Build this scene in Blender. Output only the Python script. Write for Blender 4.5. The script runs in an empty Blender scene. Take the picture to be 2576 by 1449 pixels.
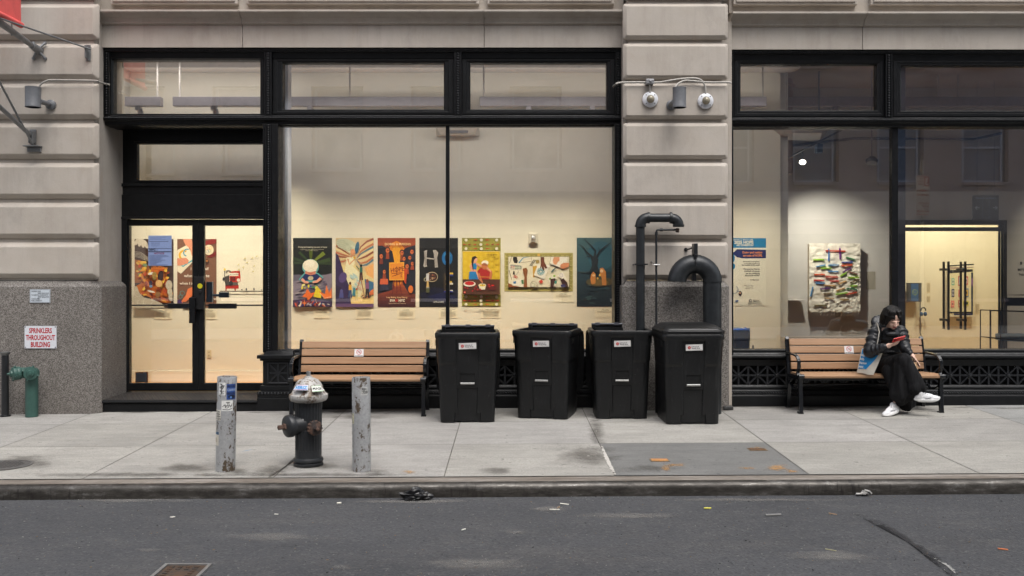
import bpy, bmesh, math, random
from mathutils import Vector, Matrix, noise
R = math.radians
random.seed(7)
S = bpy.context.scene
C = S.collection

# ------------------------------------------------------------------ camera, world, sun, exposure
F = 2400.0; CX = 1280.0; CY = 690.0; CH = 1.67
cam_d = bpy.data.cameras.new('camera'); cam = bpy.data.objects.new('camera', cam_d); C.objects.link(cam)
cam.location = (0, 0, CH); cam.rotation_euler = (R(90), 0, 0)
cam_d.sensor_width = 36; cam_d.lens = 36*F/2576
cam_d.shift_x = (1288-CX)/2576; cam_d.shift_y = -(724.5-CY)/2576
cam_d.clip_end = 500
S.camera = cam
W = bpy.data.worlds.new('World'); S.world = W; W.use_nodes = True
nt = W.node_tree; bg = nt.nodes['Background']
sky = nt.nodes.new('ShaderNodeTexSky'); sky.sky_type = 'NISHITA'; sky.sun_disc = False
SUN_EL, SUN_ROT = 62, 160
sky.sun_elevation = R(SUN_EL); sky.sun_rotation = R(SUN_ROT); sky.dust_density = 4; sky.air_density = 1.2
hs = nt.nodes.new('ShaderNodeHueSaturation'); hs.inputs['Saturation'].default_value = 0.42
nt.links.new(sky.outputs[0], hs.inputs['Color']); nt.links.new(hs.outputs[0], bg.inputs[0])
bg.inputs[1].default_value = 0.15
sd = bpy.data.lights.new('sun', 'SUN'); sd.energy = 1.1; sd.angle = R(40); sd.color = (1, .985, .96)
sun = bpy.data.objects.new('sun', sd); C.objects.link(sun)
a = R(SUN_ROT)
sdir = Vector((math.sin(a)*math.cos(R(SUN_EL)), math.cos(a)*math.cos(R(SUN_EL)), math.sin(R(SUN_EL))))
sun.rotation_euler = (-sdir).to_track_quat('-Z', 'Y').to_euler(); sun.location = (0, -5, 20)
S.view_settings.view_transform = 'Standard'; S.view_settings.look = 'None'
S.view_settings.gamma = 1; S.view_settings.exposure = 0.75
S.cycles.max_bounces = 8; S.cycles.transparent_max_bounces = 12; S.cycles.use_denoising = True
S.cycles.sample_clamp_indirect = 6; S.cycles.caustics_reflective = False; S.cycles.caustics_refractive = False

# ------------------------------------------------------------------ planes of the place (metres from the camera)
YB, YP, YJ, YF, YG, YD, YW, YW2 = 11.50, 11.57, 11.66, 11.80, 11.92, 12.40, 13.35, 15.2
def PX(px, Y): return (px-CX)*Y/F
def PZ(py, Y): return CH-(py-CY)*Y/F
def PT(px, py, Y): return Vector((PX(px, Y), Y, PZ(py, Y)))
def gz(x, Y): return .018 + .006*x - .018*(11.8-Y)
def rz(x, Y): return gz(x, 7.9) - .118 + .012*max(0, min(4.5, 7.9-Y))

# ------------------------------------------------------------------ object helpers
WL = {}
def tag(o, label=None, cat=None, group=None, kind=None):
    if label: o['label'] = label
    if cat: o['category'] = cat
    if group: o['group'] = group
    if kind: o['kind'] = kind
    return o
def thing(name, label, cat, loc=(0, 0, 0), rz_=0, group=None):
    o = bpy.data.objects.new(name, None); C.objects.link(o); o.empty_display_size = .1
    o.location = loc; o.rotation_euler = (0, 0, rz_); WL[o.name] = Vector(loc)
    return tag(o, label, cat, group)
def copy_tree(o, parent=None):
    c = o.copy(); C.objects.link(c); c.parent = parent
    if parent is None: WL[c.name] = Vector(o.location)
    for ch in [x for x in C.objects if x.parent == o]: copy_tree(ch, c)
    return c

class MB:
    def __init__(s): s.bm = bmesh.new(); s.mi = 0
    def _new(s, before):
        for f in s.bm.faces:
            if f.index == -1 or f not in before: f.material_index = s.mi
    def add(s, verts, faces):
        vs = [s.bm.verts.new(v) for v in verts]
        for f in faces:
            try:
                fc = s.bm.faces.new([vs[i] for i in f]); fc.material_index = s.mi
            except ValueError: pass
        return s
    def box(s, x0, x1, y0, y1, z0, z1):
        v = [(x, y, z) for z in (z0, z1) for y in (y0, y1) for x in (x0, x1)]
        return s.add(v, [(0, 2, 3, 1), (4, 5, 7, 6), (0, 1, 5, 4), (2, 6, 7, 3), (0, 4, 6, 2), (1, 3, 7, 5)])
    def hexa(s, v): # 8 corners bottom 4 ccw, top 4
        return s.add(v, [(0, 3, 2, 1), (4, 5, 6, 7), (0, 1, 5, 4), (1, 2, 6, 5), (2, 3, 7, 6), (3, 0, 4, 7)])
    def obox(s, c, d, sx, sy, sz, rot=None): # oriented box: centre c, rotation matrix rot
        M = rot or Matrix.Identity(3)
        v = [Vector(c)+M @ Vector((x*sx/2, y*sy/2, z*sz/2)) for z in (-1, 1) for y in (-1, 1) for x in (-1, 1)]
        return s.add(v, [(0, 2, 3, 1), (4, 5, 7, 6), (0, 1, 5, 4), (2, 6, 7, 3), (0, 4, 6, 2), (1, 3, 7, 5)])
    def prism(s, poly, y0, y1): # poly of (x,z) extruded along y
        n = len(poly)
        v = [(x, y0, z) for x, z in poly]+[(x, y1, z) for x, z in poly]
        return s.add(v, [tuple(range(n)), tuple(range(2*n-1, n-1, -1))]+[(i, i+n, (i+1) % n+n, (i+1) % n) for i in range(n)])
    def prismx(s, poly, x0, x1): # poly of (y,z) extruded along x
        n = len(poly)
        v = [(x0, y, z) for y, z in poly]+[(x1, y, z) for y, z in poly]
        return s.add(v, [tuple(range(n-1, -1, -1)), tuple(range(n, 2*n))]+[(i, (i+1) % n, (i+1) % n+n, i+n) for i in range(n)])
    def prismz(s, poly, z0, z1):
        n = len(poly)
        v = [(x, y, z0) for x, y in poly]+[(x, y, z1) for x, y in poly]
        return s.add(v, [tuple(range(n-1, -1, -1)), tuple(range(n, 2*n))]+[(i, (i+1) % n, (i+1) % n+n, i+n) for i in range(n)])
    def loft(s, rings, cap=True, closed=True):
        n = len(rings[0]); v = [p for r in rings for p in r]; f = []
        for k in range(len(rings)-1):
            for i in range(n if closed else n-1):
                j = (i+1) % n
                f.append((k*n+i, k*n+j, (k+1)*n+j, (k+1)*n+i))
        if cap: f += [tuple(range(n-1, -1, -1)), tuple(range((len(rings)-1)*n, len(rings)*n))]
        return s.add(v, f)
    def tube(s, pts, r, n=12, cap=True, flat=1.0):
        pts = [Vector(p) for p in pts]; rr = r if isinstance(r, (list, tuple)) else [r]*len(pts)
        rings = []; up = None
        for i, p in enumerate(pts):
            t = (pts[min(i+1, len(pts)-1)]-pts[max(i-1, 0)]).normalized()
            if up is None:
                up = Vector((0, 0, 1)) if abs(t.z) < .9 else Vector((1, 0, 0))
            u = t.cross(up).normalized(); w = u.cross(t).normalized(); up = w
            rings.append([p+(u*math.cos(2*math.pi*k/n)+w*math.sin(2*math.pi*k/n)*flat)*rr[i] for k in range(n)])
        return s.loft(rings, cap)
    def lathe(s, prof, c=(0, 0, 0), axis=(0, 0, 1), n=24, cap=True, mod=None):
        ax = Vector(axis).normalized(); q = Vector((0, 0, 1)).rotation_difference(ax); c = Vector(c)
        rings = []
        for r, z in prof:
            rings.append([c+q @ Vector((r*(mod(k/n, z) if mod else 1)*math.cos(2*math.pi*k/n), r*(mod(k/n, z) if mod else 1)*math.sin(2*math.pi*k/n), z)) for k in range(n)])
        return s.loft(rings, cap)
    def ball(s, c, r, n=10, m=6, sc=(1, 1, 1)):
        rings = []
        for j in range(1, m):
            t = math.pi*j/m
            rings.append([(c[0]+r*sc[0]*math.sin(t)*math.cos(2*math.pi*k/n), c[1]+r*sc[1]*math.sin(t)*math.sin(2*math.pi*k/n), c[2]-r*sc[2]*math.cos(t)) for k in range(n)])
        return s.loft(rings, True)
    def build(s, name, mats, parent=None, loc=None, smooth=None, bevel=0, local=False, seg=2):
        bm = s.bm
        if not local:
            off = Vector(loc) if loc is not None else Vector((0, 0, 0))
            if parent is not None: off = WL[parent.name]
            if off.length: bmesh.ops.translate(bm, verts=bm.verts, vec=-off)
        bmesh.ops.recalc_face_normals(bm, faces=bm.faces)
        if smooth:
            for f in bm.faces: f.smooth = True
            th = R(smooth)
            for e in bm.edges:
                if len(e.link_faces) == 2 and e.calc_face_angle(0) > th: e.smooth = False
        me = bpy.data.meshes.new(name); bm.to_mesh(me); bm.free()
        for m in (mats if isinstance(mats, (list, tuple)) else [mats]): me.materials.append(m)
        o = bpy.data.objects.new(name, me); C.objects.link(o)
        if parent is not None:
            o.parent = parent; WL[o.name] = WL[parent.name] if not local else Vector((0, 0, 0))
        else:
            if loc is not None: o.location = loc
            WL[o.name] = Vector(loc) if loc is not None else Vector((0, 0, 0))
        if bevel:
            b = o.modifiers.new('bevel', 'BEVEL'); b.width = bevel; b.segments = seg; b.limit_method = 'ANGLE'; b.angle_limit = R(35)
            if smooth is None:
                for p in me.polygons: p.use_smooth = False
        return o

def arc(cx, cz, r, a0, a1, n, Y=None):
    out = []
    for i in range(n+1):
        t = R(a0+(a1-a0)*i/n)
        out.append((cx+r*math.cos(t), cz+r*math.sin(t)) if Y is None else Vector((cx+r*math.cos(t), Y, cz+r*math.sin(t))))
    return out
def rrect(cx, cy, hx, hy, r, n=5):
    out = []
    for k, (sx, sy) in enumerate(((1, 1), (-1, 1), (-1, -1), (1, -1))):
        for i in range(n+1):
            t = R(90*k+90*i/n)
            out.append((cx+sx*(hx-r)+r*math.cos(t), cy+sy*(hy-r)+r*math.sin(t)))
    return out

# ------------------------------------------------------------------ materials
def lin(c):
    return tuple((x/255/12.92 if x/255 <= .04045 else ((x/255+.055)/1.055)**2.4) for x in c)
class NT:
    def __init__(s, name):
        s.m = bpy.data.materials.new(name); s.m.use_nodes = True; s.t = s.m.node_tree
        s.b = s.t.nodes['Principled BSDF']
        s.tc = s.t.nodes.new('ShaderNodeTexCoord')
    def n(s, typ, **kw):
        x = s.t.nodes.new('ShaderNode'+typ)
        for k, v in kw.items(): setattr(x, k, v)
        return x
    def l(s, a, b): s.t.links.new(a, b)
    def co(s, scale=(1, 1, 1), loc=(0, 0, 0)):
        mp = s.n('Mapping'); mp.inputs['Scale'].default_value = scale; mp.inputs['Location'].default_value = loc
        s.l(s.tc.outputs['Object'], mp.inputs[0]); return mp.outputs[0]
    def noise(s, scale, detail=4, rough=.6, st=(1, 1, 1), loc=(0, 0, 0)):
        x = s.n('TexNoise'); x.inputs['Scale'].default_value = scale; x.inputs['Detail'].default_value = detail; x.inputs['Roughness'].default_value = rough
        s.l(s.co(st, loc), x.inputs['Vector']); return x.outputs['Fac']
    def ramp(s, fac, stops):
        x = s.n('ValToRGB'); e = x.color_ramp.elements
        while len(e) < len(stops): e.new(.5)
        for i, (p, c) in enumerate(stops):
            e[i].position = p; e[i].color = (*c, 1) if isinstance(c, (tuple, list)) else (c, c, c, 1)
        s.l(fac, x.inputs[0]); return x.outputs[0]
    def mix(s, fac, a, b, mode='MIX'):
        x = s.n('Mix', data_type='RGBA', blend_type=mode)
        for v, i in ((fac, 0), (a, 6), (b, 7)):
            if isinstance(v, (int, float)): x.inputs[i].default_value = v
            elif isinstance(v, (tuple, list)): x.inputs[i].default_value = (*v, 1)
            else: s.l(v, x.inputs[i])
        return x.outputs[2]
    def math(s, op, a, b=0.0, c=None):
        x = s.n('Math', operation=op)
        for v, i in ((a, 0), (b, 1)):
            if isinstance(v, (int, float)): x.inputs[i].default_value = v
            else: s.l(v, x.inputs[i])
        return x.outputs[0]
    def bump(s, h, strength=.3, dist=.01):
        x = s.n('Bump'); x.inputs['Strength'].default_value = strength; x.inputs['Distance'].default_value = dist
        s.l(h, x.inputs['Height']); s.l(x.outputs[0], s.b.inputs['Normal'])
    def col(s, v):
        if isinstance(v, (tuple, list)): s.b.inputs['Base Color'].default_value = (*v, 1)
        else: s.l(v, s.b.inputs['Base Color'])
    def rough(s, v):
        if isinstance(v, (int, float)): s.b.inputs['Roughness'].default_value = v
        else: s.l(v, s.b.inputs['Roughness'])

def plain(name, col, rough=.5, metal=0, var=.12, scale=18, bump=0.0, spec=.5, bscale=None):
    t = NT(name)
    f = t.noise(scale, 5, .65)
    hi = tuple(min(1, c*(1+var)) for c in col); lo = tuple(c*(1-var) for c in col)
    t.col(t.ramp(f, [(.3, lo), (.7, hi)])); t.rough(rough); t.b.inputs['Metallic'].default_value = metal
    t.b.inputs['Specular IOR Level'].default_value = spec
    if bump: t.bump(t.noise(bscale or scale*6, 4, .6), bump, .004)
    return t.m

def m_stone():
    t = NT('limestone')
    big = t.noise(.9, 4, .6); mid = t.noise(5, 5, .65); streak = t.noise(7, 4, .7, (1, 1, .09)); fine = t.noise(160, 3, .7)
    a = t.ramp(big, [(.3, (.395, .348, .295)), (.7, (.50, .45, .392))])
    b = t.mix(t.ramp(mid, [(.35, 0.), (.8, .45)]), a, (.52, .485, .445))
    c = t.mix(t.ramp(streak, [(.5, 0.), (.8, .32)]), b, (.25, .21, .18))
    d = t.mix(t.ramp(t.noise(3.1, 5, .7, (1, 1, .35), (3, 1, 5)), [(.6, 0.), (.78, .5)]), c, (.42, .33, .25))
    d = t.mix(t.ramp(t.noise(1.7, 6, .75, (1, 1, .6), (8, 2, 1)), [(.52, 0.), (.70, .5)]), d, (.31, .275, .24))
    e = t.mix(.5, d, t.ramp(fine, [(.3, .72), (.7, 1.)]), 'MULTIPLY')
    t.col(e); t.rough(.85); t.bump(t.math('ADD', t.math('MULTIPLY', fine, .35), t.noise(28, 5, .7)), .32, .006)
    return t.m
def m_granite(name, lo, mid, hi):
    t = NT(name)
    v = t.n('TexVoronoi'); v.inputs['Scale'].default_value = 125; t.l(t.co(), v.inputs['Vector'])
    sep = t.n('SeparateColor'); t.l(v.outputs['Color'], sep.inputs[0])
    a = t.ramp(sep.outputs[0], [(.15, lo), (.5, mid), (.93, hi)])
    b = t.mix(t.ramp(t.noise(2.2, 5, .7, (1, 1, .5)), [(.35, 0.), (.75, .5)]), a, tuple(x*.5 for x in mid))
    t.col(b); t.rough(.7); t.bump(sep.outputs[1], .15, .003)
    return t.m
def m_iron():
    t = NT('black_iron_paint')
    n = t.noise(14, 5, .7)
    t.col(t.ramp(n, [(.35, (.003, .0033, .004)), (.75, (.008, .0088, .01))])); t.rough(t.ramp(t.noise(25, 4), [(.3, .28), (.7, .5)]))
    t.b.inputs['Specular IOR Level'].default_value = .3
    t.bump(t.noise(40, 5, .7), .25, .004); return t.m
def m_glass(name='window_glass', k=4.0, tint=(.97, .975, .98), rough=0.0):
    m = bpy.data.materials.new(name); m.use_nodes = True; t = m.node_tree; t.nodes.clear()
    o = t.nodes.new('ShaderNodeOutputMaterial'); mx = t.nodes.new('ShaderNodeMixShader')
    tr = t.nodes.new('ShaderNodeBsdfTransparent'); tr.inputs[0].default_value = (*tint, 1)
    gl = t.nodes.new('ShaderNodeBsdfGlossy'); gl.inputs['Roughness'].default_value = rough
    fr = t.nodes.new('ShaderNodeFresnel'); fr.inputs[0].default_value = 1.5
    mu = t.nodes.new('ShaderNodeMath'); mu.operation = 'MULTIPLY'; mu.inputs[1].default_value = k; mu.use_clamp = True
    t.links.new(fr.outputs[0], mu.inputs[0]); t.links.new(mu.outputs[0], mx.inputs[0])
    t.links.new(tr.outputs[0], mx.inputs[1]); t.links.new(gl.outputs[0], mx.inputs[2]); t.links.new(mx.outputs[0], o.inputs[0])
    return m
def m_print(name='printed_surface', rough=.55):
    t = NT(name); at = t.n('Attribute'); at.attribute_name = 'Col'
    n = t.noise(45, 3, .6)
    t.col(t.mix(1.0, at.outputs['Color'], t.ramp(n, [(.3, .88), (.7, 1.)]), 'MULTIPLY')); t.rough(rough)
    return t.m
def m_emit(name, col, st):
    t = NT(name); t.col(col); t.b.inputs['Emission Color'].default_value = (*col, 1); t.b.inputs['Emission Strength'].default_value = st
    return t.m
def m_wood(name, a, b, horiz=True):
    t = NT(name)
    g = t.noise(9, 6, .7, (.12, 3, 3)); g2 = t.noise(60, 4, .7, (.05, 1, 1))
    c = t.ramp(g, [(.3, a), (.7, b)])
    d = t.mix(t.ramp(g2, [(.45, 0.), (.7, .45)]), c, tuple(x*.62 for x in a))
    t.col(d); t.rough(.5); t.bump(g2, .12, .003); return t.m
def m_concrete(name='pavement_concrete', base=(.415, .402, .375)):
    t = NT(name)
    at = t.n('Attribute'); at.attribute_name = 'Col'
    big = t.noise(.55, 6, .65); mid = t.noise(2.6, 7, .75, (.6, 1.3, 1)); fine = t.noise(75, 3, .8); br = t.noise(9, 5, .75, (.22, 6, 1)); mot = t.noise(14, 5, .7)
    a = t.ramp(big, [(.32, tuple(x*.84 for x in base)), (.68, tuple(min(1, x*1.06) for x in base))])
    b = t.mix(t.ramp(mid, [(.42, 0.), (.68, .62)]), a, tuple(x*.60 for x in base))
    b = t.mix(t.ramp(mot, [(.5, 0.), (.7, .3)]), b, tuple(x*.66 for x in base))
    c = t.mix(.85, b, t.ramp(fine, [(.3, .60), (.62, 1.)]), 'MULTIPLY')
    c = t.mix(.5, c, t.ramp(br, [(.32, .70), (.6, 1.)]), 'MULTIPLY')
    sp = t.noise(13, 2, .5, (1, 1, 1), (4, 9, 2))
    c = t.mix(t.ramp(sp, [(.705, 0.), (.72, .55)]), c, tuple(x*.3 for x in base))
    t.col(t.mix(1.0, c, at.outputs['Color'], 'MULTIPLY')); t.rough(.88)
    t.bump(t.math('ADD', fine, t.math('MULTIPLY', br, .6)), .4, .004); return t.m
def m_asphalt():
    t = NT('asphalt')
    fine = t.noise(75, 4, .85); big = t.noise(.7, 6, .7, (.5, 1.4, 1)); mid = t.noise(3.2, 8, .8, (.45, 1, 1)); worn = t.noise(1.3, 7, .75, (.3, 1.2, 1), (5, 2, 0))
    v = t.n('TexVoronoi'); v.inputs['Scale'].default_value = 62; t.l(t.co(), v.inputs['Vector'])
    sep = t.n('SeparateColor'); t.l(v.outputs['Color'], sep.inputs[0])
    a = t.ramp(big, [(.3, (.043, .045, .050)), (.7, (.069, .071, .077))])
    b = t.mix(t.ramp(mid, [(.52, 0.), (.8, .5)]), a, (.13, .125, .117))
    b = t.mix(t.ramp(worn, [(.54, 0.), (.75, .45)]), b, (.105, .098, .092))
    c = t.mix(t.ramp(sep.outputs[0], [(.0, .5), (.35, 0.)]), b, (.018, .018, .02))
    d = t.mix(t.ramp(sep.outputs[1], [(.84, 0.), (.99, .3)]), c, (.17, .168, .162))
    d = t.mix(.8, d, t.ramp(fine, [(.32, .68), (.62, 1.1)]), 'MULTIPLY')
    t.col(d); t.rough(.8); t.bump(t.math('ADD', v.outputs['Distance'], t.math('MULTIPLY', fine, .7)), .7, .008); return t.m
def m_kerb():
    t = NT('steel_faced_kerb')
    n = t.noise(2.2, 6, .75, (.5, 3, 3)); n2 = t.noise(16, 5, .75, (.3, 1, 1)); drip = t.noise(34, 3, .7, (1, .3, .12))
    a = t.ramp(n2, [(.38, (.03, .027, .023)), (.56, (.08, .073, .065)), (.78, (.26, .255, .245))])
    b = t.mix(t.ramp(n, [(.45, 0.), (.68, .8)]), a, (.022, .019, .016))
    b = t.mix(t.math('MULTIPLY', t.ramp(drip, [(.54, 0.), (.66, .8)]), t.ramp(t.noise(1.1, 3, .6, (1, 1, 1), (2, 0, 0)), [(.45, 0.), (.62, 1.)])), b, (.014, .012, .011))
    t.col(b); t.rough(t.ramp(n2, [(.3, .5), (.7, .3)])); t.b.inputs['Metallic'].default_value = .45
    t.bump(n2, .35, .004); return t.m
def m_kerbtop():
    t = NT('kerb_top'); n = t.noise(3, 6, .75, (.35, 3, 3)); n2 = t.noise(30, 4, .7, (.4, 1, 1))
    a = t.ramp(n, [(.3, (.085, .066, .052)), (.5, (.19, .165, .14)), (.7, (.33, .305, .28))])
    t.col(t.mix(t.ramp(n2, [(.45, 0.), (.7, .6)]), a, (.1, .085, .07))); t.rough(.7); t.bump(n2, .3, .004); return t.m
def m_rusty(name, paint, rust=(.09, .045, .02), amt=.62, rough=.5, metal=0, seed=0):
    t = NT(name)
    n = t.noise(9, 6, .75, (1, 1, .55), (seed, 0, seed*2)); n2 = t.noise(38, 5, .7)
    a = t.ramp(n2, [(.3, tuple(x*.8 for x in paint)), (.7, tuple(min(1, x*1.15) for x in paint))])
    f = t.ramp(t.math('ADD', t.math('MULTIPLY', n, .72), t.math('MULTIPLY', n2, .28)), [(amt-.035, 0.), (amt, 1.)])
    t.col(t.mix(f, a, rust)); t.rough(rough); t.b.inputs['Metallic'].default_value = metal
    t.bump(t.math('SUBTRACT', n2, t.math('MULTIPLY', f, .5)), .45, .004); return t.m

STONE = m_stone(); GRAN = m_granite('granite', (.085, .075, .066), (.17, .152, .136), (.3, .28, .258))
GRAN2 = m_granite('warm_granite', (.1, .085, .07), (.3, .255, .215), (.5, .45, .4))
IRON = m_iron(); IRONB = plain('black_iron_glint_relief', (.011, .012, .0145), .3, 0, .25, 30, .15, spec=.5); GLASS = m_glass(); PRINT = m_print(); PRINTG = m_print('glossy_print', .3)  # relief iron is lighter and bluer: glints put into its base colour
CONC = m_concrete(); ASPH = m_asphalt(); KERB = m_kerb(); KERBT = m_kerbtop()
DARK = plain('dark_void', (.004, .004, .005), .8)
STEEL = plain('galvanised_steel', (.42, .42, .42), .42, .85, .2, 25)
GREYPAINT = plain('grey_enamel', (.12, .125, .135), .45, 0, .12, 25, .1)
WHITEP = plain('white_plastic', (.62, .63, .66), .4)
WALLP = plain('gallery_wall_paint', (.74, .70, .60), .75, 0, .025, 2.5, .08, bscale=90)
WALLG = plain('lobby_wall_paint', (.60, .585, .54), .75, 0, .03, 2.5, .08, bscale=90)

# ------------------------------------------------------------------ flat prints: coloured polygons on thin layers
TXT = {}
def text_polys(body, bold):
    k = (body, bold)
    if k not in TXT:
        cu = bpy.data.curves.new('t', 'FONT'); cu.body = body; cu.size = 1; cu.resolution_u = 2; cu.offset = bold
        ob = bpy.data.objects.new('t', cu); me = ob.to_mesh()
        TXT[k] = ([v.co.copy() for v in me.vertices], [list(p.vertices) for p in me.polygons])
        ob.to_mesh_clear(); bpy.data.objects.remove(ob); bpy.data.curves.remove(cu)
    return TXT[k]
class Canvas:
    """shapes in picture units (x right, y down); step = thickness of one layer of ink in metres"""
    def __init__(s, w, h, bgc=None, step=.0003): s.w, s.h, s.P, s.step, s.L = w, h, [], step, 0; s.bgc = bgc
    def raw(s, vs, fs, col, layer=None):
        if layer is None: s.L += 1; layer = s.L
        s.P.append((vs, fs, lin(col), layer)); return s
    def poly(s, pts, col, layer=None): return s.raw([(x, y) for x, y in pts], [list(range(len(pts)))], col, layer)
    def rect(s, x0, y0, x1, y1, col, layer=None): return s.poly([(x0, y0), (x1, y0), (x1, y1), (x0, y1)], col, layer)
    def grad(s, x0, y0, x1, y1, c0, c1, n=10):
        s.L += 1
        for i in range(n):
            t = (i+.5)/n; c = [c0[k]+(c1[k]-c0[k])*t for k in range(3)]
            s.rect(x0, y0+(y1-y0)*i/n, x1, y0+(y1-y0)*(i+1)/n, c, s.L)
        return s
    def ell(s, cx, cy, rx, ry=None, col=(0, 0, 0), rot=0, n=16, layer=None):
        ry = rx if ry is None else ry; ca, sa = math.cos(R(rot)), math.sin(R(rot))
        return s.poly([(cx+rx*math.cos(t)*ca-ry*math.sin(t)*sa, cy+rx*math.cos(t)*sa+ry*math.sin(t)*ca) for t in [2*math.pi*i/n for i in range(n)]], col, layer)
    def line(s, pts, w, col, w1=None, layer=None):
        if layer is None: s.L += 1; layer = s.L
        w1 = w if w1 is None else w1; n = len(pts); L = []; Rr = []
        for i, p in enumerate(pts):
            a = Vector(pts[max(0, i-1)]); b = Vector(pts[min(n-1, i+1)]); d = (b-a)
            d = d.normalized() if d.length else Vector((1, 0)); q = Vector((-d.y, d.x))*(w+(w1-w)*i/(n-1))/2
            L.append(tuple(Vector(p)+q)); Rr.append(tuple(Vector(p)-q))
        vs = L+Rr
        return s.raw(vs, [[i, i+1, n+i+1, n+i] for i in range(n-1)], col, layer)
    def ring(s, cx, cy, r, w, col, n=20, a0=0, a1=360, ry=None):
        ry = ry or r
        return s.line([(cx+r*math.cos(R(a0+(a1-a0)*i/n)), cy+ry*math.sin(R(a0+(a1-a0)*i/n))) for i in range(n+1)], w, col)
    def text(s, body, x, y, size, col, align='l', bold=.01, xs=1.0, rot=0):
        vs, fs = text_polys(body, bold)
        if not vs: return s
        mx = max(v.x for v in vs); mn = min(v.x for v in vs)
        o = {'l': -mn, 'c': -(mx+mn)/2, 'r': -mx}[align]; ca, sa = math.cos(R(rot)), math.sin(R(rot))
        q = [((v.x+o)*size*xs, -v.y*size) for v in vs]
        return s.raw([(x+a*ca-b*sa, y+a*sa+b*ca) for a, b in q], fs, col)
    def lines(s, x0, x1, y, dy, n, col, w=.5, ragged=.08, c=False):
        s.L += 1
        for i in range(n):
            r = (x1-x0)*random.random()*ragged
            s.rect(x0+(r/2 if c else 0), y+i*dy, x1-(r/2 if c else r), y+i*dy+w, col, s.L)
        return s
    def build(s, name, scale, fn=None, parent=None, loc=None, mat=None, strips=0, base=.0015, local=False, curl=None, rz_=0):
        """scale: metres per unit. Picture centre x, top y at loc. fn maps (x,z,d) -> xyz"""
        bm = bmesh.new(); lay = bm.loops.layers.float_color.new('Col')
        def colour(f, c):
            for l in f.loops: l[lay] = (*c, 1)
        X0, Z1 = -s.w*scale/2, 0.0
        if s.bgc is not None:
            c = lin(s.bgc); w, h = s.w*scale, s.h*scale; nx = strips or 1
            for i in range(nx):
                a, b = X0+w*i/nx, X0+w*(i+1)/nx
                f = bm.faces.new([bm.verts.new(p) for p in ((a, 0, -h), (b, 0, -h), (b, 0, 0), (a, 0, 0))]); colour(f, c)
            if not fn:
                for q in (((X0, 0, 0), (X0+w, 0, 0), (X0+w, base, 0), (X0, base, 0)), ((X0, 0, -h), (X0, base, -h), (X0+w, base, -h), (X0+w, 0, -h)),
                          ((X0, 0, 0), (X0, base, 0), (X0, base, -h), (X0, 0, -h)), ((X0+w, 0, 0), (X0+w, 0, -h), (X0+w, base, -h), (X0+w, base, 0)),
                          ((X0, base, 0), (X0+w, base, 0), (X0+w, base, -h), (X0, base, -h))):
                    f = bm.faces.new([bm.verts.new(p) for p in q]); colour(f, c)
        for vs, fs, c, L in s.P:
            V = [bm.verts.new((X0+min(max(x, 0), s.w)*scale, -L*s.step, -min(max(y, 0), s.h)*scale)) for x, y in vs]
            for f in fs:
                try: colour(bm.faces.new([V[i] for i in f]), c)
                except ValueError: pass
        if fn:
            if strips:
                for i in range(1, strips):
                    bmesh.ops.bisect_plane(bm, geom=bm.verts[:]+bm.edges[:]+bm.faces[:], plane_co=(X0+s.w*scale*i/strips, 0, 0), plane_no=(1, 0, 0))
            for v in bm.verts: v.co = fn(v.co.x, v.co.z, -v.co.y)
        me = bpy.data.meshes.new(name); bm.to_mesh(me); bm.free(); me.materials.append(mat or PRINT)
        o = bpy.data.objects.new(name, me); C.objects.link(o)
        if parent is not None: o.parent = parent
        if loc is not None:
            o.location = Vector(loc)-(WL[parent.name] if (parent is not None and not local) else Vector((0, 0, 0)))
        WL[o.name] = Vector(loc) if loc is not None else Vector((0, 0, 0))
        o.rotation_euler = (0, 0, rz_)
        return o
# ================================================================== THE SETTING: road, kerb, pavement
def sheet(name, xs, ys, zf, mat, cf=None):
    bm = bmesh.new(); lay = bm.loops.layers.float_color.new('Col')
    g = [[bm.verts.new((x, y, zf(x, y))) for x in xs] for y in ys]
    for j in range(len(ys)-1):
        for i in range(len(xs)-1):
            f = bm.faces.new([g[j][i], g[j][i+1], g[j+1][i+1], g[j+1][i]])
            for l in f.loops: l[lay] = (1, 1, 1, 1)
    me = bpy.data.meshes.new(name); bm.to_mesh(me); bm.free(); me.materials.append(mat)
    o = bpy.data.objects.new(name, me); C.objects.link(o); o['kind'] = 'structure'; return o
XS = [-60, -30, -15]+[x for x in range(-10, 11)]+[15, 30, 60]
sheet('road', XS, [-1.2, 0, 1, 2, 3, 4, 5, 6, 7, 7.6, 7.95], rz, ASPH)
sheet('far_pavement', XS, [-60, -6, -1.35], lambda x, y: gz(x, 7.9), CONC)
# steel-faced kerb, rounded nose
def kerb(name, y_face, sgn):
    m = MB(); n = [x*.5 for x in range(-40, 41)]; rings = []
    for x in n:
        t = gz(x, 7.9); b = t-.2; r = .06; y = y_face+.004*math.sin(x*1.7)
        pr = [(y-.012*sgn, b), (y, t-r)]+[(y+sgn*(r-r*math.cos(R(a))), t-r+r*math.sin(R(a))) for a in (25, 50, 75, 90)]+[(y+sgn*.215, t+.002), (y+sgn*.215, b)]
        rings.append([Vector((x, p[0], p[1])) for p in pr])
    m.loft(rings)
    for f in m.bm.faces:
        f.normal_update(); q = f.calc_center_median()
        if abs(f.normal.z) > .97 and abs(q.y-y_face) > r: f.material_index = 1
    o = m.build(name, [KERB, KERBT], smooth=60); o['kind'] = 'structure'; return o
kerb('kerb', 7.88, 1); kerb('far_kerb', -1.2, -1)
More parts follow.
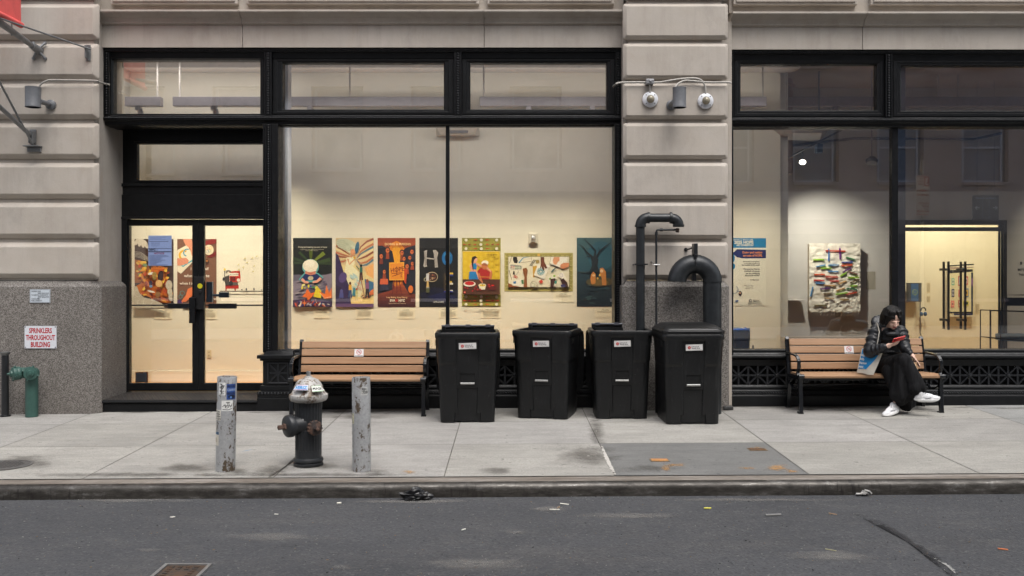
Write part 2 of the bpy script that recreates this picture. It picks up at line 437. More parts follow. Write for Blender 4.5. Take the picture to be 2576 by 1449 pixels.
# pavement slabs: separate flags with narrow joints, over a dark bed
JX = [-60, -12.3, -10.8, -9.3, -7.8, -6.5, -5.05, -3.62, -2.0, -.55, .9, 2.55, 4.0, 5.62, 7.2, 8.7, 10.2, 60]
JY = [8.10, 9.5, 10.8, 11.9]
PATCHC = {(10, 0): (.50, .515, .53)}
bm = bmesh.new(); lay = bm.loops.layers.float_color.new('Col')
random.seed(3)
for i in range(len(JX)-1):
    for j in range(len(JY)-1):
        g = .0045; x0, x1, y0, y1 = JX[i]+g, JX[i+1]-g, JY[j]+g, JY[j+1]-g
        if x1-x0 > 20: nx = 4
        else: nx = 3
        c = PATCHC.get((i, j))
        if c is None:
            b = random.uniform(.9, 1.04); c = (b, b*.995, b*random.uniform(.965, 1.0))
            if i >= 13: c = (.83, .86, .88)
        for k in range(nx):
            a, b_ = x0+(x1-x0)*k/nx, x0+(x1-x0)*(k+1)/nx
            f = bm.faces.new([bm.verts.new((x, y, gz(x, y)+.004)) for x, y in ((a, y0), (b_, y0), (b_, y1), (a, y1))])
            for l in f.loops: l[lay] = (*c, 1)
me = bpy.data.meshes.new('pavement'); bm.to_mesh(me); bm.free(); me.materials.append(CONC)
o = bpy.data.objects.new('pavement', me); C.objects.link(o); o['kind'] = 'structure'
JOINT = plain('joint_dirt', (.13, .122, .105), .9, 0, .4, 6)
sheet('pavement_bed', XS, [8.08, 9, 10, 11, 12.0], lambda x, y: gz(x, y)-.004, JOINT)

# ================================================================== THE BUILDING
ORG = Vector((0, YF, 0))
B = thing('stone_building', 'pale limestone building front with banded piers and black iron shop windows', 'building', ORG)
XL, XR = -9.5, 12.0     # modelled run of the facade
def part(m, name, mats, parent=None, **k):
    return m.build(name, mats, parent or B, **k)

def pier(x0, x1, label, xc=None):
    """banded pier: body + rounded blocks; x0,x1 metres at the block face"""
    m = MB()
    m.box(x0+.07, x1-.07, YP, YF+.6, 1.60, 5.6)
    tops = [-94, 7, 107.5, 208, 308.3, 408.6, 509, 609.5]
    for t in tops:
        zt, zb = PZ(t, YB), PZ(t+90.5, YB); b = .06 if x0 < -6 else .045
        # block with chamfered then rounded arris (ring loft along y)
        def ring(ins, y):
            return [(x, y, z) for x, z in rrect((x0+x1)/2, (zt+zb)/2, (x1-x0)/2-ins, (zt-zb)/2-ins, max(.012, .03-ins*.3), 3)]
        m.loft([ring(0, YP+.002), ring(0, YB+b*.95), ring(.004, YB+b*.78), ring(b*.86, YB+b*.06), ring(b, YB)])
    o = part(m, 'pier', STONE, smooth=14); o['label'] = label
    g = MB(); zt = PZ(721, YB); e = .012
    c = .095 if x0 < -6 else .03
    foot = [(x0-e, YB+c), (x0-e+c, YB), (x1+e-c, YB), (x1+e, YB+c), (x1+e, YF+.6), (x0-e, YF+.6)]; top = [(x0+.05, YB+c+.02), (x0+c+.02, YB+.055), (x1-c-.02, YB+.055), (x1-.05, YB+c+.02), (x1-.05, YF+.5), (x0+.05, YF+.5)]
    g.loft([[(x, y, -.4) for x, y in foot], [(x, y, zt) for x, y in foot], [(x, y, zt+.07) for x, y in top]])
    part(g, 'plinth', GRAN, o, bevel=.008)
    return o
PLx1 = PX(245, YB)
pier(XL, PLx1, 'wide banded limestone pier at the left end')
PMx0, PMx1 = PX(1568, YB), PX(1833, YB)
pier(PMx0, PMx1, 'narrow banded limestone pier between the shop windows')
pier(9.4, XR, 'banded limestone pier beyond the right shop window')

# stone jambs beside the piers (second order, set back)
m = MB()
def jamb(xa, xb, zb=-.3, y0=YJ):
    m = MB(); m.box(xa, xb, y0, YF+.55, zb, PZ(60, YF)); part(m, 'jamb', STONE, bevel=.006)
jamb(PLx1-.06, PX(261, YF), PZ(716, YJ))
jamb(PX(1563, YF), PMx0+.065, -.3, YJ+.03); jamb(PMx1-.065, PX(1836, YF), -.3, YJ+.03)
m = MB(); m.box(PLx1-.06, PX(262, YF), YF+.551, YD-.02, PZ(716, YJ), PZ(310, YF))
part(m, 'jamb', STONE, bevel=.006)
m = MB(); m.box(PLx1-.055, PX(262, YF)+.002, YJ-.008, YD-.03, -.3, PZ(716, YJ)-.001)
o = part(m, 'jamb', GRAN2, bevel=.006); o['label'] = 'warm speckled granite jamb beside the door'

# fascia, cornice, relief panels over each bay
for (pa, pb, dy, joints) in ((250, 1568, 0, (610, 1218)), (1833, 2790, 5, (2170,))):
    xa, xb = PX(pa, YF), PX(pb, YF)
    if pa > 1000: xb = 9.42
    m = MB(); js = [xa]+[PX(j, YF-.05) for j in joints]+[xb]
    for i in range(len(js)-1):
        m.box(js[i]+.003, js[i+1]-.003, YF-.05, YF+.5, PZ(122+dy, YF), PZ(58+dy, YF))
    part(m, 'fascia', STONE, bevel=.004)
    m = MB()
    z = lambda p: PZ(p+dy, YF-.1)
    pr = [(YF-.04, z(60)), (YF-.085, z(58)), (YF-.09, z(54)), (YF-.12, z(46)), (YF-.2, z(38)), (YF-.215, z(35)), (YF-.215, z(30.5)), (YF+.3, z(29)), (YF+.3, z(60))]
    for i in range(len(js)-1): m.prismx(pr, js[i]+.0025, js[i+1]-.0025)
    part(m, 'cornice', STONE, bevel=.003)
    m = MB(); m.box(xa, xb, YF-.03, YF+.5, PZ(29+dy, YF), 5.6); part(m, 'upper_wall', STONE)
    pl = [(278, 598), (620, 1205), (1226, 1545)] if pa < 1000 else [(1845, 2157), (2190, 2760)]
    for (q0, q1) in pl:
        m = MB(); x0, x1, zb = PX(q0, YF-.1), PX(q1, YF-.1), PZ(11+dy*.3, YF-.1)
        for ins, y in ((0, .075), (.035, .1), (.06, .06)):
            pass
        m.hexa([(x0, YF-.11, zb), (x1, YF-.11, zb), (x1, YF-.03, zb-.0), (x0, YF-.03, zb), (x0, YF-.11, 5.5), (x1, YF-.11, 5.5), (x1, YF-.03, 5.5), (x0, YF-.03, 5.5)])
        m.box(x0+.03, x1-.03, YF-.13, YF-.108, zb+.028, 5.47)
        part(m, 'panel', STONE, bevel=.01)
m = MB(); m.box(XL, XR, YF-.02, YF+.55, 5.6, 13.5)
for k in range(9):
    pass
part(m, 'upper_wall', STONE)

# ------------------------------------------------------------------ iron shopfront
def rect_frame(m, xa, xb, za, zb, wl, wr, wt, wb, y0, y1, ch=.012):
    """four mitred bars with a chamfered inner arris"""
    o = [(xa, za), (xb, za), (xb, zb), (xa, zb)]; i = [(xa+wl, za+wb), (xb-wr, za+wb), (xb-wr, zb-wt), (xa+wl, zb-wt)]
    i2 = [(xa+wl-ch, za+wb-ch), (xb-wr+ch, za+wb-ch), (xb-wr+ch, zb-wt+ch), (xa+wl-ch, zb-wt+ch)]
    for k in range(4):
        j = (k+1) % 4
        sec = lambda q: [(o[q][0], y0, o[q][1]), (i2[q][0], y0, i2[q][1]), (i[q][0], y0+ch, i[q][1]), (i[q][0], y1, i[q][1]), (o[q][0], y1, o[q][1])]
        m.loft([sec(k), sec(j)])
def PR(xa, ya, xb, yb, Y): return PX(xa, Y), PX(xb, Y), PZ(yb, Y), PZ(ya, Y)   # x0,x1,z0,z1

def beads(m, p0, p1, pitch, r, sc=(1, 1, 1)):
    p0, p1 = Vector(p0), Vector(p1); L = (p1-p0).length; n = max(2, int(L/pitch)); rng = random.Random(5)
    for k in range(n):
        c = p0.lerp(p1, (k+.5)/n); m.ball((c.x, c.y, c.z), r*rng.uniform(.92, 1.08), 6, 4, sc)

def storefront(xa, xb, top, mull, glasses, lb):
    """xa..xb pixels at YF; returns nothing, builds rails, mullions, bead mouldings"""
    m = MB(); yF = YF
    X0 = PX(xa, YF); X1 = PX(xb, YF)
    g0 = 30
    m.prismx([(YG+.05, PZ(top, YF)), (YF-.03, PZ(top, YF)), (YF-.035, PZ(top+4, YF)), (YF-.012, PZ(top+5, YF)), (YF-.012, PZ(top+13, YF)), (YF+.012, PZ(top+15, YF)), (YF+.03, PZ(top+28, YF)), (YG+.05, PZ(top+30, YF))], X0, X1)
    m.prismx([(YG+.05, PZ(lb-6, YF)), (YF+.012, PZ(lb-6, YF)), (YF-.02, PZ(lb-3, YF)), (YF-.022, PZ(lb+7, YF)), (YF+.015, PZ(lb+11, YF)), (YF+.02, PZ(lb+17, YF)), (YG+.05, PZ(lb+21, YF))], X0, X1)
    part(m, 'transom_rail', IRON, bevel=.003)
    for (c, w) in mull:
        m = MB(); x0, x1 = PX(c-w/2, YF), PX(c+w/2, YF)
        m.box(x0, x1, YF-.004, YG+.05, PZ(lb-5, YF), PZ(top+14, YF))
        m.box(x0, x0+.012, YF-.02, YF-.004, PZ(lb-5, YF), PZ(top+14, YF)); m.box(x1-.012, x1, YF-.02, YF-.004, PZ(lb-5, YF), PZ(top+14, YF))
        mo = part(m, 'mullion', IRON, bevel=.003)
        m = MB(); beads(m, (PX(c, YF), YF-.012, PZ(lb-6, YF)), (PX(c, YF), YF-.012, PZ(top+14, YF)), .03, .0165, (1.0, 1, .8)); part(m, 'bead_moulding', IRONB, mo, smooth=80)
    m = MB()
    beads(m, (X0, YF-.018, PZ(top+8.5, YF)), (X1, YF-.018, PZ(top+8.5, YF)), .019, .0125, (.75, 1, 1))
    part(m, 'bead_moulding', IRONB, smooth=80); m = MB()
    beads(m, (X0, YF-.026, PZ(lb+2, YF)), (X1, YF-.026, PZ(lb+2, YF)), .019, .0125, (.75, 1, 1))
    part(m, 'bead_moulding', IRONB, smooth=80)

def transom(xo0, xo1, yo0, yo1, xg0, xg1, yg0, yg1):
    m = MB(); Y0 = YF+.045; a = PR(xo0, yo0, xo1, yo1, Y0); g = PR(xg0, yg0, xg1, yg1, YG-.02)
    rect_frame(m, a[0], a[1], a[2], a[3], g[0]-a[0], a[1]-g[1], a[3]-g[3], g[2]-a[2], Y0, YG+.04)
    # inner glazing bead
    rect_frame(m, a[0]+.02, a[1]-.02, a[2]+.02, a[3]-.02, max(.01, (g[0]-a[0]-.02)*.5), max(.01, (a[1]-g[1]-.02)*.5), max(.008, (a[3]-g[3]-.02)*.5), max(.008, (g[2]-a[2]-.02)*.5), Y0-.012, Y0-.001, .006)
    w = part(m, 'transom_window', IRON)
    p = MB(); p.box(g[0]-.005, g[1]+.005, YG, YG+.006, g[2]-.005, g[3]+.005); part(p, 'pane', GLASS, w)

storefront(262, 1562, 118, [(269, 14), (675, 18), (1152, 18), (1555, 14)], None, 295)
transom(276, 666, 145, 292, 289, 657, 147, 288)
transom(684, 1143, 146, 290, 713, 1117, 160, 277)
transom(1161, 1548, 146, 291, 1183, 1525, 160, 277)
storefront(1830, 3100, 123, [(1838, 12), (2235, 16), (2690, 16)], None, 301)
transom(1844, 2227, 148, 297, 1861, 2203, 163.5, 279.5)
transom(2243, 2682, 148, 297, 2263, 2665, 167, 280)
transom(2698, 3080, 148, 297, 2718, 3060, 167, 280)

# door column, display window frames
def column(x0, x1, yt, yb, bead):
    m = MB(); a, b, c, d = PR(x0, yt, x1, yb, YF)
    m.box(a, b, YF, YG+.2, c, d)
    for q in (a, bead-.035, bead+.022, b-.013): m.box(q, q+.013, YF-.018, YF-.0005, c, d)
    o = part(m, 'column', IRON, bevel=.003)
    m = MB(); beads(m, (bead, YF-.012, c), (bead, YF-.012, d), .03, .0165, (1, 1, .8)); part(m, 'bead_moulding', IRONB, o, smooth=80)
column(662, 700, 312, 887, PX(676, YF))
column(1546, 1562, 312, 893, PX(1555, YF)); column(1831, 1843, 318, 893, PX(1837, YF))
def display(x0, x1, yt, yb, mulls, name='display_window'):
    m = MB(); Y0 = YG-.03; a = PR(x0, yt, x1, yb, Y0)
    rect_frame(m, a[0]-.03, a[1]+.03, a[2]-.05, a[3]+.03, .035, .035, .035, .055, Y0-.02, YG+.05, .008)
    for (c, w) in mulls: m.box(PX(c-w/2, Y0), PX(c+w/2, Y0), Y0-.015, YG+.045, a[2], a[3])
    w_ = part(m, name, IRON)
    xs = [a[0]]+[PX(c, Y0) for c, w in mulls]+[a[1]]
    for i in range(len(xs)-1):
        p = MB(); p.box(xs[i]+.003, xs[i+1]-.003, YG, YG+.008, a[2]-.004, a[3]+.004); part(p, 'pane', GLASS, w_)
display(702, 1547, 317, 880, [(1126, 9)])
display(1843, 3080, 319, 880, [(2250.5, 15), (2690, 15)])

# sills and stall risers with union-jack grilles
def riser(x0, x1, name='stall_riser'):
    m = MB(); X0, X1 = PX(x0, YF), PX(x1, YF); z = lambda p: PZ(p, YF)
    m.prismx([(YG+.3, z(883)), (YG-.03, z(883)), (YG-.04, z(887)), (YF+.03, z(888)), (YF+.02, z(891.5)), (YF-.03, z(893)), (YF-.04, z(895)), (YF-.04, z(900)), (YF, z(903)), (YF+.03, z(906)), (YF+.04, z(921)), (YG+.3, z(921))], X0, X1)
    m.prismx([(YG+.3, z(969)), (YF+.03, z(969)), (YF+.02, z(973)), (YF-.005, z(975)), (YF-.005, z(977)), (YF+.004, z(978)), (YF-.02, z(981)), (YF-.025, z(983)), (YF-.03, z(991)), (YF-.045, z(993)), (YF-.05, z(996)), (YF-.05, -.4), (YG+.3, -.4)], X0, X1)
    r = part(m, name, IRON, bevel=.003)
    m = MB(); m.box(X0, X1, YF+.2, YF+.22, z(969), z(921)); part(m, 'backing', DARK, r)
    m = MB(); s = z(921)-z(969); n = max(1, int(round((X1-X0)/s))); s2 = (X1-X0)/n; cz = (z(921)+z(969))/2; t = .012; y0, y1 = YF+.045, YF+.075
    m.box(X0, X1, y0, y1, cz-t, cz+t)
    for k in range(n):
        cx = X0+(k+.5)*s2
        m.box(cx-t*.9, cx+t*.9, y0+.002, y1-.001, cz-s/2, cz+s/2)
        m.box(X0+k*s2-t, X0+k*s2+t, y0+.001, y1, cz-s/2, cz+s/2)
        for sg in (1, -1):
            L = math.hypot(s2, s); rot = Matrix.Rotation(sg*math.atan2(s, s2), 3, 'Y'); m.obox((cx, (y0+y1)/2+.002*sg, cz), None, L*.98, .028, .018, rot)
        for q in (0,): m.lathe([(.001, 0), (.022, .001), (.02, .012), (.001, .018)], (cx, y0, cz), (0, -1, 0), 10)
    part(m, 'grille', IRONB, r)
    m = MB(); rng = random.Random(2)    # leaf-and-dart band
    k = X0+.02
    while k < X1-.02:
        m.ball((k, YF-.034, z(988.3)), .013, 6, 4, (.75, .8, 1.25)); m.ball((k+.016, YF-.036, z(984.8)), .008, 5, 4, (1.2, .8, .8)); m.ball((k+.016, YF-.04, z(991)), .008, 5, 4, (1.4, .8, .7))
        k += .032
    part(m, 'leaf_moulding', IRONB, r, smooth=80)
riser(735, 1562); riser(1836, 3100)
# pedestal under the door column
m = MB(); X = lambda p, Y=YF-.1: PX(p, Y); z = lambda p: PZ(p, YF-.12)
for (a, b, y, zt, zb) in ((649, 740, .16, 893, 902), (655, 738, .13, 902, 908), (661, 737, .10, 908, 970), (656, 740, .13, 970, 984), (650, 744, .16, 984, 1000), (650, 746, .17, 1000, 1060)):
    m.box(X(a), X(b), YF-y, YF+.3, z(zb)+.0006, z(zt))
m.hexa([(X(661), YF-.1, z(893)), (X(737), YF-.1, z(893)), (X(737), YF+.3, z(893)), (X(661), YF+.3, z(893)), (X(668), YF-.02, z(884)), (X(732), YF-.02, z(884)), (X(732), YF+.3, z(884)), (X(668), YF+.3, z(884))])
o = part(m, 'pedestal', IRON, bevel=.005)
m = MB(); cx, cz, hs_ = X(700), z(939), .115; y = YF-.108
for (a, b) in ((hs_*2, .018), ): 
    for ang in (0, 90, 45, -45): m.obox((cx, y+.001*(ang/45), cz), None, a*(1.25 if ang in (45, -45) else 1), .014, b, Matrix.Rotation(R(ang), 3, 'Y'))
rect_frame(m, cx-hs_-.015, cx+hs_+.015, cz-hs_-.015, cz+hs_+.015, .018, .018, .018, .018, y-.012, y+.008, .004)
part(m, 'grille', IRONB, o)
m = MB()
for k in range(11): m.ball((X(654)+k*.04, YF-.166, z(989)), .016, 6, 4, (.8, .8, 1.2))
part(m, 'leaf_moulding', IRONB, o, smooth=80)

# ------------------------------------------------------------------ entrance: recess, doors, step
SZ = PZ(985, YD)          # top of the step
DIA = plain('tread_plate', (.055, .05, .047), .55, .5, .4, 30, .5, bscale=120)
m = MB(); xa, xb = PX(252, YF-.18), PX(649, YF-.16)
m.box(xa, xb, YF-.17, YF+.1, -.3, SZ-.045); m.box(xa-.012, xb, YF-.2, YD+.12, SZ-.045, SZ-.012)
o = part(m, 'doorstep', IRON, bevel=.014)
m = MB(); m.box(xa+.0, xb-.01, YF-.18, YD+.1, SZ-.0118, SZ-.006)
for k in range(46): 
    for j in range(8): m.obox((xa+.03+k*(xb-xa-.06)/46, YF-.15+j*.085, SZ-.0045), None, .03, .007, .003, Matrix.Rotation(R(45 if (k+j) % 2 else -45), 3, 'Z'))
part(m, 'tread', DIA, o)
m = MB(); D = YD
fx0, fx1 = PX(297, D), PX(668, D)
def DZ(p): return PZ(p, D)
m.box(fx0, fx0+.14, D-.06, D+.1, SZ, DZ(548)); m.box(fx1-.002, fx1+.25, D-.06, D+.1, SZ, DZ(306))   # posts
m.box(fx0, fx1, D-.05, D+.1, DZ(548), DZ(490)); m.box(fx0, fx1, D-.04, D+.1, DZ(490), DZ(470))
m.box(fx0, fx1, D-.065, D+.1, DZ(470), DZ(462)); m.box(fx0, fx1, D-.075, D-.05, DZ(552), DZ(546))
m.box(fx0, PX(340, D), D-.03, D+.1, DZ(462), DZ(306)); m.box(PX(340, D), fx1, D-.03, D+.1, DZ(356), DZ(306)); m.box(PX(340, D), fx1, D-.03, D+.1, DZ(462), DZ(456))
rect_frame(m, PX(340, D), fx1+.02, DZ(458), DZ(357), .04, .02, .03, .02, D-.045, D+.05, .01)
m.box(fx0, fx1+.1, YF+.04, YG+.3, PZ(314, YF)+.0, PZ(309, YF)); m.box(fx0, fx1+.1, YG+.2, D, DZ(322), DZ(300))
o = part(m, 'door_frame', IRON, bevel=.004)
m = MB(); beads(m, (fx0+.03, YG+.19, DZ(329)), (fx1, YG+.19, DZ(329)), .022, .011); part(m, 'bead_moulding', IRONB, o, smooth=80)
m = MB(); m.box(PX(345, D), fx1, D, D+.006, DZ(455), DZ(361)); part(m, 'pane', GLASS, o)
def leaf(p0, p1, g0, g1, hx, sgn):
    m = MB(); a = PR(p0, 552, p1, 983.5, D-.02); g = PR(g0, 568, g1, 963, D)
    rect_frame(m, a[0], a[1], a[2]+.008, a[3], g[0]-a[0], a[1]-g[1], a[3]-g[3], g[2]-a[2]-.008, D-.03, D+.03, .008)
    d = part(m, 'door', IRON)
    m = MB(); m.box(g[0]-.004, g[1]+.004, D, D+.006, g[2]-.004, g[3]+.004); part(m, 'pane', GLASS, d)
    m = MB()  # inside exit bar
    zc = DZ(768.5); m.tube([(g[0]-.02, D+.09, zc), (g[1]+.02, D+.09, zc)], .011, 8); q = (PX(418, D), PX(480, D)) if sgn < 0 else (PX(520, D), PX(590, D))
    m.box(q[0], q[1], D+.06, D+.12, DZ(777), DZ(764)); part(m, 'exit_bar', plain('exit_bar_blue_black%d' % sgn, (.008, .012, .022), .4), d, bevel=.006)
    return d
dl = leaf(311, 500, 327, 485, 0, -1); dr = leaf(500.6, 680, 515, 668, 0, 1)
m = MB(); m.box(PX(477, D-.1), PX(492, D-.1), D-.13, D-.075, DZ(812), DZ(748)); m.box(PX(478, D-.1), PX(486, D-.1), D-.08, D-.028, DZ(806), DZ(800)); m.box(PX(478, D-.1), PX(486, D-.1), D-.08, D-.028, DZ(760), DZ(754))
part(m, 'handle', IRON, dl, bevel=.006)
m = MB(); m.box(PX(488, D-.05), PX(513, D-.05), D-.06, D-.03, DZ(778), DZ(696)); m.lathe([(.0, 0), (.022, 0), (.02, .02), (.0, .021)], (PX(503, D-.06), D-.06, DZ(733)), (0, -1, 0), 14)
part(m, 'lock_plate', plain('lock_plate_black', (.012, .012, .013), .35), dr, bevel=.004)
m = MB(); BL = plain('blue_grey_latch', (.075, .14, .23), .45)
m.box(PX(516, D), PX(531, D), D+.04, D+.1, DZ(761), DZ(709)); m.box(PX(531, D), PX(547, D), D+.07, D+.08, DZ(746), DZ(740)); m.box(PX(547, D), PX(572, D), D+.05, D+.09, DZ(749), DZ(735))
for q in (722, 744): m.lathe([(0, 0), (.012, 0), (.01, .008), (0, .009)], (PX(524, D), D+.04, DZ(q)), (0, -1, 0), 8)
o = part(m, 'latch', BL, dr, bevel=.012)
c = Canvas(10, 10, None); c.ell(5, 5, 5, 5, (225, 215, 30)); c.ring(5, 5, 3.6, .5, (60, 60, 20)); c.line([(3, 5), (7, 5)], 1, (60, 60, 20))
c.build('yellow_sticker', .0065, parent=dr, loc=(PX(503, D-.065), D-.064, DZ(713)))

# ------------------------------------------------------------------ rooms behind the glass
FLZ = SZ+.02; CLZ = 4.64
m = MB(); m.box(-5.4, 3.80, YW, YW+.15, FLZ+.16, CLZ)
part(m, 'gallery_wall', WALLP)
m = MB(); m.box(-5.4, 3.80, YW-.014, YW+.14, FLZ, FLZ+.155); part(m, 'skirting', WALLP, bevel=.003)
for bx in ((-5.55, -5.30, YG+.06, YW), (3.80, 3.95, YW+.15, YW2), (13, 13.2, YG, 19)):
    m = MB(); m.box(*bx, FLZ, CLZ); part(m, 'side_wall', WALLG)
m = MB(); m.prismz([(-5.4, YD+.12), (-2.9, YD+.12), (-2.9, YF+.25), (13, YF+.25), (13, 19), (-5.4, 19)], FLZ-.2, FLZ); part(m, 'wooden_floor', m_wood('orange_floor_boards', (.42, .2, .07), (.52, .27, .1)))
CEIL = plain('ceiling_paint', (.5, .47, .44), .8, 0, .05, 3)
m = MB(); m.box(-5.6, 13.2, YG+.06, 19, CLZ, CLZ+.2); part(m, 'room_ceiling', CEIL)
m = MB(); m.box(-5.28, 3.98, YW-.32, YW-.001, CLZ-.15, CLZ-.001)
for k, x in enumerate((-2.9, -1.3, -.75, 1.6, 2.9)): m.box(x, x+.14, YG+.06, YW-.33, CLZ-.12, CLZ-.002)
part(m, 'ceiling_beam', plain('beam_paint', (.42, .39, .36), .8), bevel=.01)
# lobby back wall with the door opening
dx0, dx1, dzt = PX(2270, YW2), PX(2524, YW2), PZ(562, YW2)
m = MB(); m.box(3.95, dx0, YW2, YW2+.15, FLZ, CLZ); m.box(dx1, 13, YW2, YW2+.15, FLZ, CLZ); m.box(dx0, dx1, YW2, YW2+.15, dzt, CLZ); part(m, 'lobby_wall', WALLG)
m = MB(); m.box(dx0-.03, dx0, YW2-.02, YW2+.17, FLZ, dzt+.05); m.box(dx1, dx1+.05, YW2-.02, YW2+.17, FLZ, dzt+.05); m.box(dx0, dx1, YW2-.02, YW2+.17, dzt-.02, dzt+.05)
m.box(dx0, dx1, YW2+.05, YW2+.1, PZ(581, YW2), PZ(571, YW2)-.0); o = part(m, 'inner_door_frame', plain('bronze_frame', (.05, .045, .045), .4, .4), bevel=.004)
hb = MB(); BR = plain('bronze_bar', (.07, .062, .05), .35, .7)
for q in (2374, 2386, 2417, 2428):
    x = PX(q, YW2-.05); fr_ = q in (2386, 2428); x = PX(q, YW2-.075 if fr_ else YW2+.175); hb.box(x-.015, x+.015, YW2-.09 if fr_ else YW2+.16, YW2-.06 if fr_ else YW2+.19, PZ(829, YW2), PZ(658, YW2))
for q in (2380, 2422.5):
    for zz in (678, 805): hb.box(PX(q-5, YW2), PX(q+5, YW2), YW2-.07, YW2+.17, PZ(zz+3, YW2), PZ(zz-3, YW2))
part(hb, 'pull_handle', BR, o, bevel=.003)
m = MB(); xm = PX(2403, YW2); m.box(dx0+.004, xm-.003, YW2+.07, YW2+.08, FLZ+.004, PZ(581, YW2)); m.box(xm+.003, dx1-.004, YW2+.07, YW2+.08, FLZ+.004, PZ(581, YW2)); part(m, 'glass_leaf', m_glass('inner_glass', .8), o)
m = MB(); m.box(dx0-1.5, dx1+1.5, 17.6, 17.75, FLZ, CLZ); m.box(dx0-1.5, dx0-1.4, YW2+.15, 17.6, FLZ, CLZ); m.box(dx1+1.4, dx1+1.5, YW2+.15, 17.6, FLZ, CLZ)
part(m, 'inner_room_wall', plain('yellow_lit_wall', (.74, .68, .50), .8, 0, .03, 3))
# vestibule partition in the left window
m = MB(); x = PX(701, YG); m.box(x-.12, x, YG+.06, 12.28, FLZ, CLZ); part(m, 'partition', plain('dark_blue_partition', (.006, .01, .02), .3), bevel=.004)
m = MB(); m.box(x-.10, PX(731, 12.45), 12.30, 12.5, FLZ, CLZ); part(m, 'partition', plain('pale_blue_post', (.42, .46, .56), .5), bevel=.004)
m = MB(); x = PX(2257, 12.1); m.box(x, PX(2270, 12.2), 12.1, 12.3, FLZ, CLZ); part(m, 'partition', plain('grey_post', (.2, .2, .22), .5), bevel=.004)

# ================================================================== buildings across the street (seen in the glass)
def opposite(x0, x1, name, label, matw, matf, win, pitch, storey, h):
    o = thing(name, label, 'building', ((x0+x1)/2, -6.5, 0), group=None); m = MB(); y = -6.5; wlist = []
    m.box(x0, x1, y-8, y-.3, -.3, h)
    n = int((x1-x0)/pitch); st = int(h/storey); wn = None
    for j in range(st):
        za, zb = j*storey+.9, j*storey+storey-.55
        m.box(x0, x1, y-.3, y, j*storey-.3 if j == 0 else j*storey-.55, za)
        for i in range(n+1):
            c = x0+i*(x1-x0)/n; hw = (pitch-win)/2; m.box(max(x0, c-hw), min(x1, c+hw), y-.3, y-.004, za, zb)
        for i in range(n):
            c = x0+(i+.5)*(x1-x0)/n
            wn = MB(); wlist.append(wn); wn.box(c-win/2, c+win/2, y-.28, y-.2, zb-.07, zb); wn.box(c-win/2, c+win/2, y-.28, y-.2, za, za+.07); wn.box(c-win/2, c-win/2+.06, y-.28, y-.2, za+.07, zb-.07); wn.box(c+win/2-.06, c+win/2, y-.28, y-.2, za+.07, zb-.07)
            wn.box(c-win/2+.06, c+win/2-.06, y-.27, y-.21, (za+zb)/2-.03, (za+zb)/2+.03); m.box(c-win/2-.06, c+win/2+.06, y-.02, y+.07, za-.1, za-.001)
    m.build('wall', matw, o)
    m = MB(); m.box(x0+.005, x1-.005, y-.2, y+.05, 3.4, 4.3); m.build('mirror_step_high', plain(name+'_step_high', (.5, .46, .44), .6, 0, .3, .6), o); m = MB(); m.box(x0+.007, x1-.007, y-.2, y+.09, 2.95, 3.4); m.build('sign_band', plain(name+'_band', (.27, .25, .25), .6, 0, .3, .6), o); m = MB(); m.box(x0+.008, x1-.008, y-.2, y+.07, 2.5, 2.95); m.build('transom_band', plain(name+'_step_low', (.15, .145, .15), .5, 0, .4, .6), o); m = MB(); m.box(x0+.01, x1-.01, y-.2, y+.06, -.25, 2.5); m.build('ground_floor_front', plain(name+'_front', (.07, .07, .078), .5, 0, .6, .5), o)  # bands above the front added in stepped tones to soften its mirrored edge
    for wn in wlist: wn.build('window_frame', matf, o)
    g = MB(); g.box(x0+.1, x1-.1, y-.27, y-.26, .6, h-.5); g.build('pane', plain(name+'_pane', (.68, .62, .58) if x0 < 0 else (.10, .14, .22), .35, 0, .3, 1.2), o)
    return o
opposite(-26, 5.6, 'opposite_building', 'pale stone building across the street mirrored in the shop windows', plain('opposite_stone', (.80, .72, .67), .85, 0, .12, 1.2), plain('pale_window_paint', (.75, .74, .74), .5), 1.5, 3.0, 4.1, 15)
opposite(5.7, 30, 'opposite_building', 'dark red brick building across the street mirrored in the shop windows', plain('opposite_brick', (.28, .245, .265), .85, 0, .25, 1.5), plain('blue_white_window_paint', (.38, .44, .56), .5), 1.3, 2.5, 3.7, 17)

# parking sign on the near kerb, beyond the right edge of the picture; the shop glass mirrors it
t = thing('street_sign', 'red and white commercial vehicles sign on a steel post, mirrored in the right shop window', 'street sign', (6.62, 8.55, gz(6.6, 8.5)))
m = MB(); m.tube([(6.62, 8.55, gz(6.6, 8.5)), (6.62, 8.55, 3.5)], .03, 10); m.build('post', STEEL, t)
c = Canvas(60, 130, (214, 214, 216)); c.rect(2, 2, 58, 4, (190, 50, 50)); c.rect(2, 126, 58, 128, (190, 50, 50)); c.rect(2, 4, 24, 34, (190, 50, 50)); c.text('3', 13, 30, 32, (230, 230, 230), 'c', bold=.04)
for i, q in enumerate(('hour', 'metered', 'parking')): c.text(q, 28, 12+i*9, 8, (190, 50, 50))
c.text('COMMERCIAL', 4, 52, 8.6, (190, 50, 50), bold=.03); c.text('VEHICLES ONLY', 4, 66, 7.6, (190, 50, 50), bold=.03); c.text('Monday-Friday', 4, 92, 8, (190, 50, 50)); c.text('8am-7pm', 4, 102, 8, (190, 50, 50)); c.line([(6, 116), (50, 116)], 2.5, (190, 50, 50)); c.poly([(50, 111), (57, 116), (50, 121)], (190, 50, 50)); c.poly([(10, 111), (3, 116), (10, 121)], (190, 50, 50))
o = c.build('sign_plate', .64/130, parent=t, local=True); o.location = (0, .04, 3.25-gz(6.6, 8.5)); o.rotation_euler = (0, 0, R(180-24))
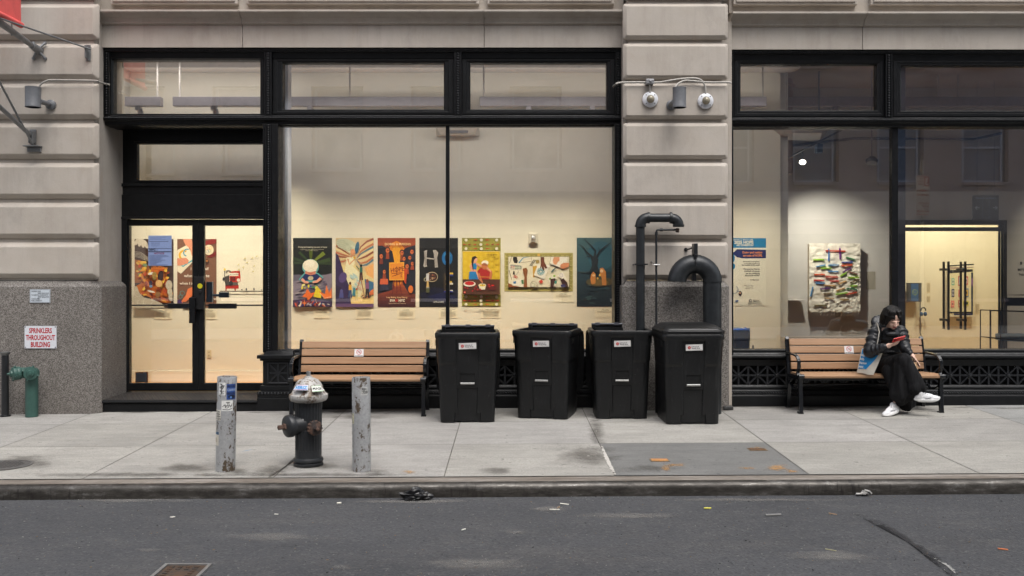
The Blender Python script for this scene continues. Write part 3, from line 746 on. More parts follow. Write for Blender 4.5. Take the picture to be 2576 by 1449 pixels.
# ================================================================== things inside the gallery
class ZC(Canvas):
    """canvas whose shapes are given in the coordinates of an enlarged crop: k = picture px per crop px"""
    def __init__(s, x0, y0, x1, y1, k, sx, sy, bgc, Y, step=.0003):
        s.x0, s.y0, s.k, s.sx, s.sy, s.Y = x0, y0, k, sx, sy, Y
        Canvas.__init__(s, x1-x0, y1-y0, bgc, step)
    def raw(s, vs, fs, col, layer=None):
        return Canvas.raw(s, [(x-s.x0, y-s.y0) for x, y in vs], fs, col, layer)
    def hang(s, name, label, cat='poster', group=None, mat=None, dy=.004):
        px = s.sx+(s.x0+s.w/2)*s.k; py = s.sy+s.y0*s.k; Y = s.Y-dy
        o = s.build(name, s.k*Y/F, loc=(PX(px, Y), Y, PZ(py, Y)), mat=mat); return tag(o, label, cat, group)
KD, SXD, SYD = .6289/2.8975, 400*.6289, 800*.6289      # door crop
KA, SXA, SYA = .6289/3.623, 1100*.6289, 900*.6289      # poster crop A
KB, SXB, SYB = .6289/3.4347, 1700*.6289, 900*.6289     # poster crop B
KC, SXC, SYC = .6289/2.634, 2880*.6289, 900*.6289      # lobby crop left
KE, SXE, SYE = .6289/2.634, 3500*.6289, 900*.6289      # lobby crop right
GP = 'tall art posters hung along the gallery wall'
rn = random.Random(11)
def blobs(c, x0, y0, x1, y1, n, cols, rx, ry, rot=None):
    for i in range(n):
        c.ell(rn.uniform(x0+rx, x1-rx), rn.uniform(y0+ry, y1-ry), rn.uniform(.4, 1)*rx, rn.uniform(.4, 1)*ry, rn.choice(cols), rn.uniform(0, 180) if rot is None else rot, 10)

# -- poster: flames and faces in orange
c = ZC(401, 452, 852, 1252, KD, SXD, SYD, (62, 44, 44), YW)
for r0 in (0, 1, 2, 3): c.ell(430+r0*34, 478+r0*12, 22, 52, (214, 205, 190), 30-r0*18); 
for i in range(5): c.line([(404, 600+i*14), (470, 606+i*16), (560, 668+i*10)], 3, (225, 218, 205))
c.poly([(548, 560), (600, 770), (570, 900), (420, 1000), (470, 1090), (560, 1120), (700, 1190), (820, 1195), (850, 1080), (800, 1000), (770, 800), (740, 770), (600, 760)], (205, 112, 32))
c.poly([(404, 690), (470, 700), (560, 760), (600, 840), (520, 960), (404, 960)], (150, 90, 50))
blobs(c, 404, 690, 560, 960, 34, [(222, 150, 40), (196, 74, 40), (166, 160, 110), (230, 190, 80), (120, 150, 120)], 30, 20)
blobs(c, 430, 780, 840, 1190, 60, [(226, 160, 40), (206, 92, 30), (238, 196, 70), (180, 70, 30), (214, 130, 50), (150, 60, 30)], 38, 18)
c.ell(712, 880, 34, 62, (50, 30, 36), 10); c.ell(596, 965, 22, 34, (50, 42, 74)); c.ell(600, 1000, 20, 14, (120, 150, 190))
c.ell(600, 852, 36, 14, (236, 232, 226), -15); c.ell(640, 880, 26, 50, (182, 150, 80)); c.ell(692, 968, 38, 42, (226, 180, 120)); c.ell(680, 1095, 30, 34, (150, 110, 70), 20)
for i in range(5): c.line([(616, 850+i*18), (664, 846+i*18)], 4, (90, 90, 60))
c.ell(605, 1060, 44, 10, (240, 236, 226), 15)
c.poly([(404, 1000), (440, 1000), (470, 1080), (520, 1130), (620, 1150), (730, 1200), (760, 1250), (404, 1250)], (196, 188, 172))
for q in ((450, 1080, 40), (560, 1180, 46), (480, 1190, 36), (650, 1210, 40)): c.ring(q[0], q[1], q[2], 4, (226, 220, 208), 14, 0, 260)
for q in ((810, 985, 40), (820, 1060, 30), (840, 1120, 36)): c.ell(q[0], q[1], q[2], q[2]*1.4, (188, 180, 164)); c.ring(q[0], q[1], q[2]*.6, 3, (222, 216, 204))
c.text('SVA', 605, 782, 40, (18, 16, 20), bold=.04, xs=1.15); c.text('NYC', 738, 782, 40, (18, 16, 20), bold=.04, xs=1.1); c.ring(708, 764, 18, 5, (40, 44, 60))
c.text('Extreme Heat', 630, 812, 22, (150, 80, 30), xs=1.1)
c.hang('poster', 'poster of orange flame faces with pale clouds behind the left door glass', group=GP)
# -- poster: brown with hands and chalk lettering
c = ZC(895, 452, 1350, 1250, KD, SXD, SYD, (122, 84, 66), YW)
c.poly([(897, 580), (1010, 520), (1100, 690), (940, 858), (897, 830)], (236, 226, 204)); c.line([(897, 830), (940, 855), (1098, 700)], 4, (60, 50, 50))
c.ring(975, 640, 52, 26, (232, 180, 50), 14, 60, 300); c.ring(1010, 610, 40, 14, (80, 160, 190), 12, 100, 300); c.line([(900, 700), (960, 770), (1070, 700)], 16, (90, 180, 200)); c.line([(900, 680), (930, 700), (960, 690)], 20, (190, 50, 40))
c.poly([(960, 454), (1060, 454), (1100, 560), (1098, 680), (1060, 640), (1040, 560), (990, 520)], (226, 150, 120)); c.poly([(897, 680), (1000, 670), (1030, 700), (1020, 735), (930, 760), (897, 760)], (222, 146, 118))
c.poly([(1216, 480), (1290, 454), (1348, 454), (1348, 500), (1216, 530)], (134, 34, 30)); c.ell(1262, 578, 56, 60, (232, 222, 190)); 
for q in (((1240, 560), (210, 60, 60)), ((1270, 590), (80, 150, 90)), ((1285, 555), (230, 150, 40)), ((1250, 600), (70, 120, 190))): c.ring(q[0][0], q[0][1], 16, 4, q[1], 10)
c.poly([(1240, 660), (1348, 590), (1348, 640), (1290, 668)], (120, 30, 28)); c.ell(1240, 718, 26, 34, (70, 40, 26)); c.ell(1240, 706, 14, 10, (170, 110, 50))
c.text('I find myself', 1054, 812, 44, (240, 234, 224), xs=.98); c.text('when I create', 975, 894, 50, (240, 234, 224), xs=1.06); c.text('when I am', 925, 980, 44, (240, 234, 224)); c.text('and', 1290, 1160, 46, (240, 234, 224))
c.poly([(930, 1195), (1000, 1100), (1020, 1030), (1070, 1010), (1090, 1060), (1060, 1120), (980, 1195)], (226, 120, 70)); c.ring(955, 1080, 26, 5, (60, 150, 160), 10); c.ring(935, 1120, 20, 5, (60, 150, 160), 10)
c.poly([(897, 1195), (900, 1160), (930, 1150), (960, 1195)], (70, 50, 110)); c.rect(960, 1180, 1200, 1248, (110, 72, 58))
c.hang('poster', 'brown poster of hands making art behind the meeting stiles of the doors', group=GP)
# -- picture: red machine on cream
CR = (232, 226, 210)
c = ZC(1385, 600, 2065, 1090, KD, SXD, SYD, CR, YW)
c.rect(1390, 1052, 2060, 1062, (40, 34, 34)); c.rect(1452, 985, 1608, 1028, (176, 38, 26)); c.poly([(1452, 1028), (1472, 1028), (1462, 1058), (1456, 1058)], (140, 30, 24)); c.poly([(1556, 1028), (1576, 1028), (1570, 1058), (1562, 1058)], (140, 30, 24))
c.rect(1470, 945, 1600, 988, (90, 84, 80)); c.poly([(1500, 830), (1620, 822), (1630, 900), (1610, 952), (1505, 955)], (190, 44, 30)); c.rect(1500, 845, 1606, 880, (236, 230, 216)); c.text('ACTS OF HOPE', 1504, 872, 20, (30, 26, 26), xs=.74)
c.ell(1606, 928, 22, 22, (236, 230, 216)); c.ring(1606, 928, 22, 6, (180, 40, 30)); c.rect(1510, 890, 1570, 935, (110, 26, 22)); c.poly([(1545, 822), (1620, 824), (1606, 836), (1560, 836)], (200, 50, 36))
c.poly([(1440, 890), (1500, 870), (1500, 985), (1455, 990)], (66, 60, 58)); c.ring(1490, 845, 26, 14, (120, 112, 104), 12, 180, 340); c.rect(1440, 820, 1450, 890, (110, 104, 96)); c.ell(1446, 806, 12, 16, (240, 214, 110)); c.ell(1434, 915, 14, 20, (50, 50, 56)); c.ell(1520, 965, 22, 28, (40, 40, 44))
for x, y in ((1610, 805), (1606, 750), (1664, 778), (1706, 726), (1682, 680), (1770, 672), (1790, 764), (1778, 828), (1890, 742), (1896, 680), (1820, 652), (1960, 700), (1940, 640), (2000, 760)):
    c.ell(x, y, 11, 6, (210, 200, 120), -35, 8); c.line([(x-20, y+16), (x-8, y+6)], 2, (60, 56, 50))
for x, h in ((1648, 20), (1700, 40), (1788, 42), (1876, 14), (1960, 30)): c.ell(x, 1046-h*.3, 10, h*.4, (90, 92, 96), 0, 8)
c.hang('picture', 'cream picture of a small red machine puffing out insects behind the right door glass', 'picture')
# -- sliver of another poster
c = Canvas(24, 173, (200, 150, 60)); c.rect(0, 60, 24, 130, (190, 90, 50)); c.rect(0, 100, 24, 173, (120, 70, 60))
tag(c.build('poster', YW/F, loc=(PX(318, YW), YW-.004, PZ(600, YW))), 'orange and yellow poster cut off by the left door jamb', 'poster', GP)

# -- poster: child with white hair and paper cranes
c = ZC(263, 187, 827, 1187, KA, SXA, SYA, (12, 20, 18), YW)
for a0, w, col in ((-90, 60, (78, 92, 26)), (-125, 40, (44, 66, 34)), (-50, 60, (110, 124, 40)), (-20, 60, (52, 72, 36)), (-155, 50, (40, 60, 38)), (-5, 40, (40, 58, 34)), (-172, 40, (44, 60, 40))):
    ca, sa = math.cos(R(a0)), math.sin(R(a0)); c.line([(520, 560), (520+ca*300, 580+sa*230)], 20, col, w)
c.text('Doing and making are acts of hope', 545, 330, 32, (222, 214, 196), 'c', xs=.93); c.text('and as that hope grows we stop feeling overwhelmed', 535, 358, 16, (190, 184, 170), 'c', xs=.98); c.text('by the troubles of the world', 535, 376, 16, (190, 184, 170), 'c')
c.rect(264, 720, 826, 900, (96, 92, 112)); c.poly([(264, 820), (826, 700), (826, 1100), (264, 1100)], (128, 118, 136)); blobs(c, 264, 800, 826, 1080, 40, [(140, 130, 146), (110, 102, 126), (156, 146, 156), (90, 84, 110)], 60, 14, -10)
c.ell(518, 610, 122, 116, (90, 166, 170)); c.poly([(345, 790), (430, 690), (620, 690), (705, 755), (640, 830), (400, 830)], (90, 166, 170)); 
c.ell(518, 690, 78, 46, (206, 130, 110)); c.poly([(360, 800), (440, 705), (520, 730), (610, 705), (690, 770), (600, 800), (450, 806)], (26, 40, 96)); c.ell(520, 770, 40, 30, (190, 178, 150))
c.ell(516, 590, 112, 92, (232, 224, 206)); c.poly([(408, 600), (626, 600), (600, 665), (500, 676), (430, 650)], (232, 224, 206)); c.ell(516, 560, 70, 50, (242, 236, 222)); c.line([(490, 706), (545, 706)], 6, (150, 50, 50))
c.line([(390, 780), (440, 830), (490, 830)], 44, (226, 160, 140), 26); c.line([(670, 770), (610, 820), (550, 830)], 44, (226, 160, 140), 26)
blobs(c, 330, 850, 660, 930, 12, [(220, 206, 60), (60, 150, 90), (50, 90, 170), (232, 226, 150)], 26, 16)
c.poly([(400, 1040), (450, 980), (470, 920), (520, 990), (590, 970), (540, 1040), (480, 1100), (465, 1050)], (230, 110, 40)); c.poly([(560, 1040), (610, 880), (680, 960), (670, 1060)], (226, 204, 40)); c.poly([(640, 960), (730, 1000), (750, 870), (790, 990), (826, 900), (826, 1060), (720, 1070)], (236, 120, 46)); c.line([(660, 990), (720, 1060), (820, 1040)], 6, (240, 220, 190))
c.poly([(264, 1090), (420, 1070), (560, 1100), (700, 1080), (826, 1110), (826, 1186), (264, 1186)], (60, 44, 80)); blobs(c, 264, 1085, 826, 1186, 34, [(210, 90, 50), (230, 220, 206), (60, 60, 130), (150, 60, 60), (180, 170, 190)], 46, 12)
c.poly([(434, 1075), (444, 1120), (480, 1130), (444, 1142), (434, 1186), (424, 1142), (400, 1130), (424, 1118)], (230, 120, 60))
c.hang('poster', 'poster of a white haired child folding orange and yellow paper cranes', group=GP)
# -- poster: lady with streaming hair
c = ZC(880, 187, 1431, 1190, KA, SXA, SYA, (214, 190, 150), YW)
for i in range(9):
    y = 200+i*42; col = [(150, 78, 62), (232, 206, 150), (196, 116, 80), (90, 130, 150), (238, 222, 170)][i % 5]
    c.line([(1431, y*.9+20), (1330, y+40), (1240, y*.8+160), (1180, 500)], 34, col, 8)
for i in range(6): c.line([(882, 300+i*48), (980, 360+i*34), (1080, 430+i*14)], 30, [(170, 90, 66), (236, 214, 160), (200, 120, 90)][i % 3], 8)
c.ell(1040, 290, 160, 84, (196, 200, 176), 18); c.ell(1110, 350, 88, 60, (210, 214, 190), 20); c.ell(1190, 330, 30, 90, (60, 110, 140), 10)
for i in range(5): c.line([(890, 210+i*26), (1000, 230+i*30), (1120, 330+i*12)], 4, (150, 160, 140))
c.poly([(880, 600), (960, 560), (1040, 600), (1140, 560), (1240, 640), (1431, 760), (1431, 1140), (880, 1140)], (226, 206, 150)); c.poly([(1300, 620), (1431, 560), (1431, 780), (1330, 720)], (236, 176, 110))
c.poly([(1040, 470), (1140, 460), (1160, 560), (1130, 600), (1240, 700), (1290, 900), (1230, 1050), (1120, 1060), (1000, 760)], (232, 226, 190)); c.ell(1130, 395, 36, 48, (226, 160, 120), -10); c.line([(1110, 440), (1100, 470)], 26, (222, 154, 116)); c.line([(1056, 490), (1080, 570), (1150, 500)], 22, (222, 154, 116), 14); c.ell(1152, 472, 16, 18, (232, 180, 50))
blobs(c, 1060, 700, 1280, 960, 12, [(200, 214, 200), (236, 220, 170), (226, 190, 170), (180, 206, 206)], 50, 24, 40)
c.poly([(880, 400), (920, 440), (1010, 720), (1070, 860), (1110, 1186), (880, 1186)], (52, 38, 82)); c.poly([(880, 880), (960, 900), (990, 1040), (880, 1040)], (40, 26, 60)); c.ell(985, 760, 56, 80, (84, 66, 122), 20); c.ell(965, 960, 22, 30, (90, 88, 150)); c.poly([(940, 980), (990, 980), (996, 1055), (932, 1055)], (80, 84, 150))
c.poly([(1110, 1140), (1431, 1140), (1431, 1188), (880, 1188), (880, 1140)], (104, 76, 120)); c.poly([(1120, 1040), (1431, 1060), (1431, 1140), (1102, 1140)], (240, 210, 140))
c.poly([(1230, 740), (1250, 740), (1310, 1060), (1296, 1060)], (170, 130, 100)); c.poly([(1240, 740), (1252, 760), (1200, 920), (1190, 920)], (170, 130, 100)); c.poly([(1300, 780), (1431, 830), (1431, 1000), (1320, 960)], (60, 110, 150)); c.poly([(1140, 900), (1200, 940), (1180, 1030), (1120, 1020)], (60, 130, 150)); c.poly([(1380, 960), (1431, 920), (1431, 1010), (1370, 1010)], (220, 120, 70))
def fig(x, y, s_, top, leg, skin=(90, 56, 40)):
    c.ell(x, y, 16*s_, 20*s_, skin); c.poly([(x-18*s_, y+20*s_), (x+18*s_, y+20*s_), (x+20*s_, y+90*s_), (x-20*s_, y+90*s_)], top); c.poly([(x-18*s_, y+88*s_), (x+18*s_, y+88*s_), (x+26*s_, y+190*s_), (x+8*s_, y+190*s_), (x, y+120*s_), (x-8*s_, y+190*s_), (x-24*s_, y+190*s_)], leg)
fig(1250, 590, 1.1, (50, 110, 100), (70, 36, 40), (40, 26, 26)); c.line([(1180, 590), (1220, 640)], 12, (50, 110, 100)); fig(1092, 845, 1.1, (226, 170, 60), (60, 80, 130)); fig(1340, 810, 1.3, (140, 90, 130), (40, 32, 40), (150, 80, 60)); fig(1185, 930, .8, (200, 196, 130), (214, 206, 150), (170, 90, 60))
blobs(c, 1220, 990, 1420, 1070, 9, [(150, 90, 60), (60, 60, 70), (210, 206, 196)], 18, 16, 0)
c.hang('poster', 'poster of a pale lady with streaming hair above people on a ladder', group=GP)
# -- poster: easel and crowd in orange
c = ZC(1487, 187, 2037, 1188, KA, SXA, SYA, (168, 74, 34), YW)
c.grad(1488, 188, 2036, 700, (150, 66, 40), (206, 110, 36), 8); c.ell(1760, 560, 150, 330, (222, 134, 32)); c.ell(1760, 560, 100, 260, (236, 164, 44))
c.grad(1488, 900, 2036, 1187, (150, 66, 36), (60, 26, 34), 6); c.poly([(1488, 300), (1560, 300), (1700, 380), (1735, 560), (1700, 940), (1488, 1000)], (28, 30, 46)); c.poly([(1820, 400), (1900, 330), (2036, 290), (2036, 1000), (1940, 990), (1860, 860), (1810, 520)], (28, 30, 46))
for x, y, s_ in ((1632, 370, 1.1), (1540, 455, 1.), (1585, 680, .9), (1840, 405, 1.), (1870, 490, .9), (1985, 390, 1.), (1955, 475, .9), (1915, 600, 1.), (1990, 560, .8)):
    c.ell(x, y-6, 34*s_, 44*s_, (40, 28, 34)); c.ell(x, y, 24*s_, 32*s_, (206, 110, 60)); c.ell(x+5, y-4, 14*s_, 6*s_, (90, 40, 36)); c.poly([(x-20, y+34*s_), (x+20, y+34*s_), (x+26, y+110*s_), (x-26, y+110*s_)], rn.choice([(120, 50, 40), (52, 48, 66), (150, 66, 40)]))
c.poly([(1530, 780), (1640, 780), (1640, 860), (1520, 860)], (206, 96, 60)); c.poly([(1530, 860), (1640, 860), (1650, 940), (1520, 950)], (44, 46, 70)); c.ell(1968, 930, 34, 56, (224, 120, 50)); c.poly([(1870, 620), (1920, 640), (1900, 860), (1860, 800)], (190, 70, 36))
for a, b in (((1730, 800), (1700, 1000)), ((1800, 800), (1835, 1000)), ((1765, 540), (1768, 1040))): c.line([a, b], 14, (116, 40, 34))
c.poly([(1656, 545), (1872, 538), (1874, 798), (1658, 802)], (236, 168, 56)); c.poly([(1672, 560), (1858, 554), (1860, 784), (1674, 788)], (226, 140, 44))
c.text('HOPE', 1682, 690, 92, (120, 40, 24), xs=.86, bold=.02, rot=-8); c.line([(1690, 705), (1850, 690)], 9, (110, 34, 24)); c.line([(1700, 745), (1790, 715), (1830, 700), (1830, 760)], 9, (110, 34, 24)); c.line([(1765, 600), (1765, 720)], 8, (110, 34, 24))
c.text('DOING & MAKING', 1782, 293, 46, (240, 206, 150), 'c', bold=.02, xs=.98); c.text('ARE ACTS OF HOPE', 1762, 332, 20, (140, 80, 40), 'c', xs=.7)
c.text('Keep Making, Keep Hoping.', 1768, 1058, 32, (236, 200, 150), 'c', xs=.86); c.text('SVA', 1666, 1108, 44, (246, 240, 226), bold=.04); c.text('NYC', 1794, 1108, 44, (246, 240, 226), bold=.04); c.ell(1764, 1093, 22, 22, (170, 30, 30)); c.text('Student Health and Counseling', 1772, 1142, 20, (230, 200, 170), 'c', xs=.98)
c.hang('poster', 'orange poster of a dark crowd round an easel painted with HOPE', group=GP)
# -- poster: HOPE letters on black
c = ZC(2092, 187, 2652, 1188, KA, SXA, SYA, (9, 10, 14), YW)
c.poly([(2094, 1000), (2300, 900), (2650, 940), (2650, 1150), (2300, 1130), (2150, 1100)], (10, 14, 44)); c.poly([(2200, 1040), (2480, 960), (2640, 1060), (2400, 1110)], (14, 22, 70))
G = (188, 182, 178)
c.poly([(2158, 378), (2204, 362), (2200, 420), (2196, 560), (2204, 600), (2160, 612), (2150, 590), (2168, 480)], G); c.poly([(2286, 366), (2330, 362), (2366, 400), (2350, 480), (2362, 612), (2318, 618), (2310, 500), (2300, 410)], G); c.poly([(2180, 468), (2310, 486), (2300, 502), (2190, 488)], G)
for i in range(6): c.line([(2164+i*6, 380+i*3), (2176+i*3, 590)], 2, (130, 124, 124)); c.line([(2300+i*9, 380), (2322+i*6, 600)], 2, (130, 124, 124))
c.ring(2496, 480, 56, 42, (26, 104, 170), 20, 0, 360, 84); c.ring(2496, 480, 50, 8, (60, 150, 210), 20, 200, 340, 78)
c.ell(2275, 752, 86, 74, (196, 180, 150)); c.ell(2278, 752, 76, 64, (58, 34, 32)); blobs(c, 2215, 700, 2345, 805, 18, [(150, 80, 50), (190, 160, 120), (90, 50, 40), (120, 60, 50)], 16, 10); c.ring(2186, 790, 24, 8, (200, 190, 160)); c.rect(2192, 705, 2232, 810, (206, 206, 212)); c.poly([(2202, 810), (2226, 810), (2236, 900), (2196, 900)], (210, 176, 110)); c.rect(2190, 900, 2240, 978, (84, 86, 60)); c.rect(2192, 900, 2238, 915, (150, 150, 150))
for x, y, w, h, col in ((2448, 740, 40, 26, (214, 180, 60)), (2448, 766, 70, 34, (214, 180, 60)), (2530, 690, 52, 26, (214, 180, 60)), (2530, 716, 52, 24, (44, 60, 140)), (2448, 846, 60, 22, (214, 180, 60)), (2448, 868, 60, 12, (70, 34, 34)), (2535, 812, 30, 26, (214, 180, 60)), (2510, 838, 70, 26, (206, 206, 204)), (2448, 910, 34, 22, (150, 40, 36)), (2448, 932, 60, 20, (206, 206, 204)), (2540, 940, 40, 24, (206, 206, 204)), (2448, 955, 130, 20, (50, 60, 150)), (2448, 700, 26, 250, (60, 50, 40))): c.rect(x, y, x+w, y+h, col)
c.text('ACTS of HOPE', 2298, 1126, 30, (222, 220, 216), xs=.78, bold=.02)
c.hang('poster', 'black poster with brush, driftwood and toy brick letters behind the thin mullion', group=GP)
# -- poster: two women at dinner
c = ZC(507, 178, 1040, 1118, KB, SXB, SYB, (158, 152, 62), YW)
c.rect(507, 178, 1040, 184, (110, 104, 40)); c.rect(507, 346, 1040, 352, (110, 104, 40)); c.rect(507, 958, 1040, 964, (110, 104, 40)); c.rect(507, 1108, 1040, 1118, (110, 104, 40))
for by in (206, 268, 326, 985, 1038, 1088):
    edge = by in (206, 326, 985, 1088)
    for x in ((565, 775, 985) if edge else (768,)):
        for a in range(0, 180, 30): c.ell(x, by, 24, 5, (232, 226, 206), a, 8)
        c.ell(x-34, by+6, 12, 4, (80, 100, 40), 40, 6); c.ell(x+34, by-6, 12, 4, (80, 100, 40), 40, 6)
    for x, d in (((680, -1), (870, 1)) if edge else ((552, 1), (676, -1), (868, 1), (990, -1))):
        w = 34 if edge else 26; c.poly([(x-d*w, by-10), (x-d*w, by+8), (x+d*w, by)], (196, 66, 34)); c.line([(x-d*w, by), (x-d*(w+12), by-3)], 5, (90, 110, 40))
    if not edge:
        for x in (612, 930): c.ell(x-8, by+2, 9, 9, (150, 40, 34)); c.ell(x+8, by-2, 9, 9, (150, 40, 34))
c.rect(516, 360, 1034, 955, (232, 222, 190)); c.rect(520, 364, 1030, 950, (214, 180, 34))
for k in range(7):
    for j in range(4): c.ell(556+k*72, 420+j*90+(k % 2)*40, 24, 38, (222, 190, 50), 0, 10)
c.rect(520, 746, 1030, 948, (84, 48, 32))
c.poly([(612, 560), (650, 520), (700, 510), (720, 560), (712, 610), (730, 680), (760, 730), (800, 790), (790, 800), (740, 740), (690, 690), (640, 650)], (226, 160, 132)); c.poly([(642, 530), (700, 525), (716, 560), (706, 612), (656, 606)], (32, 130, 190)); c.poly([(612, 640), (700, 640), (735, 746), (602, 746)], (32, 120, 186)); c.ell(692, 476, 30, 40, (228, 166, 138)); c.poly([(640, 500), (650, 440), (690, 426), (722, 450), (700, 458), (676, 480), (664, 540), (668, 640), (656, 600), (646, 540)], (44, 28, 30))
c.line([(706, 528), (760, 560), (800, 560)], 26, (226, 160, 132)); c.poly([(722, 640), (750, 596), (800, 580), (880, 590), (902, 640), (880, 745), (745, 745)], (170, 36, 34)); c.ell(822, 560, 44, 54, (196, 116, 72)); c.ell(826, 520, 48, 32, (232, 226, 214)); c.ell(818, 560, 40, 38, (196, 116, 72)); c.ring(806, 542, 12, 4, (60, 30, 24)); c.ring(838, 544, 12, 4, (60, 30, 24))
c.line([(850, 600), (910, 640), (900, 740)], 34, (196, 116, 72)); c.line([(740, 660), (756, 720), (792, 790)], 30, (196, 116, 72), 16); c.line([(850, 585), (890, 620), (905, 640)], 18, (226, 160, 132)); c.line([(752, 712), (890, 716)], 7, (226, 160, 60))
c.ell(614, 808, 84, 38, (236, 230, 220)); c.ell(614, 800, 66, 28, (190, 30, 34)); c.poly([(738, 826), (842, 826), (826, 886), (756, 886)], (236, 230, 214)); c.ell(790, 826, 52, 22, (236, 230, 214)); c.ell(790, 828, 42, 15, (226, 196, 60)); c.ell(790, 822, 8, 8, (40, 30, 26))
c.ell(915, 850, 70, 46, (92, 28, 24), 20); c.ell(930, 830, 20, 9, (206, 40, 34))
for x, y in ((555, 858), (588, 866), (656, 905), (684, 874), (704, 848), (724, 886), (764, 884), (880, 820), (890, 845)): c.ell(x, y, 12, 12, (176, 30, 40), 0, 10)
for i, t in enumerate(('DOING AND MAKING', 'ARE ACTS OF', 'HOPE', '- Corita Kent')): c.text(t, (838, 862, 920, 935)[i], (412, 430, 452, 473)[i], (20, 18, 22, 14)[i], (90, 70, 24), xs=.8)
c.rect(536, 910, 562, 936, (206, 50, 44)); c.rect(543, 917, 555, 929, (240, 220, 200))
c.hang('poster', 'yellow poster of two women at a dinner table with carrot borders', group=GP)
# -- wide poster: hands over collage table
c = ZC(1091, 382, 2033, 912, KB, SXB, SYB, (166, 156, 88), YW)
c.rect(1096, 387, 2028, 906, (196, 186, 120)); c.rect(1104, 395, 2020, 898, (160, 150, 82))
for k in range(14): c.ring(1130+k*66, 415, 26, 6, (206, 198, 140), 10, 0, 180); c.ring(1130+k*66, 878, 26, 6, (206, 198, 140), 10, 180, 360)
for k in range(6): c.ring(1122, 470+k*66, 24, 6, (206, 198, 140), 10, 0, 240); c.ring(2006, 470+k*66, 24, 6, (206, 198, 140), 10, 0, 240)
c.ell(1562, 412, 20, 20, (226, 180, 90))
c.rect(1142, 432, 1984, 858, (90, 84, 50)); c.rect(1146, 436, 1980, 854, (226, 218, 196))
BK = (46, 40, 40)
c.poly([(1210, 438), (1262, 438), (1276, 500), (1262, 528), (1226, 520), (1208, 480)], (30, 24, 26)); c.line([(1290, 520), (1350, 450), (1430, 438)], 16, (60, 140, 180), 4); c.line([(1300, 520), (1465, 500), (1460, 438)], 4, BK)
c.poly([(1168, 556), (1180, 542), (1316, 556), (1332, 572), (1324, 616), (1310, 622), (1180, 608), (1168, 596)], (150, 150, 146)); c.poly([(1174, 560), (1320, 572), (1316, 614), (1178, 602)], (226, 222, 206))
for i in range(5):
    for j in range(2): c.ell(1194+i*28, 568+j*20+i*2, 9, 8, [(170, 60, 50), (170, 60, 50), (50, 120, 70), (60, 110, 90), (40, 110, 60)][i], 0, 8)
c.line([(1190, 440), (1160, 530)], 8, (150, 140, 130)); c.line([(1155, 620), (1190, 750)], 6, BK); c.ring(1236, 706, 14, 6, (206, 60, 50), 10); c.ring(1256, 716, 14, 6, (206, 60, 50), 10); c.line([(1244, 694), (1290, 630)], 6, (150, 150, 150)); c.rect(1212, 632, 1230, 680, (40, 40, 40))
c.line([(1500, 470), (1440, 560)], 7, BK); c.line([(1520, 480), (1460, 560)], 7, BK); c.poly([(1522, 480), (1568, 480), (1566, 520), (1526, 528)], (166, 142, 80))
c.poly([(1352, 856), (1366, 720), (1348, 640), (1340, 600), (1392, 586), (1412, 620), (1400, 700), (1404, 856)], (140, 84, 46)); c.poly([(1146, 800), (1210, 822), (1290, 808), (1300, 850), (1146, 854)], (146, 86, 46))
c.poly([(1200, 770), (1345, 740), (1352, 854), (1200, 830)], (236, 232, 220)); c.poly([(1212, 778), (1252, 772), (1250, 806), (1214, 808)], (60, 120, 180)); c.poly([(1320, 756), (1352, 750), (1356, 810), (1328, 812)], (80, 130, 90))
c.poly([(1480, 570), (1540, 560), (1500, 720), (1486, 720)], (206, 160, 60)); c.poly([(1550, 540), (1720, 548), (1640, 745), (1494, 690)], (234, 230, 220)); 
for a in range(0, 360, 40): c.ring(1590+34*math.cos(R(a)), 640+34*math.sin(R(a)), 17, 8, (110, 160, 172), 8)
c.poly([(1586, 440), (1636, 440), (1640, 510), (1680, 590), (1660, 600), (1630, 570), (1640, 620), (1620, 620), (1600, 570), (1580, 600), (1590, 520)], (104, 54, 36))
c.poly([(1562, 770), (1600, 750), (1624, 780), (1590, 806)], (200, 70, 56)); c.poly([(1455, 854), (1450, 800), (1480, 768), (1520, 780), (1552, 820), (1548, 854)], BK); c.poly([(1460, 852), (1456, 804), (1482, 774), (1518, 786), (1546, 822), (1542, 852)], (228, 220, 200))
for x, y, q in ((1482, 800, (90, 130, 80)), (1510, 812, (120, 140, 90)), (1500, 838, (90, 120, 70)), (1530, 835, (150, 120, 80))): c.ell(x, y, 9, 9, q, 0, 8)
c.line([(1796, 590), (1736, 650)], 10, (50, 110, 120)); c.line([(1780, 595), (1726, 645)], 7, (70, 80, 90)); c.poly([(1730, 440), (1956, 440), (1940, 560), (1860, 590), (1712, 530)], (236, 232, 222)); c.line([(1730, 440), (1712, 530), (1860, 590)], 4, BK)
c.poly([(1768, 440), (1848, 440), (1846, 500), (1830, 500), (1800, 550), (1766, 540), (1754, 490)], (214, 150, 110)); c.poly([(1978, 520), (1900, 520), (1856, 550), (1858, 590), (1900, 606), (1978, 570)], (206, 136, 96))
c.poly([(1684, 720), (1780, 700), (1800, 840), (1720, 820)], (236, 232, 222)); c.poly([(1700, 730), (1730, 720), (1736, 750), (1706, 755)], (130, 170, 80)); c.poly([(1740, 680), (1800, 690), (1810, 740), (1750, 745)], (236, 232, 222)); c.ell(1776, 700, 18, 14, (140, 180, 70)); c.poly([(1820, 690), (1890, 645), (1956, 760), (1900, 760)], (236, 232, 222)); c.ring(1870, 690, 22, 4, (140, 110, 190), 10)
c.poly([(1722, 740), (1790, 730), (1790, 760), (1760, 854), (1722, 854)], (70, 40, 36)); c.poly([(1860, 760), (1900, 730), (1950, 790), (1972, 854), (1930, 854), (1880, 810)], (66, 38, 36)); c.rect(1780, 766, 1808, 806, (70, 150, 140)); c.poly([(1860, 820), (1920, 812), (1926, 850), (1870, 852)], (60, 60, 110))
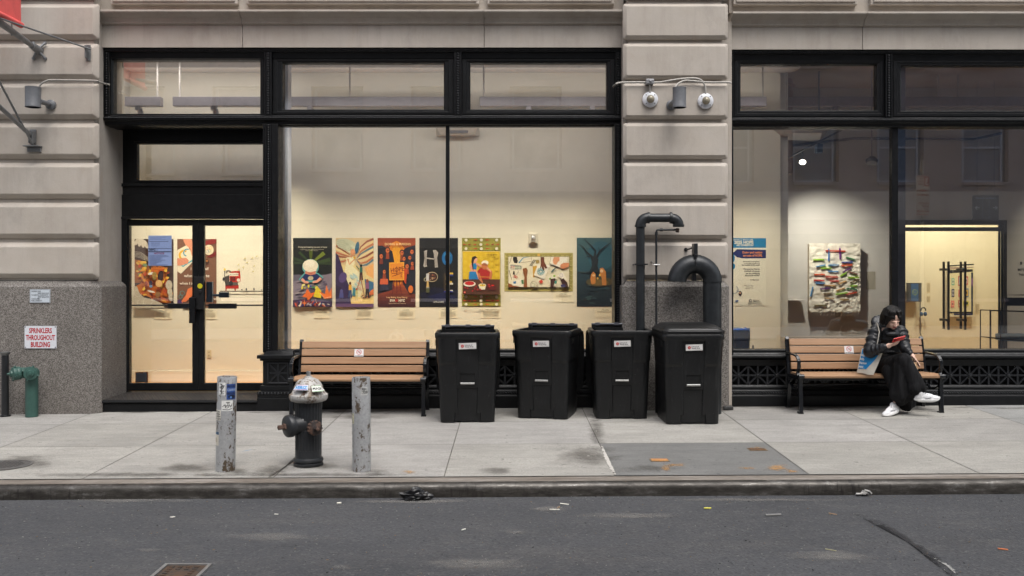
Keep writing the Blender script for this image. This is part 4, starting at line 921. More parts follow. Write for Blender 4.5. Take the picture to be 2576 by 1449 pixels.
c.hang('poster', 'wide olive bordered poster of many hands over a collage table', group='tall art posters hung along the gallery wall')
# -- poster: blue dead tree
c = ZC(2085, 175, 2700, 1122, KB, SXB, SYB, (30, 62, 78), YW)
c.grad(2086, 176, 2690, 640, (64, 100, 108), (34, 74, 92), 12); c.ell(2420, 420, 190, 200, (44, 92, 112)); c.grad(2086, 640, 2690, 1120, (32, 60, 74), (18, 34, 46), 8)
for i in range(36): c.ell(rn.uniform(2120, 2640), rn.uniform(640, 1080), rn.uniform(20, 60), rn.uniform(8, 20), rn.choice([(26, 46, 58), (40, 68, 80), (22, 38, 50), (48, 72, 78)]), rn.uniform(-20, 20), 8)
c.ell(2400, 780, 190, 66, (84, 76, 52)); c.ell(2400, 790, 120, 40, (120, 98, 56))
T = (26, 38, 46)
c.poly([(2280, 440), (2340, 420), (2380, 470), (2368, 560), (2400, 660), (2250, 660), (2290, 560)], T); c.line([(2330, 450), (2340, 350), (2280, 280), (2180, 190)], 34, T, 5); c.line([(2300, 440), (2220, 370), (2170, 300), (2110, 265)], 26, T, 5); c.line([(2350, 450), (2400, 360), (2480, 290), (2560, 240)], 30, T, 5); c.line([(2280, 430), (2230, 430), (2190, 460)], 12, T, 4); c.line([(2400, 360), (2380, 300)], 12, T, 3)
c.poly([(2280, 680), (2310, 642), (2344, 672), (2340, 800), (2300, 816), (2280, 800), (2270, 740)], (206, 134, 66)); c.ell(2316, 692, 20, 16, (236, 196, 150)); c.poly([(2400, 600), (2440, 585), (2486, 640), (2490, 830), (2434, 826), (2424, 720), (2400, 680)], (206, 134, 66)); c.ell(2426, 632, 22, 22, (240, 204, 160)); c.ell(2400, 690, 12, 16, (240, 200, 90)); c.ell(2370, 734, 12, 14, (226, 180, 80))
c.hang('poster', 'dark blue poster of a bare tree over two small hooded figures', group=GP)

# -- caption cards
CAPS = [((388, 778.5, 433, 803), 'Creature of Hope', 'flame'), ((505, 778.5, 546, 803), 'When We Create', 'brown hands'), ((789, 775.5, 828, 801), 'Shining for Two', 'paper crane'),
        ((894, 776, 938, 802), 'Where Hope Finds Its Color', 'streaming hair'), ((999, 776, 1044, 802), 'The Canvas', 'orange crowd'), ((1104, 776, 1151, 800), 'Acts of Hope and Resilience', 'black letters'),
        ((1209, 776, 1261, 800), 'Together at Dinnertime', 'dinner'), ((1392, 736, 1442, 761), 'Collage Night', 'wide collage'), ((1496, 775, 1548, 799), 'Seed of Hope', 'blue tree')]
for (x0, y0, x1, y1), t, w in CAPS:
    k = 8; W_, H_ = (x1-x0)*k, (y1-y0)*k; c = Canvas(W_, H_, (236, 228, 206)); c.text(t, W_/2, 30, 24, (50, 44, 38), 'c', bold=.02, xs=.95); c.lines(W_*.3, W_*.7, 42, 1, 1, (120, 112, 96), 6, .05, True)
    c.lines(W_*.1, W_*.9, 64, 13, 3 if t in ('Collage Night', 'Shining for Two', 'Seed of Hope') else 8, (150, 142, 122), 4, .1, True)
    Y = YW-.004
    tag(c.build('caption_card', Y/F/k, loc=(PX((x0+x1)/2, Y), Y, PZ(y0, Y))), 'small white caption card titled %s below the %s poster' % (t, w), 'caption card', 'caption cards under the posters')

# -- fire alarm strobe
Y = YW; t = thing('fire_alarm', 'white fire alarm strobe on the gallery wall above the wide collage poster', 'fire alarm', (PX(1341.5, Y), Y, PZ(600, Y)))
m = MB(); a = PR(1330, 586, 1353, 613, Y-.03); m.box(a[0], a[1], Y-.045, Y, a[2], a[3]); m.build('housing', plain('alarm_cream', (.6, .56, .48), .5), t, bevel=.012)
m = MB(); a = PR(1336, 590, 1347, 609, Y-.05); m.box(a[0], a[1], Y-.06, Y-.045, a[2], a[3]); m.build('bezel', plain('alarm_grey', (.36, .34, .3), .4), t, bevel=.004)
m = MB(); m.ball((PX(1341.5, Y), Y-.062, PZ(599, Y)), .028, 12, 8, (1, .5, 1)); m.build('lens', plain('alarm_lens', (.75, .76, .8), .12, .4), t, smooth=60)
# -- wall outlet & wall vent
c = Canvas(12, 20, (214, 200, 166)); c.rect(4, 4, 8, 8, (180, 168, 136)); c.rect(4, 12, 8, 16, (180, 168, 136)); c.rect(5, 5, 5.6, 7, (60, 50, 40)); c.rect(6.6, 5, 7.2, 7, (60, 50, 40)); c.rect(5, 13, 5.6, 15, (60, 50, 40)); c.rect(6.6, 13, 7.2, 15, (60, 50, 40))
tag(c.build('wall_socket', YW/F, loc=(PX(526, YW), YW-.006, PZ(880, YW)), base=.006), 'cream wall socket low on the wall behind the right door glass', 'wall socket')
m = MB(); Y = YW; a = PR(1096, 323, 1206, 342, Y-.1); m.hexa([(a[0]+.08, Y-.22, a[2]), (a[1]-.08, Y-.22, a[2]), (a[1], Y, a[2]+.01), (a[0], Y, a[2]+.01), (a[0]+.02, Y-.3, a[3]), (a[1]-.02, Y-.3, a[3]), (a[1], Y, a[3]), (a[0], Y, a[3])])
m.mi = 1; m.box(a[0]+.15, a[1]-.15, Y-.262, Y-.24, a[2]+.02, a[3]-.012)
tag(m.build('air_vent', [plain('vent_paint', (.55, .52, .45), .6), plain('vent_slot', (.1, .1, .11), .5)], loc=(PX(1150, Y), Y, a[2])), 'pale air vent high on the gallery wall behind the thin mullion', 'air vent')
# -- small framed notice on the floor inside the left door
c = Canvas(31, 26, (150, 96, 50)); c.rect(2.5, 3, 28, 24, (150, 172, 214)); c.lines(4, 26, 5, 2, 9, (90, 104, 150), .7); c.rect(20, .5, 27, 2.6, (170, 190, 230))
tag(c.build('framed_notice', 12.5/F, loc=(PX(356, 12.5), 12.5, PZ(936, 12.5)), base=.02), 'small blue notice in a brown frame at the foot of the left door', 'notice')
# -- blue paper notices taped to the left door
c = Canvas(270, 350, (148, 168, 214)); c.lines(18, 240, 22, 12, 3, (110, 124, 170), 3, .5); c.lines(10, 240, 66, 1, 1, (60, 70, 110), 5); c.lines(30, 150, 84, 12, 4, (100, 116, 160), 3, .3)
c.rect(2, 148, 266, 153, (50, 60, 100)); c.text('NYC', 14, 176, 30, (20, 22, 34), bold=.05, xs=1.1); c.text('Health', 82, 172, 12, (60, 66, 90)); c.rect(2, 184, 266, 192, (24, 28, 50)); c.text('NOTICE', 66, 216, 26, (150, 60, 90), xs=1.25, bold=.02)
c.lines(12, 240, 228, 11, 8, (100, 116, 160), 3, .4); c.lines(14, 120, 316, 10, 2, (90, 100, 150), 3, .3); c.lines(14, 240, 338, 10, 1, (70, 80, 130), 3)
Y = YD-.012
tag(c.build('paper_notice', KD*Y/F, loc=(PX(402.5, Y), Y, PZ(592.5, Y)), rz_=0), 'pale blue paper notices headed NYC taped inside the left door', 'notice')

# -- lobby banner (exhibition)
c = ZC(40, 138, 485, 852, KC, SXC, SYC, (236, 232, 216), YW)
BLU = (14, 130, 186)
c.rect(40, 138, 485, 240, BLU); c.text('JANUARY 22 - MARCH 4, 2025', 348, 161, 20, (232, 228, 214), 'r', xs=.78, bold=.02); c.text('2025 HOPE', 352, 197, 44, (232, 228, 214), 'r', xs=.94, bold=.05); c.text('ART EXHIBITION', 350, 222, 27, (232, 228, 214), 'r', xs=.86, bold=.05)
c.poly([(130, 300), (180, 255), (484, 262), (484, 350), (240, 352), (180, 340)], (30, 44, 110)); c.text('Doing and making', 446, 299, 32, (240, 150, 70), 'r', xs=.9, bold=.03); c.text('are acts of HOPE.', 446, 332, 32, (240, 150, 70), 'r', xs=.87, bold=.03)
c.ell(130, 350, 26, 46, BLU); c.ell(140, 435, 20, 30, BLU)
for i, (t_, y) in enumerate((('And as that hope grows,', 390), ('we stop feeling overwhelmed by', 409), ('the troubles of the world.', 428), ('We remember that we,', 470), ('individuals and groups,', 492), ('can do something', 517), ('about those troubles.', 538), ('-Corita Kent', 584))):
    c.text(t_, 418 if i < 7 else 408, y, 20 if i not in (1, 5) else (14, 23)[i == 5], (52, 54, 66), 'r', xs=.9, bold=.02)
for i, t_ in enumerate(('Explore more about', "Corita's art, life,", 'and mission here:')): c.text(t_, 348, 640+i*15, 12, (80, 80, 88), 'r')
c.ring(150, 680, 40, 4, (30, 90, 160), 14, -60, 120); c.ring(180, 720, 26, 4, (30, 90, 160), 12, -120, 60); c.ell(212, 722, 18, 26, (60, 40, 50)); c.ell(210, 716, 9, 11, (220, 170, 140)); c.ell(175, 800, 20, 8, (30, 90, 160), -10)
c.ring(320, 797, 13, 6, (60, 60, 66)); c.text('School of', 343, 797, 18, (60, 60, 66), xs=1., bold=.02); c.text('Visual Arts', 343, 812, 18, (60, 60, 66), xs=1., bold=.02); c.lines(286, 446, 820, 9, 2, (110, 108, 104), 3, .1, True)
c.hang('exhibition_banner', 'cream and blue exhibition poster on the wall left of the lobby recess', 'poster')

# -- woven artwork
Y = YW2; t = thing('woven_artwork', 'cream stitched textile artwork crossed by bright ribbon strips', 'artwork', (PX(2098, Y), Y-.12, PZ(787, Y-.12)))
Yq = Y-.14; x0, x1, z0, z1 = PR(SXC/1+933*KC, SYC+193*KC, SXC+1473*KC, SYC+918*KC, Yq)
bm = bmesh.new(); nx, nz = 54, 74; g = []
for j in range(nz+1):
    row = []
    for i in range(nx+1):
        u, v = i/nx, j/nz; x = x0+(x1-x0)*u; z = z0+(z1-z0)*v
        d = noise.noise(Vector((u*9, v*12, 1)))*.016+noise.noise(Vector((u*26, v*34, 4)))*(.018 if v < .18 or u > .88 or u < .08 else .007)
        d += .005*abs(math.sin(v*math.pi*16+noise.noise(Vector((u*7, v*9, 0)))*1.2))
        row.append(bm.verts.new((x+.006*noise.noise(Vector((v*9, 0, u)))*(i in (0, nx)), Yq-.02-d, z)))
    g.append(row)
for j in range(nz):
    for i in range(nx): bm.faces.new([g[j][i], g[j][i+1], g[j+1][i+1], g[j+1][i]])
m = MB(); m.bm.free(); m.bm = bm; m.build('cloth', plain('cream_canvas', (.78, .74, .62), .9, 0, .06, 12, .2), t, smooth=60)
m = MB(); m.box(x0+.01, x1-.01, Yq-.005, Y-.06, z0+.01, z1-.01); m.build('stretcher', plain('stretcher_wood', (.4, .33, .22), .7), t)
def cz_(x, y): return PX(SXC+x*KC, Yq), PZ(SYC+y*KC, Yq)
ST = [(1105, 272, 1311, 276, (200, 60, 30)), (1137, 250, 1137, 378, (80, 130, 190)), (1253, 245, 1256, 360, (110, 30, 130)), (1316, 340, 1408, 366, (30, 120, 60)), (972, 366, 1086, 366, (150, 200, 50)), (1272, 394, 1388, 390, (50, 80, 150)), (1006, 440, 1102, 420, (90, 150, 200)), (1132, 423, 1240, 420, (90, 150, 200)), (1270, 428, 1383, 420, (220, 90, 40)),
      (1052, 456, 1162, 455, (160, 210, 60)), (1282, 500, 1368, 450, (90, 30, 110)), (1130, 488, 1238, 490, (90, 150, 200)), (1258, 540, 1320, 500, (150, 200, 50)), (1350, 494, 1434, 518, (110, 60, 40)), (983, 522, 1096, 520, (220, 90, 40)), (1104, 545, 1230, 548, (200, 60, 30)), (1336, 552, 1452, 555, (150, 200, 50)), (980, 580, 1090, 586, (200, 60, 40)), (1147, 590, 1244, 590, (190, 50, 40)), (1360, 610, 1450, 572, (100, 80, 40)), (998, 612, 1095, 612, (90, 150, 200)), (1234, 624, 1322, 588, (190, 150, 90)),
      (1088, 634, 1210, 640, (190, 150, 90)), (1362, 642, 1436, 638, (150, 200, 50)), (1048, 674, 1148, 664, (90, 30, 110)), (1325, 668, 1434, 680, (30, 110, 60)), (1216, 694, 1306, 662, (190, 150, 90)), (970, 650, 946, 752, (90, 150, 200)), (1082, 718, 1166, 716, (130, 120, 90)), (1210, 732, 1332, 712, (150, 200, 60)), (1320, 732, 1432, 706, (210, 80, 40)), (1090, 770, 1194, 775, (180, 150, 100)), (1255, 784, 1350, 784, (170, 140, 80)), (985, 846, 1116, 846, (110, 100, 50))]
for xa, ya, xb, yb, col in ST:
    a_, b_ = cz_(xa, ya), cz_(xb, yb); dx, dz = b_[0]-a_[0], b_[1]-a_[1]; L = math.hypot(dx, dz); nx_, nz_ = -dz/L*.0095, dx/L*.0095
    m = MB(); m.add([(a_[0]+nx_, Yq-.05, a_[1]+nz_), (b_[0]+nx_, Yq-.05, b_[1]+nz_), (b_[0]-nx_, Yq-.05, b_[1]-nz_), (a_[0]-nx_, Yq-.05, a_[1]-nz_), (a_[0]+nx_, Yq-.036, a_[1]+nz_), (b_[0]+nx_, Yq-.036, b_[1]+nz_), (b_[0]-nx_, Yq-.036, b_[1]-nz_), (a_[0]-nx_, Yq-.036, a_[1]-nz_)], [(0, 1, 2, 3), (7, 6, 5, 4), (0, 4, 5, 1), (1, 5, 6, 2), (2, 6, 7, 3), (3, 7, 4, 0)])
    m.build('ribbon', plain('ribbon', lin(col), .6), t)
m = MB()
for k in range(15): x = x0+.03+k*(x1-x0-.06)/14; m.tube([(x, Yq-.02, z0+.01), (x+.004, Yq-.02, z0-.03), (x-.012, Yq-.01, z0-.06)], .003, 5)
m.build('fringe', plain('cream_thread', (.6, .56, .46), .9), t)

# -- wall shelf with pencils
Yq = YW2; t = thing('wall_shelf', 'small white wall shelf with pencil holder left of the textile artwork', 'shelf', (PX(2000, Yq), Yq, PZ(752, Yq)))
wp = plain('shelf_paint', (.62, .59, .54), .6)
def cb(xa, ya, xb, yb, Y): return PR(SXC+xa*KC, SYC+ya*KC, SXC+xb*KC, SYC+yb*KC, Y)
m = MB(); a = cb(722, 750, 868, 798, Yq-.16); m.box(a[0], a[1], Yq-.02, Yq, a[2], a[3]); m.box(a[0], a[1]+.03, Yq-.2, Yq-.021, a[2], a[2]+.016); m.build('shelf', wp, t, bevel=.004)
m = MB(); a = cb(668, 745, 722, 812, Yq-.1); m.box(a[0], a[1], Yq-.1, Yq, a[2], a[3]); m.build('pencil_box', wp, t, bevel=.004)
for k, (x, y, col) in enumerate(((648, 720, (40, 50, 90)), (660, 712, (160, 150, 40)), (706, 738, (150, 40, 40)), (714, 736, (60, 90, 60)))):
    a = cb(x, y, x+4, y+30, Yq-.06); m = MB(); m.tube([(a[0]+.04*(k < 2), Yq-.06, a[2]-.05), (a[0], Yq-.06, a[3])], .006, 6); m.build('pencil', plain('pencil', lin(col), .5), t)
m = MB(); a = cb(660, 812, 700, 940, Yq-.05); m.tube([(a[1], Yq-.05, a[3]), (a[1]-.02, Yq-.05, a[3]-.2), (a[0]+.06, Yq-.05, a[2]+.06), (a[0], Yq-.05, a[2]+.02), (a[0]+.04, Yq-.05, a[2]), (a[1]-.03, Yq-.05, a[2]+.1), (a[1]+.01, Yq-.05, a[2]+.35)], .004, 6); m.build('string', wp, t)
# -- faint wall texts
for nm, (xa, ya, xb, yb, cx_, cy_), lab in (('wall_text', (1540, 490, 1640, 680, SXC, SYC), 'grey printed wall text right of the textile artwork'), ('wall_text', (545, 608, 582, 715, SXE, SYE), 'upper printed wall text right of the wall screen'), ('wall_text', (545, 750, 582, 815, SXE, SYE), 'lower printed wall text right of the wall screen'), ('wall_text', (1060, 832, 1100, 940, SXE, SYE), 'printed wall text right of the patchwork quilt')):
    Yq = YW2 if cx_ == SXC else 17.6; k = 2; c = Canvas((xb-xa)*k, (yb-ya)*k, (186, 180, 160) if cx_ == SXC else (218, 202, 160)); c.lines(4, (xb-xa)*k-4, 8, 9, int((yb-ya)*k/9)-2, (150, 145, 130), 3.5, .2)
    px = cx_+(xa+xb)/2*KC; py = cy_+ya*KC
    tag(c.build(nm, KC*Yq/F/k, loc=(PX(px, Yq-.004), Yq-.004, PZ(py, Yq-.004))), lab, 'wall text')
# -- recycling bin with liner, chrome finial
Yq = 12.7; t = thing('recycling_bin', 'blue recycling bin with a clear liner inside the lobby window', 'bin', (PX(1862, Yq), Yq, FLZ))
m = MB(); x0, x1 = PX(1838, Yq), PX(1880, Yq); zt = PZ(832, Yq); BLUE = plain('blue_plastic', (.05, .26, .8), .4)
m.loft([[(x, y, z) for x, y in rrect((x0+x1)/2, Yq, (x1-x0)/2*s_, .15*s_, .04, 3)] for s_, z in ((.82, FLZ), (1., zt), (1.04, zt), (1.04, zt+.02), (.98, zt+.02), (.96, zt-.1))]); m.build('bin_body', BLUE, t, smooth=50)
m = MB(); rg = []
for j in range(7):
    ring = []
    for i, (x, y) in enumerate(rrect((x0+x1)/2, Yq, (x1-x0)/2, .15, .05, 4)):
        w = 1.06+.03*math.sin(i*2.1+j); ring.append(((x-(x0+x1)/2)*w+(x0+x1)/2, (y-Yq)*w+Yq, zt+.035-.055*j+.012*math.sin(i*1.7+j*2)))
    rg.append(ring)
lm = m_glass('bin_liner_film', 1., (.75, .86, .97), .25); lm.node_tree.nodes['Math'].inputs[1].default_value = 3.2
m.loft(rg, cap=False); m.build('liner', lm, t, smooth=60)
m = MB(); m.hexa([(PX(1884, Yq), Yq, FLZ), (PX(1888, Yq), Yq, FLZ), (PX(1888, Yq), Yq+.03, FLZ), (PX(1884, Yq), Yq+.03, FLZ), (PX(1878, Yq), Yq, PZ(856, Yq)), (PX(1882, Yq), Yq, PZ(856, Yq)), (PX(1882, Yq), Yq+.03, PZ(856, Yq)), (PX(1878, Yq), Yq+.03, PZ(856, Yq))])
tag(m.build('green_board', plain('lime_green', (.35, .48, .08), .5), loc=(PX(1886, Yq), Yq, FLZ)), 'narrow lime green board leaning behind the blue recycling bin', 'board')
Yq = 12.2; m = MB(); c_ = (PX(1894, Yq), Yq, PZ(882, Yq)); m.lathe([(.005, -.6), (.006, .0), (.01, .01), (.006, .02), (.018, .022), (.018, .035), (.014, .038), (.013, .055), (.004, .075), (.0, .077)], c_, (0, 0, 1), 14)
tag(m.build('metal_finial', plain('satin_chrome', (.4, .4, .42), .25, 1), loc=(c_[0], c_[1], FLZ), smooth=40), 'bullet shaped metal finial on a thin post in the lobby window', 'finial')
# -- wall screen with headphones
Yq = 17.55; t = thing('wall_screen', 'small dark wall screen showing a blue and yellow drawing', 'screen', (PX(SXE+420*KE, Yq), Yq, PZ(SYE+808*KE, Yq)))
def eb(xa, ya, xb, yb, Y): return PR(SXE+xa*KE, SYE+ya*KE, SXE+xb*KE, SYE+yb*KE, Y)
a = eb(345, 610, 492, 808, Yq-.1); m = MB(); m.box(a[0], a[1], Yq-.1, Yq-.03, a[2], a[3]); m.build('screen_case', plain('screen_case', (.02, .022, .025), .4), t, bevel=.004)
c = Canvas(138, 188, (70, 72, 70)); c.rect(30, 2, 108, 186, (60, 96, 140)); c.ring(70, 92, 26, 5, (150, 170, 90), 14); c.ring(66, 80, 16, 4, (170, 180, 110), 12, 30, 300); c.line([(60, 110), (72, 130), (84, 108)], 4, (150, 170, 90))
c.build('screen', KE*(Yq-.1)/F, parent=t, loc=((a[0]+a[1])/2, Yq-.103, a[3]-.01))
Yq = 17.55; t = thing('headphones', 'black and blue headphones hanging below the wall screen', 'headphones', (PX(SXE+508*KE, Yq), Yq, PZ(SYE+960*KE, Yq)))
cx_, cz0 = PX(SXE+510*KE, Yq-.05), PZ(SYE+895*KE, Yq-.05); m = MB(); m.tube(arc(cx_, cz0, .042, -20, 200, 14, Yq-.05), .011, 8); m.build('headband', DARK, t, smooth=60)
for dx in (-.035, .035): m = MB(); m.ball((cx_+dx, Yq-.05, cz0-.075), .042, 10, 8, (.8, .7, 1)); m.build('ear_cup', plain('blue_ear_cup', (.03, .09, .2), .4), t, smooth=60)
m = MB(); m.tube([(cx_-.05, Yq-.03, cz0+.2), (cx_-.05, Yq-.03, cz0-.42), (cx_-.03, Yq-.04, cz0-.5), (cx_-.02, Yq-.05, cz0-.95)], .008, 6); m.build('cable', DARK, t)
# -- quilt on a rail
Yq = 17.5; t = thing('patchwork_quilt', 'cream patchwork quilt with nine small pictures hanging behind the glass doors', 'quilt', (PX(SXE+905*KE, Yq), Yq, PZ(SYE+965*KE, Yq)))
c = ZC(770, 440, 1042, 968, KE, SXE, SYE, (222, 212, 170), Yq)
c.poly([(770, 440), (1042, 440), (1042, 447), (900, 462), (770, 474)], (170, 150, 130)); c.poly([(770, 476), (1030, 466), (1030, 492), (770, 512)], (32, 30, 36)); c.rect(770, 512, 778, 960, (40, 30, 44)); c.poly([(1012, 500), (1034, 500), (1032, 940), (1014, 940)], (36, 50, 70)); c.rect(1014, 560, 1032, 640, (130, 90, 140)); c.rect(770, 914, 1030, 932, (30, 30, 36)); c.rect(830, 934, 1030, 950, (40, 46, 90)); c.rect(770, 952, 1042, 966, (214, 206, 180)); c.ell(925, 462, 30, 10, (90, 150, 170))
for x, y, w, h, col, c2 in ((806, 560, 30, 74, (110, 180, 150), (220, 226, 200)), (876, 538, 40, 104, (176, 40, 50), (190, 200, 210)), (938, 542, 42, 86, (190, 50, 50), (226, 216, 200)), (806, 674, 28, 84, (30, 44, 90), (200, 200, 200)), (878, 680, 26, 76, (200, 70, 80), (226, 150, 160)), (936, 668, 48, 92, (70, 110, 160), (220, 180, 60)), (798, 796, 36, 72, (224, 120, 110), (230, 160, 140)), (876, 792, 24, 74, (180, 60, 60), (230, 220, 200)), (924, 798, 60, 52, (210, 200, 80), (40, 60, 50))):
    c.rect(x, y, x+w, y+h, col); c.rect(x+7, y+12, x+w-7, y+h-12, c2); c.ell(x+w/2, y+h/2, w*.2, h*.14, (60, 40, 60))
o = c.hang('quilt', None, None); 
o.parent = t; o.location = o.location-t.location
a = eb(766, 432, 1046, 440, Yq); m = MB(); m.tube([(a[0], Yq+.02, a[3]), (a[1], Yq+.02, a[3]+.03)], .012, 8); m.build('rail', DARK, t)
# -- hanging direction sign
Yq = 14.6; k = .6289/2.154; sx, sy = 2900*.6289, 450*.6289
c = ZC(2135, 713, 2357, 927, k, sx, sy, (9, 13, 26), Yq); c.text('Elevator to floors', 2246, 745, 24, (120, 130, 160), 'c', xs=1.02)
for i in range(6): c.text('234689'[i], 2218, 780+i*26, 24, (70, 78, 110), 'c'); c.text(('5', '6', '7', '10', '11', '12')[i], 2276, 780+i*26, 24, (70, 78, 110), 'c')
for s_, x in ((1, 2155), (-1, 2343)): c.line([(x, 821), (x+s_*36, 821)], 4, (200, 206, 216)); c.line([(x+s_*16, 806), (x, 821), (x+s_*16, 836)], 4, (200, 206, 216))
px = sx+2246*k; t = thing('direction_sign', 'dark hanging elevator sign above the lobby glass doors', 'sign', (PX(px, Yq), Yq, PZ(sy+927*k, Yq)))
o = c.build('panel', k*Yq/F, parent=t, loc=(PX(px, Yq), Yq-.004, PZ(sy+713*k, Yq)), base=.02)
for q in (2172, 2320): m = MB(); m.tube([(PX(sx+q*k, Yq), Yq, PZ(sy+713*k, Yq)), (PX(sx+q*k, Yq), Yq, CLZ)], .004, 6); m.build('hanger', STEEL, t)
# -- wire rack with booklets
Yq = 13.6; t = thing('wire_rack', 'black wire display rack right of the lobby glass doors', 'rack', (PX(2560, Yq), Yq, FLZ)); WIRE = plain('black_wire', (.012, .012, .014), .4)
a = eb(1220, 742, 1690, 1310, Yq); m = MB(); r = .008; z1 = eb(0, 0, 0, 903, Yq)[2]; xm = eb(1325, 0, 0, 0, Yq)[0]; x1 = a[1]
for x in (a[0], xm): 
    for y in (Yq-.0, Yq+.3): m.tube([(x, y, FLZ), (x, y, z1)], r, 6)
m.tube([(a[0], Yq, z1), (x1, Yq, z1-.02)], r, 6); m.tube([(a[0], Yq+.3, z1), (x1, Yq+.3, z1-.02)], r, 6); m.tube([(xm+.24, Yq+.3, FLZ), (xm+.24, Yq+.3, a[3]), (x1, Yq+.3, a[3])], r, 6)
zs = eb(0, 0, 0, 1190, Yq)[2]
for q in range(5): m.tube([(a[0], Yq+q*.075, zs), (x1, Yq+q*.075, zs-.05)], r*.8, 6)
for z in (z1-.9, FLZ+.15): m.tube([(a[0], Yq+.3, z), (x1, Yq+.3, z)], r, 6)
m.tube([(x1, Yq, FLZ), (x1, Yq, z1)], r, 6); m.build('wire_frame', WIRE, t, smooth=60)
b = eb(1372, 765, 1690, 852, Yq+.25); m = MB(); m.box(b[0], b[1], Yq+.25, Yq+.27, b[2], b[3]); m.build('header_panel', plain('navy_panel', (.008, .014, .035), .4), t)
b = eb(1290, 1150, 1600, 1215, Yq+.1); m = MB(); m.hexa([(b[0], Yq+.02, b[2]), (b[1], Yq+.02, b[2]-.02), (b[1]+.1, Yq+.28, b[2]), (b[0]+.06, Yq+.28, b[2]), (b[0]+.02, Yq+.02, b[3]-.03), (b[1], Yq+.02, b[3]-.03), (b[1]+.1, Yq+.28, b[3]), (b[0]+.06, Yq+.28, b[3])])
bl = m.build('booklet_stack', plain('booklet_blue', (.2, .34, .5), .6, 0, .3, 40), loc=(b[0], Yq, b[2])); tag(bl, 'stack of blue printed booklets on the wire rack shelf', 'booklets')
c = Canvas(200, 200, None); c.text('s', 24, 60, 60, (30, 30, 34), bold=.03); c.text('MPS', 0, 130, 42, (70, 70, 70)); c.text('Feb', 14, 178, 40, (110, 108, 100))
tag(c.build('wall_lettering', KE*YW2/F, loc=(PX(SXE+1604*KE, YW2), YW2-.002, PZ(SYE+355*KE, YW2))), 'small dark wall lettering at the right end of the lobby wall', 'lettering')

# ------------------------------------------------------------------ lamps indoors
LAMP_M = plain('grey_lamp_housing', (.27, .25, .275), .5)
def linear_light(px0, px1, Y, label, rods, heads):
    z0, z1 = PZ(268, Y), PZ(245, Y); x0, x1 = PX(px0, Y), PX(px1, Y)
    t = thing('linear_light', label, 'ceiling light', ((x0+x1)/2, Y, z0), group='long grey ceiling lights')
    m = MB(); m.box(x0, x1, Y-.06, Y+.06, z0, z1); m.build('housing', LAMP_M, t, bevel=.004)
    for r in rods: m = MB(); m.tube([(PX(r, Y), Y, z1), (PX(r, Y), Y, CLZ)], .012, 8); m.build('rod', plain('white_rod', (.6, .57, .54), .6), t)
    for h in heads: m = MB(); m.box(PX(h-6, Y), PX(h+6, Y), Y-.04, Y+.04, z0-.05, z0-.0); m.lathe([(.0, 0), (.035, 0), (.04, .08), (.0, .081)], (PX(h+4, Y), Y, z0-.04), (0, .5, -1), 12); m.build('lamp_head', LAMP_M, t)
YL = 12.75
linear_light(318, 407, YL, 'short grey ceiling light behind the first transom pane', (396,), (348,))
linear_light(438, 1150, YL, 'longest grey ceiling light across the first two transom panes', (452, 880), (538, 780, 1130))
linear_light(1207, 1640, YL, 'grey ceiling light behind the third transom pane', (1217,), (1330, 1490))
linear_light(1842, 1926, YL, 'short grey ceiling light behind the lobby transom', (1919,), ())
linear_light(1938, 2800, 14.2, 'long grey ceiling light deep in the lobby', (1947, 2360, 2410), (2100,))
# round duct
Yq = 14.6; m = MB(); m.lathe([(.16, PZ(290, Yq)), (.16, CLZ-.12), (.21, CLZ-.11), (.21, CLZ-.09), (.16, CLZ-.08), (.16, CLZ)], (PX(1967, Yq), Yq, 0), (0, 0, 1), 24)
m.lathe([(.16, 0), (.16, .9)], (PX(1967, Yq), Yq, PZ(290, Yq)-.9), (0, 0, 1), 24)
tag(m.build('round_duct', plain('duct_metal', (.4, .33, .3), .35, .8, .2, 8), loc=(PX(1967, Yq), Yq, PZ(290, Yq)-.9), smooth=50), 'round metal air duct near the lobby ceiling', 'duct')
# lobby track with one lit lamp
Yq = 13.9; t = thing('track_light', 'slanting ceiling track with one lit spotlight in the lobby', 'spotlight', (PX(2019, Yq), Yq, PZ(408, Yq)))
m = MB(); m.tube([(PX(1962, Yq), Yq, PZ(385, Yq)), (PX(1973, Yq), Yq, PZ(402, Yq)), (PX(2000, Yq), Yq, PZ(388, Yq)), (PX(2108, Yq), Yq-.3, PZ(330, Yq))], .014, 8); m.tube([(PX(2019, Yq), Yq, PZ(404, Yq)), (PX(2019, Yq), Yq, PZ(378, Yq))], .01, 8)
m.tube([(PX(2085, Yq), Yq-.3, PZ(329, Yq)), (PX(2113, Yq), Yq-.3, PZ(329, Yq))], .03, 10); m.build('track', plain('track_metal', (.12, .12, .12), .4, .5), t, smooth=50)
m = MB(); m.ball((PX(2019, Yq), Yq-.0, PZ(408, Yq)), .042, 20, 14, (1.1, .7, .8)); m.build('bulb', m_emit('lit_bulb', (1, .93, .78), 14), t, smooth=60)
t2 = thing('ceiling_spotlight', 'unlit dark spotlight in the lobby left of the wide mullion', 'spotlight', (PX(2193, Yq), Yq, PZ(404, Yq)))
m = MB(); m.lathe([(.0, 0), (.075, 0), (.09, .04), (.05, .09), (.0, .1)], (PX(2193, Yq), Yq, PZ(410, Yq)), (.2, .3, 1), 16); m.build('lamp_head', plain('dark_lamp', (.03, .035, .045), .35), t2, smooth=50)
m = MB(); m.tube([(PX(2193, Yq), Yq, PZ(396, Yq)), (PX(2193, Yq), Yq, CLZ)], .008, 6); m.build('rod', LAMP_M, t2)
